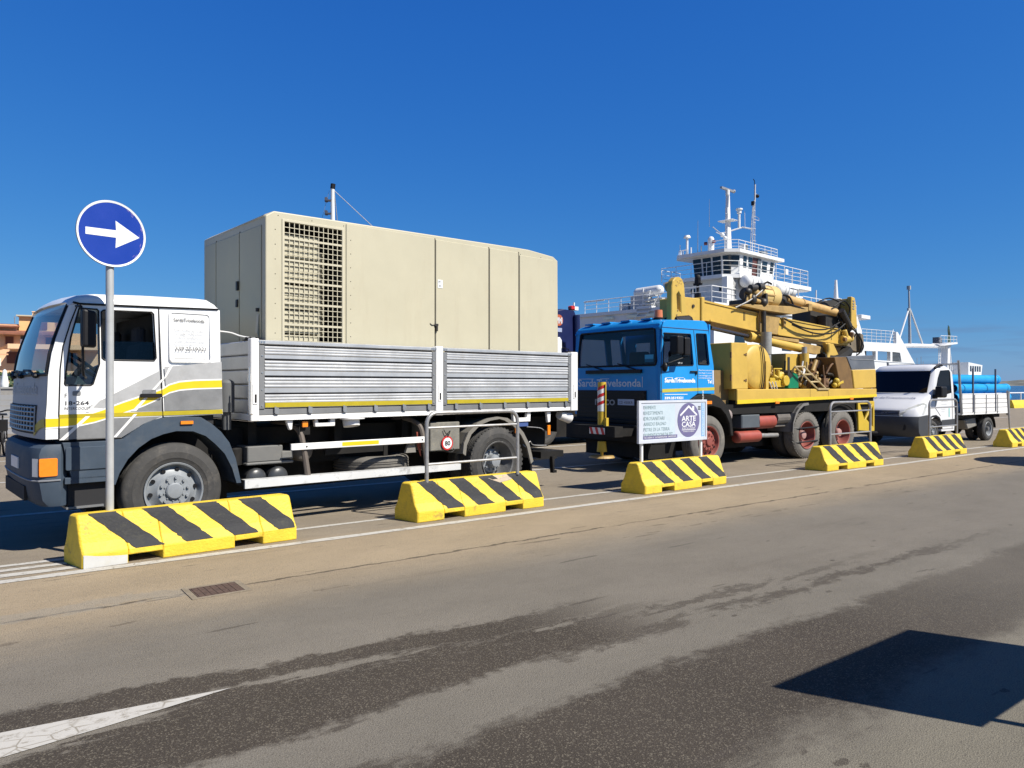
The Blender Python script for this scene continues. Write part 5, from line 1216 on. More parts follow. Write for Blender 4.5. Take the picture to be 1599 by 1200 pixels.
    m = MB(); m.prism([(3.34,1.52),(3.36,2.31),(3.92,2.325),(3.92,1.52)], .60, 1.05); m.prism([(3.335,1.52),(3.355,2.31),(3.92,2.325),(3.92,1.52)], 1.05, 2.0); mb_ = m.build('valve_cabinet', YELLOW, t, bevel=.012)
    m = MB(); m.box(3.42,3.50,.59,.60,1.85,2.24); m.build('cabinet_slot', DARK_IN, mb_)
    # rotary head and winch on top of the mast
    m = MB(); m.lathe([(.001,2.62),(.2,2.62),(.235,2.66),(.235,2.95),(.25,2.96),(.25,3.22),(.22,3.26),(.001,3.26)], (0,.85,3.60), 'x', 32); rh = m.build('rotary_head', mat('pale_yellow_paint', (.60,.44,.17), .55, var=.15, dirt=(.2,.13,.06), damt=.6, dscale=4), t, smooth=True, ang=40)
    m = MB()
    for a_ in range(10):
        an = 2*math.pi*a_/10; m.cyl((2.66,.85+.225*math.cos(an),3.60+.225*math.sin(an)),(3.0,.85+.225*math.cos(an),3.60+.225*math.sin(an)),.028,n=8)
    m.build('head_bolts', OCHRE, rh, smooth=True)
    m = MB(); m.cyl((2.40,.85,3.58),(2.64,.85,3.58),.2,n=22); m.cyl((2.15,.8,3.60),(2.42,.8,3.60),.14,n=18); m.cyl((1.98,.72,3.56),(2.3,.72,3.56),.10,n=14); m.cyl((3.24,.85,3.55),(3.62,.85,3.50),.165,n=20); m.cyl((3.60,.85,3.50),(3.85,.85,3.46),.11,n=16); m.box(2.0,2.75,.72,1.1,3.3,3.46); m.cyl((2.35,.62,3.74),(2.5,.62,3.74),.10,n=14); m.ball((2.55,.62,3.42),.10); m.ball((2.15,.58,3.46),.09,.07,.11); m.ball((2.0,.6,3.62),.10,.08,.08); m.cyl((2.05,.58,3.70),(2.25,.58,3.72),.07,n=12); m.cyl((2.62,.585,3.40),(2.62,.60,3.62),.04,n=8); m.build('hydraulic_motor', GREASE, t, smooth=True, ang=40)
    m = MB(); m.cyl((2.02,.66,3.50),(2.14,.66,3.50),.10,n=16); m.cyl((2.24,.64,3.62),(2.44,.64,3.62),.085,n=16); m.ball((2.24,.64,3.62),.06,.085,.085); m.cyl((2.0,.64,3.40),(2.02,.66,3.66),.05,n=10); m.cyl((2.3,.64,3.45),(2.6,.66,3.42),.05,n=10); m.box(2.62,2.72,.60,.75,3.28,3.50); m.build('winch_motor', OCHRE, t, smooth=True, ang=40)
    m = MB()
    for q in ([(1.90,.62,3.30),(1.93,.60,3.52),(2.05,.60,3.62)], [(2.6,.60,3.72),(2.5,.58,3.80),(2.3,.6,3.72),(2.2,.6,3.5)], [(2.8,.58,3.84),(2.6,.57,3.86),(2.4,.6,3.70)], [(3.3,.62,3.64),(3.5,.6,3.60),(3.7,.62,3.40)], [(3.3,.6,3.48),(3.6,.58,3.42),(4.1,.6,3.36)]): m.tube(smooth_path(q), .022, 6)
    m.build('hydraulic_hose', BLACK, t)
    m = MB(); m.tube(smooth_path([(1.6,.62,3.25),(2.0,.56,3.42),(2.35,.55,3.62),(2.55,.56,3.76)]), .016, 6); m.build('steel_cable', GALV, t)
    m = MB(); m.prism([(1.75,3.335),(4.32,3.42),(4.34,3.34),(3.55,3.21),(2.5,3.24),(1.75,3.295)], .58, 1.15); m.prism([(4.2,3.50),(4.34,3.50),(4.34,3.33),(4.2,3.33)], .56, 1.16); m.build('head_carriage', OCHRE, t, bevel=.01)
    m = MB(); m.box(1.0,4.25,.56,1.16,3.325,3.345); m.T = None
    m = MB(); m.cyl((3.55,.75,3.585),(5.6,.75,3.385),.10,n=20); m.cyl((4.18,.75,3.523),(4.22,.75,3.519),.112,n=20); m.cyl((5.45,.75,3.40),(5.64,.75,3.38),.085,.06,16); m.build('feed_cylinder', mat('rust_stained_yellow', (.50,.32,.12), .6, var=.2, scale=5, dirt=(.24,.11,.04), damt=.6, dscale=4), t, smooth=True, ang=40)
    # rear block: dark head plates, hoses, tail box
    m = MB(); m.prism([(4.95,3.60),(6.28,3.80),(6.28,3.05),(5.6,2.98),(4.95,3.10)], 1.0, 1.08); m.box(4.95,6.3,1.08,1.5,3.0,3.62); m.build('rear_plate', mat('tarred_dark_metal', (.035,.032,.03), .6, var=.4), t)
    m = MB(); m.prism([(6.25,3.82),(6.40,3.80),(6.44,3.70),(6.52,3.05),(6.36,2.98),(6.20,3.04),(6.24,3.2)], .70, .82); m.box(6.27,6.42,.82,1.5,3.05,3.78); m.build('end_plate', YELLOW, t, bevel=.012)
    m = MB()
    for k in range(4): m.box(6.30,6.37,.688,.70,3.5+k*.065,3.535+k*.065)
    m.build('end_fittings', GALV, t)
    m = MB(); m.prism([(5.95,2.86),(6.75,2.93),(6.86,2.85),(6.86,2.55),(6.75,2.45),(6.0,2.55)], .85, 1.5); m.prism([(6.75,2.93),(6.90,2.90),(6.93,2.60),(6.80,2.42)], .75, 1.55); m.build('tail_box', mat('dusty_brown_metal', (.16,.13,.09), .75, var=.35, scale=5), t, bevel=.015)
    m = MB(); m.prism([(5.66,2.99),(5.9,2.96),(6.1,2.75),(6.05,2.58),(5.66,2.60)], .68, 1.18); m.cyl((5.70,.64,2.72),(6.10,.64,2.76),.10,n=16); m.cyl((5.75,.60,2.95),(5.85,.60,2.76),.06,n=12); m.build('mast_hinge', YELLOW, t, bevel=.012)
    m = MB(); m.cyl((5.72,.53,2.72),(5.72,.6,2.72),.05,n=12); m.cyl((5.98,.53,2.9),(6.02,.6,2.7),.045,n=10); m.build('hinge_pin', RUST, t)
    m = MB(); random.seed(11)
    for k in range(12):
        a = Vector((5.62+random.uniform(-.2,.35), .62+random.uniform(0,.3), 3.32+random.uniform(-.1,.15))); c = Vector((6.0+random.uniform(-.1,.35), .60+random.uniform(0,.2), 2.72+random.uniform(-.1,.2)))
        mid = (a+c)/2 + Vector((random.uniform(-.1,.35), -.08, random.uniform(-.12,.1))); m.tube(smooth_path([a, mid, c]), random.uniform(.012,.024), 6)
    for q in ([(3.6,.60,2.98),(4.4,.57,2.82),(5.2,.57,2.86),(5.75,.58,3.1)], [(3.3,.60,3.1),(4.0,.58,2.93),(4.9,.57,2.93),(5.5,.58,3.12)], [(6.1,.58,3.0),(6.45,.56,2.75),(6.42,.56,2.45),(6.3,.6,2.35)], [(5.9,.58,3.1),(6.3,.56,2.85),(6.55,.56,2.6),(6.5,.6,2.42)], [(5.3,.6,3.5),(5.7,.58,3.66),(6.0,.6,3.5),(5.95,.62,3.3)], [(4.9,.9,3.55),(5.6,.9,3.75),(6.1,.8,3.6)]): m.tube(smooth_path(q), .018, 6)
    m.build('hydraulic_hose', BLACK, t, smooth=True)
    m = MB(); m.cyl((5.60,.60,3.42),(5.95,.60,3.05),.09,n=14); m.cyl((5.5,.8,3.0),(5.8,.8,3.0),.12,n=12); m.box(5.2,5.7,.75,.98,3.02,3.3); m.build('hydraulic_motor', GREASE, t)
    m = MB(); m.tube(smooth_path([(4.9,.7,2.24),(5.4,.68,2.20),(5.9,.7,2.35),(6.2,.8,2.45)]), .15, 8); m.build('canvas_wrap', BLACK_M, t, smooth=True)
    # control cabin at the tail
    m = MB(); m.prism([(4.80,1.52),(4.02,1.54),(4.02,2.20),(4.86,2.24),(5.06,1.95),(5.15,1.515)], .03, 1.0); 
    m = MB(); m.prism([(4.62,1.52),(4.35,2.24),(4.84,2.25),(5.05,1.95),(5.14,1.515)], .02, .9); m.build('cabin_side', mat('rusty_brown_panel', (.17,.095,.03), .7, var=.35, scale=3), t, bevel=.01)
    m = MB(); m.prism([(5.06,1.955),(5.15,1.52),(6.12,1.54),(6.10,1.985)], .0, .9); m.build('control_desk', YELLOW, t, bevel=.015)
    m = MB(); m.prism([(5.05,1.965),(4.84,2.26),(6.02,2.325),(6.10,1.995)], .01, .88); cb = m.build('cabin_hood', mat('grey_blue_hood', (.12,.13,.15), .35, var=.25, dirt=(.26,.25,.23), damt=.4), t, bevel=.012)
    m = MB(); m.box(5.0,6.0,.0,.01,2.20,2.215); m.build('hood_trim', GALV, cb)
    # ladder
    m = MB()
    for dx in (0, .34): m.tube([(2.80+dx,.0,2.0),(3.64+dx,-.01,1.51)], .020, 6)
    for k in range(4): x_ = 2.80+.84*(k/3); z_ = 2.0-.49*k/3; m.tube([(x_,.0,z_),(x_+.36,-.005,z_+.005)], .018, 6)
    m.tube([(3.62,-.03,1.505),(4.05,-.03,1.505),(4.05,-.03,1.53),(3.62,-.03,1.53)], .012, 5); m.tube([(2.80,.0,2.0),(2.80,.2,1.75)], .018, 6)
    m.build('deck_ladder', mat('tan_ladder_paint', (.46,.36,.19), .6, var=.2, dirt=(.2,.14,.07), damt=.5), t)
    m = MB(); m.prism([(2.72,1.53),(2.72,1.80),(2.78,1.88),(2.92,1.89),(3.05,1.84),(3.10,1.74),(3.10,1.535)], .10, .42); m.build('green_guard', GREEN, t, bevel=.015)
    m = MB(); m.cyl((2.75,.08,1.84),(2.75,.2,1.84),.09,n=14); m.build('guard_pulley', GREASE, t)
    # pump and pipework clutter on the deck
    random.seed(23)
    m = MB()
    for k in range(9):
        x_ = random.uniform(2.05,2.7); z_ = random.uniform(1.58,1.85); m.cyl((x_,random.uniform(.08,.2),z_),(x_+random.uniform(-.2,.2),random.uniform(.1,.4),z_+random.uniform(-.1,.12)),random.uniform(.03,.08),n=12)
    m.cyl((2.60,.06,1.70),(2.60,.2,1.70),.11,n=18); m.box(2.1,2.62,.12,.4,1.56,1.76); m.cyl((2.35,.1,1.76),(2.35,.1,1.92),.035,n=8); m.tube([(2.2,.1,1.8),(2.2,.1,1.95),(2.5,.12,1.95)], .02, 6); m.build('mud_pump', YELLOW_B, t, bevel=.008)
    m = MB()
    for x_, r_ in ((3.95,.13),(4.02,.10)): pass
    m.cyl((4.0,.4,1.75),(4.0,.4,2.0),.13,n=16); m.ball((4.0,.4,2.0),.13,.13,.09); m.cyl((4.0,.4,2.06),(4.0,.4,2.14),.05,n=10); m.cyl((4.30,.45,2.0),(4.38,.42,2.16),.07,n=12); m.box(3.86,4.15,.3,.6,1.55,1.72); m.build('pressure_vessel', RUST, t, smooth=True, ang=40)
    m = MB(); m.box(3.98,4.16,.05,.2,1.56,1.76); m.cyl((4.07,.1,1.76),(4.06,.12,2.06),.014,n=6); m.cyl((4.1,.1,1.76),(4.36,.2,2.06),.012,n=6); m.ball((4.12,.1,1.66),.08); m.build('valve_block', RUST, t)
    m = MB(); m.tube(smooth_path([(4.15,.1,1.86),(4.30,.08,2.05),(4.48,.08,2.12),(4.68,.08,2.12),(4.76,.08,2.02),(4.78,.08,1.86)]), .022, 7); m.tube([(4.5,.06,2.01),(4.85,.06,2.02)], .014, 6); m.build('gooseneck_pipe', RUST, t, smooth=True)
    m = MB(); m.box(4.58,4.68,.06,.16,1.55,1.90); m.cyl((4.5,.08,1.62),(4.72,.08,1.68),.07,n=10); m.ball((4.50,.06,1.70),.07); m.ball((4.42,.06,1.60),.06); m.lathe([(.085,-.01),(.1,0),(.085,.01)], (4.82,.04,1.66), 'y', 18); m.cyl((4.72,.04,1.66),(4.92,.04,1.66),.01,n=6); m.tube([(4.6,.06,1.88),(4.66,.06,2.0)], .03, 6); m.build('hand_valves', YELLOW_B, t)
    m = MB()
    for k in range(44):
        a = Vector((random.uniform(2.1,4.7), random.uniform(.15,.6), random.uniform(1.54,1.72))); c = a + Vector((random.uniform(-.5,.6), random.uniform(-.1,.1), random.uniform(-.05,.22)))
        m.tube(smooth_path([a, (a+c)/2+Vector((0,-.05,random.uniform(-.02,.1))), c], 4), random.uniform(.014,.03), 6)
    m.box(2.0,4.7,.55,.9,1.52,1.72); m.build('deck_hoses', GREASE, t)
    m = MB()
    for k in range(6): x_ = 3.2+.24*k; m.cyl((x_,random.uniform(.45,.55),1.7),(x_+random.uniform(-.05,.05),.5,random.uniform(1.85,2.3)),.02,n=6)
    m.box(3.95,4.8,.9,1.6,1.6,2.15); m.build('engine_block', GREASE, t)
    m = MB()
    for k in range(22):
        a = Vector((random.uniform(2.1,4.6), random.uniform(.15,.5), random.uniform(1.56,1.95))); c = a+Vector((random.uniform(-.18,.18), random.uniform(-.05,.05), random.uniform(-.15,.25)))
        m.cyl(a, c, random.uniform(.012,.045), n=8)
        if k % 3 == 0: m.ball(tuple(a), random.uniform(.03,.065), n=8, m=6)
    m.build('pipe_fittings', OCHRE, t, smooth=True, ang=50)
    m = MB(); m.box(2.0,3.3,1.1,2.0,1.52,2.2); m.box(3.95,4.4,1.0,1.9,1.5,2.35); m.cyl((2.2,.7,2.05),(2.9,.75,2.12),.10,n=12); m.build('compressor', GREASE, t, bevel=.03)
    m = MB(); m.cyl((3.68,.42,1.9),(3.74,.42,2.15),.018,n=6); m.prism([(3.72,1.72),(3.80,1.72),(3.86,2.02),(3.78,2.02)], .42, .44); m.prism([(4.0,1.7),(4.06,1.69),(4.0,1.62)], .1, .12); m.build('pale_rag', SIGN_W, t)
    m = MB()
    for k in range(3): m.tube([(2.02+.09*k,.02,1.525),(1.93+.10*k,.02,1.67)], .012, 5)
    m.build('short_rungs', SIGN_W, t)
    # rear leg frame
    m = MB(); m.prism([(5.30,1.22),(6.04,1.22),(6.04,.50),(5.34,.50)], .0, .05, 'y', [[(5.40,1.15),(5.93,1.15),(5.6,.78)],[(5.98,1.10),(5.98,.6),(5.68,.80)]]); m.box(5.92,6.06,.05,.35,.5,1.22); m.build('rear_leg', YELLOW_B, t, bevel=.008)
    m = MB(); m.box(5.5,6.1,.1,2.3,.46,.56); m.tube([(5.35,.0,.52),(6.15,.0,.46)], .025, 6); m.build('rear_bumper', BLACK_M, t)
    return t
rig_truck()

# ------------------------------------------------------------------ small white pickup
def pickup():
    t = thing('pickup_truck', 'small white drop side pickup with black windscreen, carrying blue pipes', 'pickup', (11.2, 19.6, 0), frame_rot(56))
    W = 1.72
    prof = [(-.86,.26),(-.93,.40),(-.95,.72),(-.92,.80),(-.88,.93),(-.80,1.00),(-.62,1.12),(-.36,1.28),(-.16,1.385),(.10,1.99),(.16,2.08),(.30,2.15),(.55,2.17),(.85,2.15),(.96,2.11),(1.02,2.0),(1.13,1.5),(1.185,.80),(1.15,.36),(.46,.36)]
    wheel = [(.45,.42),(.42,.56),(.32,.70),(.15,.76),(-.02,.75),(-.2,.70),(-.32,.58),(-.36,.42),(-.36,.28)]
    full = prof + wheel
    def sec(y, pull, zc=0, inset=0):
        out = []
        for x, z in full:
            k = max(0, min(1, (.3-x)/.9)) if z > .3 else max(0, min(1, (.0-x)/.9))
            xx = x + pull*k
            zz = z - zc*max(0, (z-1.9)/.3) if z > 1.9 else z
            if z > 2.0: zz -= zc*.5
            out.append((xx, y, zz))
        return out
    b = MB(); b.loft([sec(.0,.26,.10), sec(.03,.20,.06), sec(.10,.12,.02), sec(.30,.04), sec(W/2,0), sec(W-.30,.04), sec(W-.10,.12,.02), sec(W-.03,.20,.06), sec(W,.26,.10)])
    body = b.build('cab_body', mat('white_van_paint', (.66,.67,.69), .35, var=.05, coat=.2), t, smooth=True, ang=45)
    def surf(x, z, y):
        e = min(y, W-y); p = .26 if e <= 0 else .26+(.20-.26)*e/.03 if e < .03 else .20+(.12-.20)*(e-.03)/.07 if e < .10 else .12+(.04-.12)*(e-.10)/.2 if e < .3 else .04*(1-(e-.3)/(W/2-.3))
        return p*max(0, min(1, (.3-x)/.9))
    def patch(x0, z0, x1, z1, y0, y1, off=.006, n=14):
        nx, nz = -(z1-z0), (x1-x0); L = math.hypot(nx, nz); nx /= L; nz /= L
        if nx > 0: nx, nz = -nx, -nz
        def fn(a, c):
            y = y0+(y1-y0)*a; x = x0+(x1-x0)*c; z = z0+(z1-z0)*c
            return (x+surf(x,z,y)+nx*off, y, z+nz*off)
        return MB().grid(fn, n, 5)
    patch(-.155,1.395,.095,1.985,.10,W-.10,.010).build('windscreen', GLASS_K, body, smooth=True)
    g = MB(); g.prism([(.13,1.42),(.26,1.80),(.38,2.0),(.86,2.02),(.92,1.96),(1.0,1.40),(.62,1.34)], -.006, -.001); g.build('side_window', GLASS_K, body)
    g = MB(); g.tube([(.10,.0,2.06),(.28,.01,2.125),(.50,.015,2.135)], .035, 6); g.build('roof_trim', BLACK, body)
    bp = MB()
    def bsec(y, pull): return [(x+pull*(1 if x < -.3 else .3), y, z) for x, z in [(-.90,.24),(-1.01,.38),(-1.03,.66),(-1.0,.775),(-.50,.815),(-.36,.75),(-.38,.30)]]
    bp.loft([bsec(-.035,.23), bsec(.04,.16), bsec(.15,.10), bsec(.4,.03), bsec(W/2,0), bsec(W-.4,.03), bsec(W-.15,.10), bsec(W-.04,.16), bsec(W+.035,.23)])
    bu = bp.build('bumper', mat('charcoal_plastic', (.045,.048,.055), .5), t, smooth=True, ang=40)
    g = MB(); g.prism(rrect(.22,.52,.42,.58,.05), -.955, -.94, 'x'); g.build('fog_recess', DARK_IN, bu)
    g = patch(-.925,.80,-.885,.93,.42,W-.42,.012,10); gr = g.build('grille', BLACK, body)
    g = MB()
    for z in (.83,.87,.91): g.tube([(-.925+(z-.8)*.3+surf(-.9,z,y)-.018,y,z) for y in [.42+(W-.84)*i/8 for i in range(9)]], .007, 5)
    g.build('grille_bars', mat('pale_grille_bar', (.5,.51,.52), .3, metal=.4), gr)
    g = MB(); g.text('IVECO', W/2+.25, .845, .07, 'front', .42, y=-.945); g.build('badge', INK_D, gr)
    for a, c in ((.0,.40),(W,W-.40)):
        h = MB()
        pts = [(-.93,.765,.40),(-.93,.86,.36),(-.80,.985,.24),(-.66,1.09,.10),(-.58,1.12,.03),(-.56,1.06,.0),(-.70,.84,.0),(-.80,.775,.10)]
        vs = []
        for x, z, y in pts:
            yy = y if a == 0 else W-y; vs.append((x+surf(x,z,yy)-.035, yy+(-.03 if a == 0 else .03)*(1 if y < .12 else 0), z+.02))
        cen = sum((Vector(v) for v in vs), Vector())/len(vs) + Vector((-.035, -.02 if a == 0 else .02, .01))
        k = len(vs); h.add(vs+[cen], [(i,(i+1) % k,k) for i in range(k)]); h.build('headlight', mat('headlight_glass', (.55,.56,.53), .12, var=.25, scale=9, coat=.8), body, smooth=True)
    x = MB(); x.text('SardaTrivelsonda', 1.45, 0, .12, 'front', 1.2)
    for i, v in enumerate(x.v):
        z = 1.235+v.z*.55; xx = -.36+(z-1.28)*1.6; x.v[i] = Vector((xx+surf(xx,z,v.y)-.012, v.y, z+.008))
    x.build('bonnet_lettering', mat('blue_grey_ink', (.10,.12,.22), .5), body)
    d = MB(); d.tube([(.16,-.002,1.40),(.12,-.002,1.0),(.40,-.002,.78)], .006, 4); d.tube([(1.02,-.002,1.40),(1.06,-.002,.7),(1.03,-.002,.42)], .006, 4); d.tube([(.50,-.002,.42),(1.1,-.002,.42)], .006, 4); d.build('door_seam', SEAM, body)
    d = MB(); d.prism([(.46,.66),(1.17,.68),(1.165,.52),(.46,.50)], -.010, -.001); d.build('side_moulding', mat('charcoal_plastic', (.05,.05,.05), .5), body)
    x = MB()
    x.text('SardaTrivelsonda', .42, 1.16, .055, y=-.004, width=.36)
    for i in range(4): x.box(.45,.45+.28-.04*i,-.004,-.003,1.08-i*.065,1.09-i*.065)
    x.build('door_lettering', INK_L, body)
    x = MB(); x.box(.84,.90,-.004,-.003,.74,.98); x.build('teal_logo', mat('teal_ink', (.25,.5,.5), .5), body)
    m = MB(); m.box(-.02,.30,-.24,-.05,1.27,1.58); m.box(-.05,.1,-.10,.02,1.24,1.36); m.build('mirror', BLACK, t, bevel=.05, seg=2)
    m = MB(); m.box(-.02,.2,W+.05,W+.24,1.27,1.58); m.build('mirror', BLACK, t, bevel=.05, seg=2)
    m = MB(); a = wheel; k = len(a); m.add([(x,-.006,z+.0) for x, z in a]+[(x*1.12,-.006,.42+(z-.42)*1.14) for x, z in a], [(i,i+1,i+1+k,i+k) for i in range(k-1)]); m.add([(x,.0,z) for x, z in a]+[(x,.4,z) for x, z in a], [(i,i+1,i+1+k,i+k) for i in range(k-1)]); m.build('wheel_arch', BLACK, t)
    front_wheel(t, .03, .02, .335, .335, RUBBER, RIM, .2); far_wheel(t, .03, W-.22, .335, .335, RUBBER, .2)
    rear_wheel(t, 3.10, -.03, .345, .345, RUBBER, RIM, RIM_D, .2, depth=.12); far_wheel(t, 3.10, W-.45, .345, .345, RUBBER, .45); axle(t, 3.10, .345, .2, W-.2)
    c = MB(); c.box(1.1,4.0,.35,.45,.45,.62); c.box(1.1,4.0,W-.45,W-.35,.45,.62); c.box(1.2,4.1,.1,W-.1,.66,.78); c.box(3.4,4.0,.3,W-.3,.35,.6); c.box(1.25,1.8,.5,1.2,.3,.66); c.build('chassis', BLACK_M, t)
    m = MB(); m.prism([(2.0,.62),(2.65,.70),(2.75,.42),(2.2,.34)], .12, .5); m.build('fuel_tank', mat('dull_grey_tank', (.22,.21,.19), .6), t, bevel=.03)
    m = MB(); q = arc(3.10,.36,.46,0,150,10); k = len(q); m.add([(x,-.03,z) for x, z in q]+[(x,.5,z) for x, z in q], [(i,i+1,i+1+k,i+k) for i in range(k-1)]); m.build('rear_mudguard', BLACK_M, t)
    # bed
    B = -.12; E = W+.12
    wl = MB()
    for k in range(4): z = .84+k*.128; wl.box(1.36,4.12,B,B+.03,z,z+.118)
    wl.box(1.36,4.12,B+.004,B+.028,.83,1.345); sd = wl.build('side_board', W_PAINT, t, bevel=.006)
    m = MB()
    for k in range(1,4): z = .84+k*.128; m.box(1.36,4.12,B-.0015,B+.0,z-.010,z)
    m.build('board_gap', mat('grey_gap', (.16,.16,.16), .7), sd)
    m = MB(); m.box(1.34,4.15,B-.006,B+.035,1.345,1.37); m.build('top_rail', W_PAINT, sd)
    m = MB()
    for x in (2.05,2.75,3.45): m.box(x-.02,x+.02,B-.012,B,.80,1.33)
    m.build('board_strap', GALV, sd)
    m = MB(); m.box(1.36,4.12,E-.03,E,.83,1.36); m.build('far_side_board', W_PAINT, t)
    m = MB(); m.box(4.10,4.14,B+.04,E-.04,.84,1.36); m.build('tailgate', W_PAINT, t)
    m = MB(); m.box(1.30,4.15,B+.005,E-.005,.78,.83); m.build('bed_floor', W_PAINT, t)
    m = MB(); m.box(4.13,4.20,B-.02,B+.05,.72,1.42); m.build('corner_post', GALV, t)
    m = MB(); m.tube([(1.32,B,.80),(1.22,B,1.5),(1.14,B,2.20),(1.12,B,2.28)], .035, 8); m.tube([(1.32,E,.80),(1.22,E,1.5),(1.12,E,2.28)], .035, 8); m.tube([(1.15,B,2.18),(1.15,E,2.18)], .025, 6)
    for k in range(6): y = B+.25+k*.3; m.tube([(1.30,y,.85),(1.15,y,2.17)], .016, 6)
    m.build('headboard_frame', GALV, t)
    for x in (1.96, 3.32):
        m = MB(); m.box(x-.018,x+.018,B-.02,B+.02,.85,2.07); m.build('stake', mat('dark_stake_paint', (.09,.10,.13), .6), t)
    m = MB(); m.tube([(1.5,B+.02,1.28+.0),(1.55,B+.02,1.36)], .01, 5); m.build('hook', BLACK, t)
pickup()
def pipes():
    T = Matrix.Translation((11.2,19.6,0)) @ Matrix.Rotation(frame_rot(56), 4, 'Z')
    n = 0
    rows = [(.98,[.18,.50,.82,1.14,1.46]), (1.245,[.16,.48,.80,1.12,1.44]), (1.51,[.18,.50,.82,1.14,1.46]), (1.775,[.34,.66,.98,1.30])]
    lab = ['bottom', 'third', 'second', 'topmost']
    for ri, (z, ys) in enumerate(rows):
        for k, y in enumerate(ys):
            x1 = 4.45 if ri == 3 else 4.70 if ri else 4.05
            m = MB(); r = .132
            m.lathe([(r-.012,1.45),(r,1.45),(r,x1-.16),(r+.010,x1-.15),(r+.010,x1),(r-.008,x1),(r-.012,1.45)], (0,y,z), 'x', 22)
            o = m.build('blue_pipe', BLUE_P, smooth=True, ang=40); o.matrix_world = T
            tag(o, f'{lab[ri]} blue plastic pipe on the near side of the pickup load' if k == 0 else 'blue plastic pipe behind the near side pipes of the pickup load', 'pipe', 'blue pipes on the pickup')
pipes()

# ------------------------------------------------------------------ truck with the dark blue loading crane, behind
def crane_truck():
    t = thing('crane_truck', 'white truck cab with dark blue folded loading crane, half hidden behind the blue cab', 'truck', (.85, 19.2, 0), frame_rot(50))
    b = MB(); W = 2.3
    b.prism([(-.9,.9),(-1.0,1.9),(-.8,2.82),(.55,2.88),(.62,2.80),(.66,1.0)], 0, .06, 'y', [[(.0,2.55),(.38,2.57),(.40,2.1),(.0,2.1)],[(-.78,2.5),(-.1,2.55),(-.1,2.0),(-.88,2.0)]]); b.prism([(-.9,.9),(-1.0,1.9),(-.8,2.82),(.55,2.88),(.62,2.80),(.66,1.0)], W-.06, W)
    b.box(.58,.66,.06,W-.06,1.0,2.8); b.box(-.8,.55,.06,W-.06,2.80,2.88); b.box(-.95,-.88,.06,W-.06,.9,2.0); body = b.build('cab_body', W_CAB, t, bevel=.03, seg=2)
    g = MB(); g.prism([(.0,2.55),(.38,2.57),(.40,2.1),(.0,2.1)], .02, .03); g.prism([(-.78,2.5),(-.1,2.55),(-.1,2.0),(-.88,2.0)], .02, .03); g.build('side_windows', GLASS_K, body)
    c = MB(); c.box(-.7,6.0,.5,1.8,.6,1.1); c.box(.9,6.0,.0,W,1.1,1.3); c.box(-.95,3.0,.05,W,.22,.92); c.box(3.2,6.0,.3,W,.3,1.1); c.build('chassis', BLACK_M, t)
    for x in (0,4.2): far_wheel(t, x, 0, .5, .5, RUBBER); far_wheel(t, x, W-.28, .5, .5, RUBBER)
    k = MB(); k.prism([(.30,2.95),(.42,3.25),(.72,3.62),(1.05,3.70),(1.55,3.68),(1.70,3.40),(1.75,2.2),(1.9,1.2),(1.3,1.2),(1.2,2.75)], .45, .95); k.box(.85,1.5,.3,1.9,1.2,1.9); cr = k.build('loading_crane', BLUE_D, t, bevel=.04, seg=2)
    k = MB(); k.cyl((1.62,.40,2.0),(1.58,.40,3.55),.09,n=14); k.cyl((1.78,.5,1.5),(1.72,.5,3.5),.05,n=10); k.build('crane_ram', mat('navy_ram', (.01,.015,.07), .35), cr)
    k = MB(); k.lathe([(.001,-.012),(.155,-.012),(.155,0)], (.93,.448,3.38), 'y', 28); e = k.build('round_emblem', mat('rust_orange', (.42,.10,.04), .5), cr)
    k = MB(); k.text('PM', .93, 3.30, .22, y=.432, align='C', bold=.012, width=.25); k.build('emblem_lettering', mat('pale_letter', (.5,.48,.5), .5), e)
    k = MB(); k.box(.66,1.05,.440,.448,3.06,3.17); k.build('pale_label', mat('pale_label', (.30,.34,.48), .5), cr)
    k = MB(); k.box(1.40,1.55,.42,.58,3.70,3.81); k.build('red_lamp', RED, cr, bevel=.02)
    k = MB(); k.tube([(1.5,.43,3.81),(1.5,.43,3.90)], .03, 6); k.box(1.56,1.7,.45,.6,3.70,3.80); k.build('white_fitting', SIGN_W, cr)
    m = MB(); m.box(.66,.74,-.25,-.1,1.9,2.5); m.tube([(.62,-.02,2.6),(.7,-.18,2.55),(.7,-.18,1.85)], .015, 5); m.build('grab_rail', BLACK, t)
crane_truck()
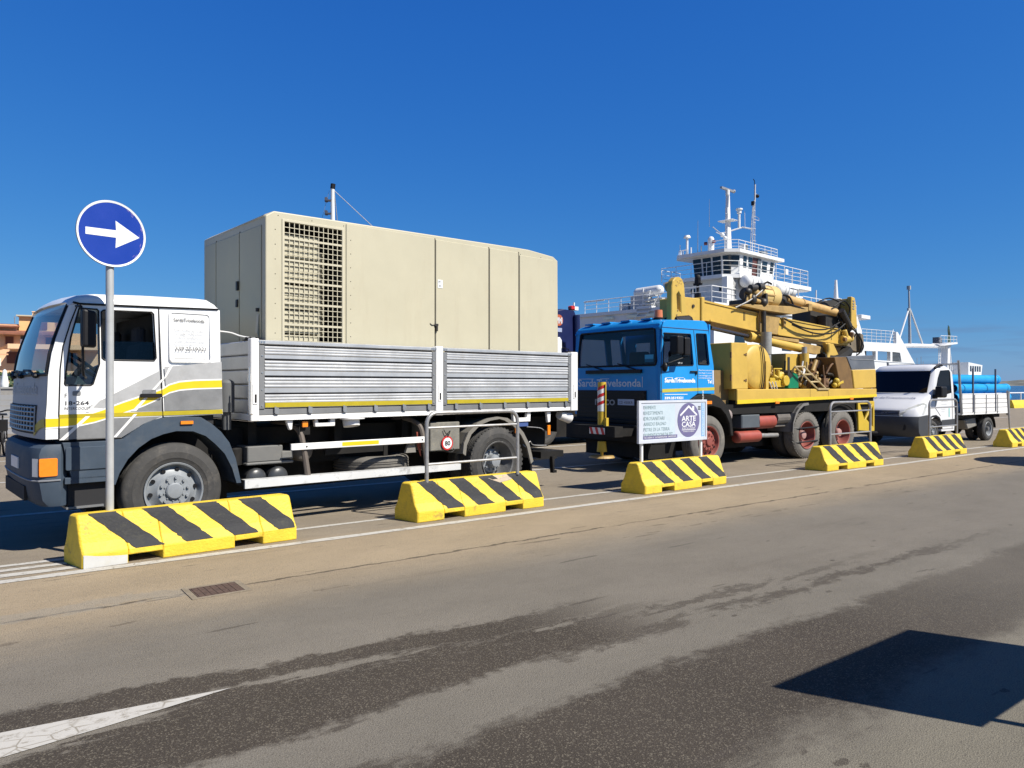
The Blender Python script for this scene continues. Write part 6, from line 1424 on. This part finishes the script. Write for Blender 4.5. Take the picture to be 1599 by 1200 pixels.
# ------------------------------------------------------------------ ferry
def rail(mb, path, h=1.0, n=3, step=1.3, r=.022):
    """open railing along a polyline of deck edge points"""
    path = [Vector(p) for p in path]
    for k in range(1, n+1): mb.tube([p+Vector((0,0,h*k/n)) for p in path], r*(1.2 if k == n else .7), 5)
    for a, b in zip(path, path[1:]):
        m = max(1, round((b-a).length/step))
        for i in range(m+1): p = a.lerp(b, i/m); mb.cyl(p, p+Vector((0,0,h)), r, n=5)
    return mb
def ferry():
    t = thing('ferry', 'white car ferry with wheelhouse and masts moored behind the trucks', 'ferry', (14.8, 50, 0), frame_rot(47))
    S = W_SHIP
    DK = mat('grey_deck_paint', (.30,.33,.34), .6); SHD = mat('louvre_grey', (.10,.12,.14), .6)
    V = 13.5
    h = MB(); h.prism([(-2,-1.6),(35,-1.6),(36,3.6),(34.9,3.78),(22,3.78),(-2,3.78)], 0, V)
    h.box(-2,20.8,.0,.4,3.78,6.9); h.box(-2,-1.6,.4,V,3.78,6.85)
    hu = h.build('hull', S, t)
    h = MB(); h.box(-2.2,20.9,-.15,V+.1,6.85,7.1); h.build('main_deck', S, t)
    h = MB(); h.box(-1.6,20.6,.4,V,4.0,4.1); h.box(-1.5,20.0,.5,V-.3,7.1,7.12); h.build('deck_plating', DK, t)
    for y in (8.8,6.6,4.9):
        l = MB(); l.box(-2.26,-2.16,y-.45,y+.45,6.5,6.68); l.build('deck_light', mat('pale_deck_lamp', (.75,.77,.62), .4), t)
    # stern quarter: openings, louvre and sloping end
    h = MB(); h.prism([(20.8,3.78),(20.8,7.72),(21.8,6.45),(22.0,5.45),(29.95,5.6),(29.9,6.7),(30.3,6.7),(34.85,3.78)], -.05, .25, 'y', [[(22.75,3.9),(24.95,3.9),(24.95,4.70),(22.4,4.66)],[(25.4,3.9),(28.45,3.9),(28.45,4.76),(25.4,4.74)],[(28.95,3.85),(31.3,3.85),(30.9,4.74),(28.95,4.76)]]); h.box(21.8,30.0,.25,V,5.3,5.45); h.build('stern_quarter', S, t)
    h = MB()
    for k in range(7): h.box(28.97,31.1,.02,.12,3.9+k*.12,3.97+k*.12)
    h.box(28.9,31.4,.2,.24,3.78,4.8); h.build('louvre', SHD, t)
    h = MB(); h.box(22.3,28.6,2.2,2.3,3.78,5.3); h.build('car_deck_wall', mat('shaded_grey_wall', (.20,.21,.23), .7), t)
    for q in ((27.0,27.6,1.5,1.9,3.78,4.2),(26.4,26.8,1.4,1.8,3.78,4.15)):
        h = MB(); h.box(*q); h.build('red_locker', RED, t)
    h = rail(MB(), [(22.2,.1,5.45),(29.9,.1,5.6)], 1.15, 4, 1.1); h.tube([(28.6,.1,5.5),(29.6,.1,6.9)], .03, 5); h.build('stern_railing', S, t)
    h = MB(); h.box(21.2,23.1,-.3,1.0,7.43,7.78); h.build('bridge_wing', S, t, bevel=.03)
    # starboard side upper works
    h = MB(); h.box(-.2,8.6,.1,.5,7.1,9.0); h.box(8.4,8.6,.5,6,7.1,9.0); h.box(9.6,10.7,.0,1.5,7.5,8.5); h.box(.6,1.0,.1,4.5,7.1,9.0); h.build('upper_house', S, t)
    h = MB(); h.box(9.0,20.9,-.1,5,7.1,7.52); h.build('side_deck', S, t)
    for k in range(10):
        x = 9.2+k*.95; w = MB(); w.box(x,x+.55,-.02,.0,6.38,6.72); w.build('cabin_window', SHIPGLASS, t)
    w = MB(); w.box(10.05,10.25,-.02,.0,7.95,8.35); w.build('locker_slot', SHD, t)
    r = rail(MB(), [(10.7,.0,7.52),(20.8,.0,7.52)], 1.0, 3, 1.4, .03); r.cyl((13.0,.0,7.5),(13.0,.0,9.2),.05,n=6); r.build('side_railing', S, t)
    r = MB(); r.cyl((17.6,.4,8.9),(17.6,.4,10.5),.20,.10,12); r.cyl((17.6,.4,8.0),(17.6,.4,8.9),.12,n=8); r.ball((17.9,.3,8.75),.3,.3,.25); r.box(17.0,18.0,.2,.8,8.3,8.62); r.build('white_radome_post', S, t, smooth=True, ang=40)
    # wing deck under the wheelhouse
    d = MB(); d.prism([(-.1,4.2),(-.1,.55),(.85,-.15),(11.6,-.15),(11.9,.2),(11.6,4.6),(3,5.9),(.6,5.9)], 8.98, 9.22, 'z'); d.box(.9,11.7,-.2,.1,9.0,9.30); d.build('wing_deck', S, t)
    r = rail(MB(), [(.0,5.6,9.2),(.0,.55,9.2),(.95,-.1,9.2),(6.2,-.1,9.25)], .95, 3, 1.2); r.build('front_railing', S, t)
    r = rail(MB(), [(6.2,-.12,9.3),(11.3,-.12,9.3),(11.3,3.8,9.3)], 1.2, 4, 1.2, .026); r.box(7.6,8.0,-.16,-.10,9.9,10.3); r.build('wing_railing', S, t)
    r = rail(MB(), [(3.0,6.0,9.2),(.6,6.0,9.2)], .95, 3, 1.2); r.build('port_railing', S, t)
    # wheelhouse, windows leaning out
    zb, zt = 9.22, 10.75; ln = .18
    base = [(.95,.55),(1.55,.15),(6.25,.15),(6.25,3.75),(1.55,3.75),(.95,3.35)]
    def ring(z, k): return [(3.6+(x-3.6)*(1+k), 1.95+(y-1.95)*(1+k), z) for x, y in base]
    b = MB(); b.loft([ring(8.9,0), ring(9.22,0), ring(zt, .06)]); wh = b.build('wheelhouse', S, t)
    def pane(p, q, a0, a1, z0, z1, off=.03):
        P = Vector((*p, 0)); Q = Vector((*q, 0)); out = []
        nrm = Vector((Q.y-P.y, -(Q.x-P.x), 0)).normalized()
        c = Vector((3.6,1.95,0))
        if nrm.dot((P+Q)/2-c) < 0: nrm = -nrm
        for a, z in ((a0,z0),(a1,z0),(a1,z1),(a0,z1)):
            k = .06*(z-9.22)/(zt-9.22); v = P.lerp(Q, a); v = c+(v-c)*(1+k)
            out.append((v.x+nrm.x*off, v.y+nrm.y*off, z))
        return out
    w = MB(); fr = [((.95,.55),(.95,3.35)),]
    for i in range(4):
        w = MB(); w.add(pane((.95,.40),(.95,3.5),.02+i*.245,.02+i*.245+.20,9.12,10.62), [(0,1,2,3)]); w.build('front_window', SHIPGLASS, wh)
    w = MB(); w.add(pane((.95,.55),(1.55,.15),.1,.9,9.85,10.6), [(0,1,2,3)]); w.build('side_window', SHIPGLASS, wh)
    for a0, a1, z0, z1 in ((.08,.17,9.85,10.62),(.22,.32,9.85,10.62),(.62,.76,9.8,10.55),(.86,.95,9.8,10.6)):
        w = MB(); w.add(pane((1.55,.15),(6.25,.15),a0,a1,z0,z1), [(0,1,2,3)]); w.build('side_window', SHIPGLASS, wh)
    w = MB(); w.add(pane((1.55,.15),(6.25,.15),.335,.52,9.22,10.66), [(0,1,2,3)]); w.build('doorway', mat('brown_door', (.10,.035,.03), .5), wh)
    w = MB(); w.add(pane((1.55,.15),(6.25,.15),.46,.56,9.22,10.66,.08), [(0,1,2,3)]); w.build('door', SHD, wh)
    r = MB(); r.prism([(.1,4.3),(.1,.5),(.9,-.25),(7.2,-.25),(7.2,4.3),(.9,4.9)], 10.75, 10.98, 'z'); r.prism([(.45,3.9),(.45,.7),(1.1,.05),(6.8,.05),(6.8,3.9),(1.1,4.4)], 10.68, 10.75, 'z'); r.build('wheelhouse_roof', S, wh)
    r = rail(MB(), [(.5,1.9,10.98),(.5,.7,10.98),(1.2,.05,10.98),(6.7,.05,10.98),(6.7,3.6,10.98)], .68, 3, .9, .022); r.build('roof_railing', S, wh)
    r = rail(MB(), [(.9,4.5,10.98),(.4,4.2,10.98),(.4,3.6,10.98)], .35, 1, .8, .03); r.build('roof_railing', S, wh)
    m = MB(); m.prism([(3.12,10.98),(3.78,10.98),(3.58,13.6),(3.48,15.5),(3.32,15.5),(3.20,13.6)], 2.05, 2.3); m.box(3.0,3.8,1.6,2.8,13.6,13.66); m.cyl((3.4,2.2,15.5),(3.4,2.2,15.9),.16,n=10); ms = m.build('radar_mast', S, t, bevel=.03)
    m = MB(); m.box(2.5,4.2,2.12,2.28,15.85,16.0); m.ball((4.25,2.2,15.95),.14); m.build('radar_scanner', GALV, ms)
    m = MB(); m.box(2.9,3.1,1.9,2.1,14.1,14.5); m.ball((2.7,2.2,12.5),.16); m.ball((2.9,2.1,12.3),.14); m.build('searchlight', S, ms)
    m = MB(); m.tube([(3.6,2.2,12.9),(5.2,2.0,13.4),(6.9,2.2,13.55)], .06, 6); m.tube([(1.4,2.2,12.9),(2.4,2.2,12.6),(3.3,2.2,12.8)], .035, 5); m.tube([(3.3,2.2,12.4),(1.8,2.2,12.6)], .03, 5); m.build('yard_arm', mat('grey_spar', (.38,.40,.43), .5), ms)
    m = MB(); m.cyl((4.85,2.1,13.3),(4.85,2.1,14.4),.10,n=8); m.cyl((4.85,2.1,14.4),(4.85,2.1,14.65),.17,n=10); m.cyl((4.85,2.1,14.65),(4.85,2.1,14.75),.26,n=12); m.tube([(5.7,2.1,13.5),(5.65,2.1,14.7)], .02, 5); m.build('satellite_antenna', S, ms)
    m = MB()
    for dx, dy in ((-.28,0),(.28,.1),(0,.35)): m.tube([(5.40+dx,1.2+dy,10.98),(5.45+dx*.6,1.2+dy*.6,13.8),(5.5+dx*.3,1.2+dy*.3,15.3)], .035, 5)
    for k in range(9): z = 11.4+k*.45; q = 1-(z-11)/6; m.box(5.45-.28*q,5.45+.28*q,1.18,1.22,z,z+.03)
    m.cyl((5.5,1.2,15.2),(5.55,1.2,16.5),.06,n=6); m.tube([(5.5,1.2,15.85),(5.85,1.2,15.8)], .025, 5); m.tube([(5.4,1.2,13.9),(6.1,1.2,13.9),(6.1,1.2,14.1),(5.6,1.2,14.15)], .02, 4); lm = m.build('signal_mast', mat('pale_mast', (.50,.50,.50), .5), t)
    m = MB(); m.ball((5.9,1.2,15.7),.14); m.box(5.15,5.28,1.1,1.3,14.9,15.2); m.tube([(5.5,1.2,16.5),(5.48,1.2,16.75),(5.3,1.2,16.85)], .03, 5); m.build('signal_lamps', BLACK, lm)
    m = MB(); m.cyl((1.5,2.4,10.98),(1.5,2.4,12.05),.22,n=14); m.ball((1.5,2.4,12.05),.22); m.build('horn_tower', S, t, smooth=True)
    m = MB(); m.cyl((1.5,2.7,11.8),(1.4,2.9,11.8),.12,n=8); m.cyl((1.45,2.2,11.85),(1.4,2.05,11.85),.12,n=8); m.build('horn_lamps', mat('dark_red_lamp', (.12,.02,.03), .5), t)
    m = MB(); m.cyl((1.5,4.4,10.98),(1.5,4.4,12.5),.09,n=8); m.cyl((1.5,4.4,12.45),(1.5,4.4,12.62),.28,.2,12); m.tube([(1.5,4.05,10.9),(1.5,4.05,11.7)], .05, 5); m.tube([(1.5,4.75,10.9),(1.5,4.75,11.6)], .05, 5); m.tube([(1.5,5.0,10.8),(1.5,5.0,12.0)], .03, 5); m.tube([(1.2,4.5,11.0),(1.2,4.9,11.0),(1.2,4.9,11.5),(1.2,4.2,11.5)], .03, 5); m.build('mushroom_antenna', S, t)
    m = MB(); m.cyl((1.5,3.5,10.98),(1.5,3.48,13.6),.03,.012,6); m.cyl((1.6,2.6,13.0),(1.6,2.6,15.0),.02,.01,5); m.cyl((1.5,3.2,10.98),(1.5,3.2,11.7),.04,n=5); m.build('whip_antenna', GALV, t)
    m = MB(); m.box(3.3,3.8,.8,1.2,10.98,11.75); m.build('vent_box', S, t); m = MB(); m.box(3.5,3.75,.75,.80,11.2,11.7); m.build('vent_grille', SHD, t); m = MB(); m.box(5.6,6.5,.7,.9,11.1,11.55); m.build('roof_locker', SHD, t)
    # life rafts on the starboard side
    for x0, x1, z in ((1.0,2.7,8.75),(3.0,4.9,8.75),(5.4,8.1,8.6)):
        m = MB(); r_ = .45; m.cyl((x0+.25,-.45,z),(x1-.25,-.45,z),r_,n=18); m.ball((x0+.25,-.45,z),.3,r_,r_); m.ball((x1-.25,-.45,z),.3,r_,r_); o = m.build('liferaft_canister', S, t, smooth=True, ang=50)
        m = MB()
        for f in (.3,.7): m.lathe([(r_+.02,x0+(x1-x0)*f-.04),(r_+.02,x0+(x1-x0)*f+.04)], (0,-.45,z), 'x', 18)
        m.box(x0+.2,x1-.2,-.7,-.2,z-.6,z-.5); m.build('canister_cradle', mat('pale_grey_cradle', (.42,.43,.44), .5), o)
    m = MB(); m.tube([(6.6,-.9,8.15),(6.7,-.92,8.75),(8.0,-.92,8.75),(8.1,-.9,8.2)], .05, 5); m.build('davit_frame', S, t)
    # low front deck
    r = rail(MB(), [(-2.1,11.2,7.1),(-2.1,3.0,7.1)], .95, 3, 1.1, .026); r.tube([(-2.1,11.3,8.0),(-2.1,9.3,8.0)], .05, 5); r.build('foredeck_railing', S, t)
    r = rail(MB(), [(-2.1,3.0,7.1),(-2.1,.1,7.1),(4.0,-.05,7.1)], 1.1, 3, 1.2, .026); r.build('foredeck_railing', S, t)
    m = MB(); m.box(-1.6,-.6,6.0,7.2,7.12,8.1); m.box(-1.4,-.6,7.6,8.4,7.12,7.7); m.box(-1.2,-.2,4.7,5.8,7.12,7.9); m.build('vent_house', mat('ship_grey_box', (.42,.44,.46), .6), t)
    m = MB(); m.cyl((-1.3,6.7,8.35),(-1.3,4.9,8.4),.38,n=16); m.ball((-1.3,6.7,8.35),.38); m.ball((-1.3,4.9,8.4),.38); m.build('liferaft_canister', S, t, smooth=True)
    m = MB()
    for y in (6.2,5.3): m.tube([(-2.25,y+.2,6.3),(-1.9,y-.9,8.0),(-1.9,y-1.0,8.35),(-1.9,y-.7,8.3)], .05, 5)
    for k in range(6): z = 6.5+k*.28; yy = 6.3-k*.17; m.box(-2.25,-1.85,yy-.95,yy,z,z+.06)
    m.box(-2.2,-1.7,4.9,6.2,6.9,7.25); m.cyl((-1.7,6.0,7.1),(-1.7,6.0,8.6),.045,n=6); m.build('gangway', S, t)
    m = MB(); m.box(-1.0,.0,3.4,4.6,7.1,7.65); m.build('deck_locker', S, t)
    for y in (3.3,1.0):
        m = MB(); m.box(.56,.60,y-.18,y+.18,8.15,8.5); m.build('porthole', SHIPGLASS, t)
    m = MB(); m.cyl((-1.2,1.75,7.1),(-1.2,1.75,9.0),.10,n=8); m.ball((-1.2,1.75,8.95),.2,.2,.25); m.box(-1.3,-1.1,1.45,2.05,8.45,8.6); m.box(-1.35,-1.05,1.6,1.9,8.5,8.9); m.box(-1.3,-1.1,1.55,1.95,7.6,7.9); m.build('bow_floodlight', BLACK, t)
    m = MB()
    for p in ([(2.6,2.0,9.2),(-.3,4.2,8.0)],): m.tube(p, .015, 4)
    m.build('stay_wire', GALV, t)
    # dark window panes put in as the side wall shadows behind the rig
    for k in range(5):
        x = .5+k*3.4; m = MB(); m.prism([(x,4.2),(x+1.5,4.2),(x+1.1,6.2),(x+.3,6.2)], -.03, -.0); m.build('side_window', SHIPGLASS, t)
ferry()

def second_ship():
    t = thing('moored_boat', 'white stern gantry with tripod mast and flag of a boat moored beyond the pickup', 'boat', (14.8, 50, 0), frame_rot(47))
    S = W_SHIP; v = 8
    h = MB(); h.prism([(52,-1.5),(83,-1.5),(84,2.2),(81,2.6),(52,2.6)], v-3, v+3); h.prism([(74.5,2.6),(80.5,2.6),(81.3,4.6),(74.5,4.9)], v-2, v+2); h.build('hull', S, t)
    w = MB()
    for k in range(5): w.box(75.2+k*1.1,75.9+k*1.1,v-2.03,v-2.0,3.6,4.4)
    w.build('cabin_windows', SHIPGLASS, t)
    g = MB(); g.tube([(54.5,v,6.55),(58,v,6.75),(68,v,7.0),(73,v,7.35)], .28, 8); g.build('gantry_beam', S, t)
    g = MB(); g.prism([(70.4,2.6),(71.9,2.6),(71.5,7.2),(70.7,7.2)], v-.5, v+.5); g.prism([(67.5,7.05),(73.2,7.5),(73.2,7.75),(69.0,7.5)], v-1, v+1); g.build('gantry_leg', S, t)
    g = MB(); g.tube([(73.0,v,7.3),(74.6,v,2.6)], .07, 5); g.tube([(68.2,v,2.6),(68.6,v,7)], .07, 5); g.tube([(69.0,v,2.6),(69.3,v,7)], .07, 5)
    for k in range(9): g.tube([(68.2+k*.04,v,2.8+k*.5),(69.0+k*.04,v,2.8+k*.5)], .04, 4)
    g.build('gantry_ladder', S, t)
    g = rail(MB(), [(66.0,v-1,7.4),(72.8,v-1,7.6)], .95, 2, 1.4, .035); g.build('gantry_railing', S, t)
    m = MB(); m.cyl((57.4,v,6.7),(57.2,v,11.3),.20,.16,8); m.cyl((57.2,v,11.3),(57.0,v,14.3),.13,.10,8); m.box(56.7,57.5,v-.1,v+.1,11.2,11.5); m.cyl((57.05,v,13.9),(57.0,v,14.4),.26,n=8); mm = m.build('tripod_mast', mat('grey_mast', (.36,.37,.38), .5), t)
    m = MB(); m.tube([(56.9,v,11.3),(52.9,v,6.4)], .10, 6); m.tube([(57.6,v,11.3),(62.2,v,6.95)], .12, 6); m.build('mast_stay', S, mm)
    m = MB(); m.box(66.6,68.0,v-.6,v+.2,7.4,8.2); m.build('control_box', mat('dark_box', (.10,.11,.13), .6), t)
    m = MB(); m.grid(lambda a, c: (72.6+.9*a+.15*math.sin(c*5), v+.12*math.sin(a*6+c*3), 7.9+2.2*c-.4*a), 6, 6); m.tube([(72.5,v,7.5),(72.5,v,10.2)], .04, 5); m.build('flag', mat('dark_flag', (.05,.10,.07), .8, var=.6, scale=1.5, dirt=(.35,.06,.05), damt=.8, dscale=1), t)
    m = MB(); m.cyl((60.0,v,2.6),(60.0,v,5.2),.03,n=5); m.cyl((61.5,v,2.6),(61.5,v,5.4),.03,n=5); m.cyl((62.3,v,2.6),(62.3,v,4.8),.03,n=5); m.build('thin_antennas', GALV, t)
second_ship()

m = MB(); X, Y = -10.96, 45.0
t = thing('ship_mast', 'white lattice mast top of a hidden ship rising behind the cream generator housing', 'mast', (X, Y, -1.5))
m.tube([(0,0,0),(0,0,11),(0,0,15.1)], [.26,.15,.12], 10); m.build('pole', S_ := W_SHIP, t)
m = MB(); m.cyl((0,0,15.1),(.03,0,15.4),.15,n=8); m.build('mast_head', BLACK, t)
for z in (14.35, 13.55):
    m = MB(); m.box(-.42,-.05,-.15,.15,z,z+.07); m.box(-.46,-.32,-.12,.12,z-.05,z+.22); m.build('lamp_bracket', mat('dark_lamp', (.09,.09,.11), .5), t)
m = MB(); m.tube([(.1,0,15.0),(2.9,.5,12.4)], .022, 5); m.tube([(-.2,0,15),(-.75,0,12.9)], .012, 4); m.tube([(.1,0,14.9),(.35,0,12.5)], .03, 5); m.build('stay_wire', GALV, t)

# ------------------------------------------------------------------ houses, hedge, fence on the left
PEACH = mat('peach_render', (.78,.50,.30), .85, var=.08, scale=.6, dirt=(.62,.39,.24), damt=.4, dscale=.5)
PEACH_D = mat('deep_peach_render', (.66,.38,.22), .85, var=.08)
TILE = mat('brown_roof_tiles', (.27,.105,.06), .85, var=.35, scale=4)
SHUT = mat('brown_shutter', (.13,.045,.03), .7, var=.2)
def house():
    Y = 60; k = Y/1150
    def X(p): return (p-800)*k
    def Z(p): return 1.6+(602-p)*k
    t = thing('apartment_house', 'peach rendered apartment house with brown tiled roofs and shutters behind the white cab', 'house', (-40, Y, 0), R(25))
    def lx(p): return X(p)+40
    w = MB(); w.box(lx(-60),lx(170),0,9,0,Z(519)); b = w.build('wall', PEACH, t)
    w = MB(); w.box(lx(-60),lx(22),2,9,Z(520),Z(505)); w.build('upper_wall', PEACH, t)
    r = MB(); r.prism([(-.9,Z(524)),(-.9,Z(521)),(2.6,Z(513)),(2.6,Z(516))], lx(-60), lx(95), 'x'); r.prism([(1.2,Z(510)),(1.2,Z(508)),(5,Z(500)),(5,Z(503))], lx(-60), lx(25), 'x'); r.build('roof', TILE, t)
    p = MB(); p.box(lx(24),lx(72),2.2,7,Z(522),Z(491)); pe = p.build('penthouse', mat('ochre_render', (.72,.45,.20), .85), t)
    p = MB(); p.box(lx(21),lx(75),1.9,7.3,Z(491),Z(489)); p.build('flat_roof', CREAM_L, pe)
    p = MB(); p.box(lx(53),lx(63),2.1,2.2,Z(511),Z(496)); p.box(lx(24)-.02,lx(24),3,5,Z(512),Z(500)); p.build('window', SHUT, pe)
    p = MB(); p.box(lx(40),lx(44),3,3.3,Z(489),Z(482)); p.box(lx(39.4),lx(44.6),2.9,3.4,Z(482),Z(481)); p.build('chimney', PEACH, pe)
    p = MB(); p.box(lx(58),lx(95),2.5,6,Z(486.5),Z(485)); p.cyl((lx(62),3,Z(489)),(lx(62),3,Z(486)),.1,n=6); p.cyl((lx(90),3,Z(489)),(lx(90),3,Z(486)),.1,n=6); p.build('pergola', SHUT, pe)
    for x0, x1, z0, z1 in ((13,24,538,526),(120,131,538,526),(66,76,538,526),(96,108,566,550)):
        p = MB(); p.box(lx(x0),lx(x1),-.06,0,Z(z0),Z(z1)); o = p.build('window', SHUT, b)
        p = MB(); p.prism([(lx(x0)-.08,Z(z0)-.08),(lx(x1)+.08,Z(z0)-.08),(lx(x1)+.08,Z(z1)+.08),(lx(x0)-.08,Z(z1)+.08)], -.09, 0, 'y', [[(lx(x0),Z(z0)),(lx(x1),Z(z0)),(lx(x1),Z(z1)),(lx(x0),Z(z1))]]); p.build('frame', PEACH_D, o)
    p = MB(); p.box(lx(33),lx(46),-.08,0,Z(538),Z(525)); lo = p.build('loggia', mat('loggia_shade', (.14,.12,.10), .8), b)
    p = MB(); p.box(lx(33),lx(46),-.3,-.1,Z(538),Z(530)); p.build('loggia_blind', SIGN_W, lo)
    p = MB(); p.box(lx(20),lx(140),-1.3,0,Z(547),Z(545)); p.box(lx(20),lx(140),-1.35,-1.2,Z(546),Z(538.5)); p.build('balcony', PEACH, b)
    p = MB(); p.box(lx(15),lx(32),-.06,0,Z(568),Z(550)); p.build('brown_doors', SHUT, b)
    p = MB(); p.box(lx(-40),lx(14),-2.2,-2.0,Z(573),Z(561)); p.build('white_parapet', SIGN_W, b)
    p = MB(); p.loft([[(lx(-20),-1.6,Z(557)),(lx(-20),-1.4,Z(561))],[(lx(20),-1.6,Z(541)),(lx(20),-1.4,Z(545))]], closed=False, caps=False); p.box(lx(-20),lx(21),-1.6,-1.3,Z(556),Z(554)); p.build('outside_stair', PEACH_D, b)
    p = MB(); p.cyl((lx(13),4,Z(500)),(lx(13),4,Z(489)),.04,n=5); p.box(lx(11),lx(16),3.98,4.02,Z(490),Z(489.5)); p.build('aerial', GALV, t)
    t2 = thing('white_parasol', 'closed white parasol standing by the hedge at the far left', 'parasol', (-31.0, 45, 0))
    p = MB(); p.lathe([(.001,2.6),(.10,2.5),(.22,1.7),(.2,1.5),(.04,1.4)], (0,0,0), 'z', 12); p.build('canopy', SIGN_W, t2, smooth=True); p = MB(); p.cyl((0,0,0),(0,0,2.6),.035,n=8); p.build('pole', GALV, t2)
house()
def leaf_mass(mb, c, r, n, sz, rnd):
    for i in range(n):
        d = Vector((rnd.gauss(0,1), rnd.gauss(0,1), rnd.gauss(0,1))).normalized()*rnd.uniform(.45,1)**.5
        p = Vector(c)+Vector((d.x*r[0], d.y*r[1], d.z*r[2])); a = Vector((rnd.gauss(0,1), rnd.gauss(0,1), rnd.gauss(0,1))).normalized(); b = a.orthogonal().normalized(); s = sz*rnd.uniform(.6,1.4)
        mb.add([p-a*s, p+b*s*.5, p+a*s, p-b*s*.5], [(0,1,2,3)])
LEAF = mat('hedge_leaves', (.045,.085,.025), .7, var=.7, scale=2.5)
def hedge():
    rnd = random.Random(5)
    for i, (x, h, lab) in enumerate(((-36.5,2.6,'dark green hedge shrub at the left picture edge below the white balcony'),(-33.2,2.3,'dark green hedge shrub beside the closed white parasol'),(-30.0,2.5,'dark green hedge shrub seen just left of the white cab'),(-26.6,2.4,'dark green hedge shrub seen through the white cab windows'))):
        t = thing('hedge_shrub', lab, 'shrub', (x, 48, 0), 0, 'hedge shrubs on the left')
        m = MB(); leaf_mass(m, (0,0,h*.55), (2.0,1.2,h*.5), 1100, .16, rnd); m.build('foliage', LEAF, t, smooth='flat')
        m = MB(); m.cyl((0,0,0),(0,0,h*.6),.10,.05,8); m.build('stem', RUST, t)
hedge()
t = thing('garden_wall', 'low pale concrete wall in front of the hedge at far left', 'wall', (-31, 40, 0))
m = MB(); m.box(-12,14,0,.3,0,1.42); m.build('wall_face', mat('pale_wall_render', (.40,.38,.34), .9, var=.2, dirt=(.2,.18,.15), damt=.5), t)
m = MB(); m.box(-12,14,-.05,.35,1.42,1.50); m.build('coping', CONC_W, t)
t = thing('slatted_fence', 'grey white horizontal slat fence behind the bicycles at left', 'fence', (-17, 22, 0))
m = MB()
for k in range(7): m.box(-4,6,0,.03,.15+k*.17,.29+k*.17)
m.build('slats', mat('grey_white_slats', (.42,.42,.41), .7, var=.15, scale=1), t)
for x in (-4,-1.5,1,3.5,6):
    m = MB(); m.box(x-.04,x+.04,.03,.09,0,1.36); m.build('post', GALV, t)
def bicycle(name, lab, x, y, rz, col):
    t = thing('bicycle', lab, 'bicycle', (x, y, 0), rz, 'bicycles at far left')
    for dx in (-.52,.52):
        m = MB(); n = 28; m.tube([(dx+.33*math.cos(2*math.pi*i/n),0,.35+.33*math.sin(2*math.pi*i/n)) for i in range(n+1)], .022, 6); w = m.build('wheel', BLACK, t)
        m = MB()
        for i in range(10): a = math.pi*i/10; m.cyl((dx-.31*math.cos(a),0,.35-.31*math.sin(a)),(dx+.31*math.cos(a),0,.35+.31*math.sin(a)),.003,n=4)
        m.cyl((dx,-.04,.35),(dx,.04,.35),.03,n=8); m.build('spokes', GALV, w)
    m = MB()
    for p in ([(.52,0,.35),(.36,0,.85),(.33,0,1.0)], [(.36,0,.82),(-.15,0,.80)], [(.38,0,.72),(-.02,0,.30)], [(-.02,0,.30),(-.18,0,.92)], [(-.52,0,.35),(-.02,0,.30)], [(-.52,0,.35),(-.14,0,.76)]): m.tube(p, .018, 6)
    m.build('frame', col, t)
    m = MB(); m.tube(smooth_path([(.28,-.30,1.04),(.36,-.15,1.06),(.33,0,1.02),(.36,.15,1.06),(.28,.30,1.04)]), .016, 6); m.build('handlebar', BLACK, t)
    m = MB(); m.loft([[(-.32,-.08,.92),(-.32,.08,.92),(-.32,.06,.97),(-.32,-.06,.97)],[(-.05,-.02,.94),(-.05,.02,.94),(-.05,.02,.97),(-.05,-.02,.97)]]); m.build('saddle', BLACK, t)
    m = MB(); m.box(.45,.75,-.17,.17,.62,.86); m.build('basket', BLACK_M, t)
bicycle('b', 'black bicycle with front basket parked end on at the left picture edge', -11.3, 16.3, R(-62), BLACK)
bicycle('b', 'black bicycle with grey wheels leaning nearest to the white cab front', -10.95, 16.9, R(-72), BLACK)
t = thing('steel_handrail', 'thin sloping steel handrail rising beside the white cab front', 'railing', (-22.6, 32, 0))
m = MB(); m.tube([(-2.6,0,1.35),(-.2,0,1.98),(.4,0,1.98)], .03, 6)
for x in (-2.4,-1.2,0,.35): m.cyl((x,0,0),(x,0,1.4+(x+2.6)*.24 if x < 0 else 1.98),.025,n=6)
m.build('tube', GALV, t)
t = thing('yellow_kerb_block', 'plain yellow concrete block by the quay edge at far right', 'barrier', (35.6, 52.2, 0), R(35))
m = MB(); m.loft([[(x,-.35,0),(x,-.30,.25),(x,-.18,.55),(x,.18,.55),(x,.30,.25),(x,.35,0)] for x in (-.9,-.85,2.9,3.0)]); m.build('body', CONC_Y, t)
t = thing('quay_railing', 'white rail along the quay edge behind the pickup at far right', 'railing', (32, 55.5, 0), R(35))
m = MB(); m.tube([(0,0,.95),(30,0,.95)], .05, 6)
for k in range(11): m.cyl((k*3,0,0),(k*3,0,.95),.045,n=6)
m.build('rail', SIGN_W, t)
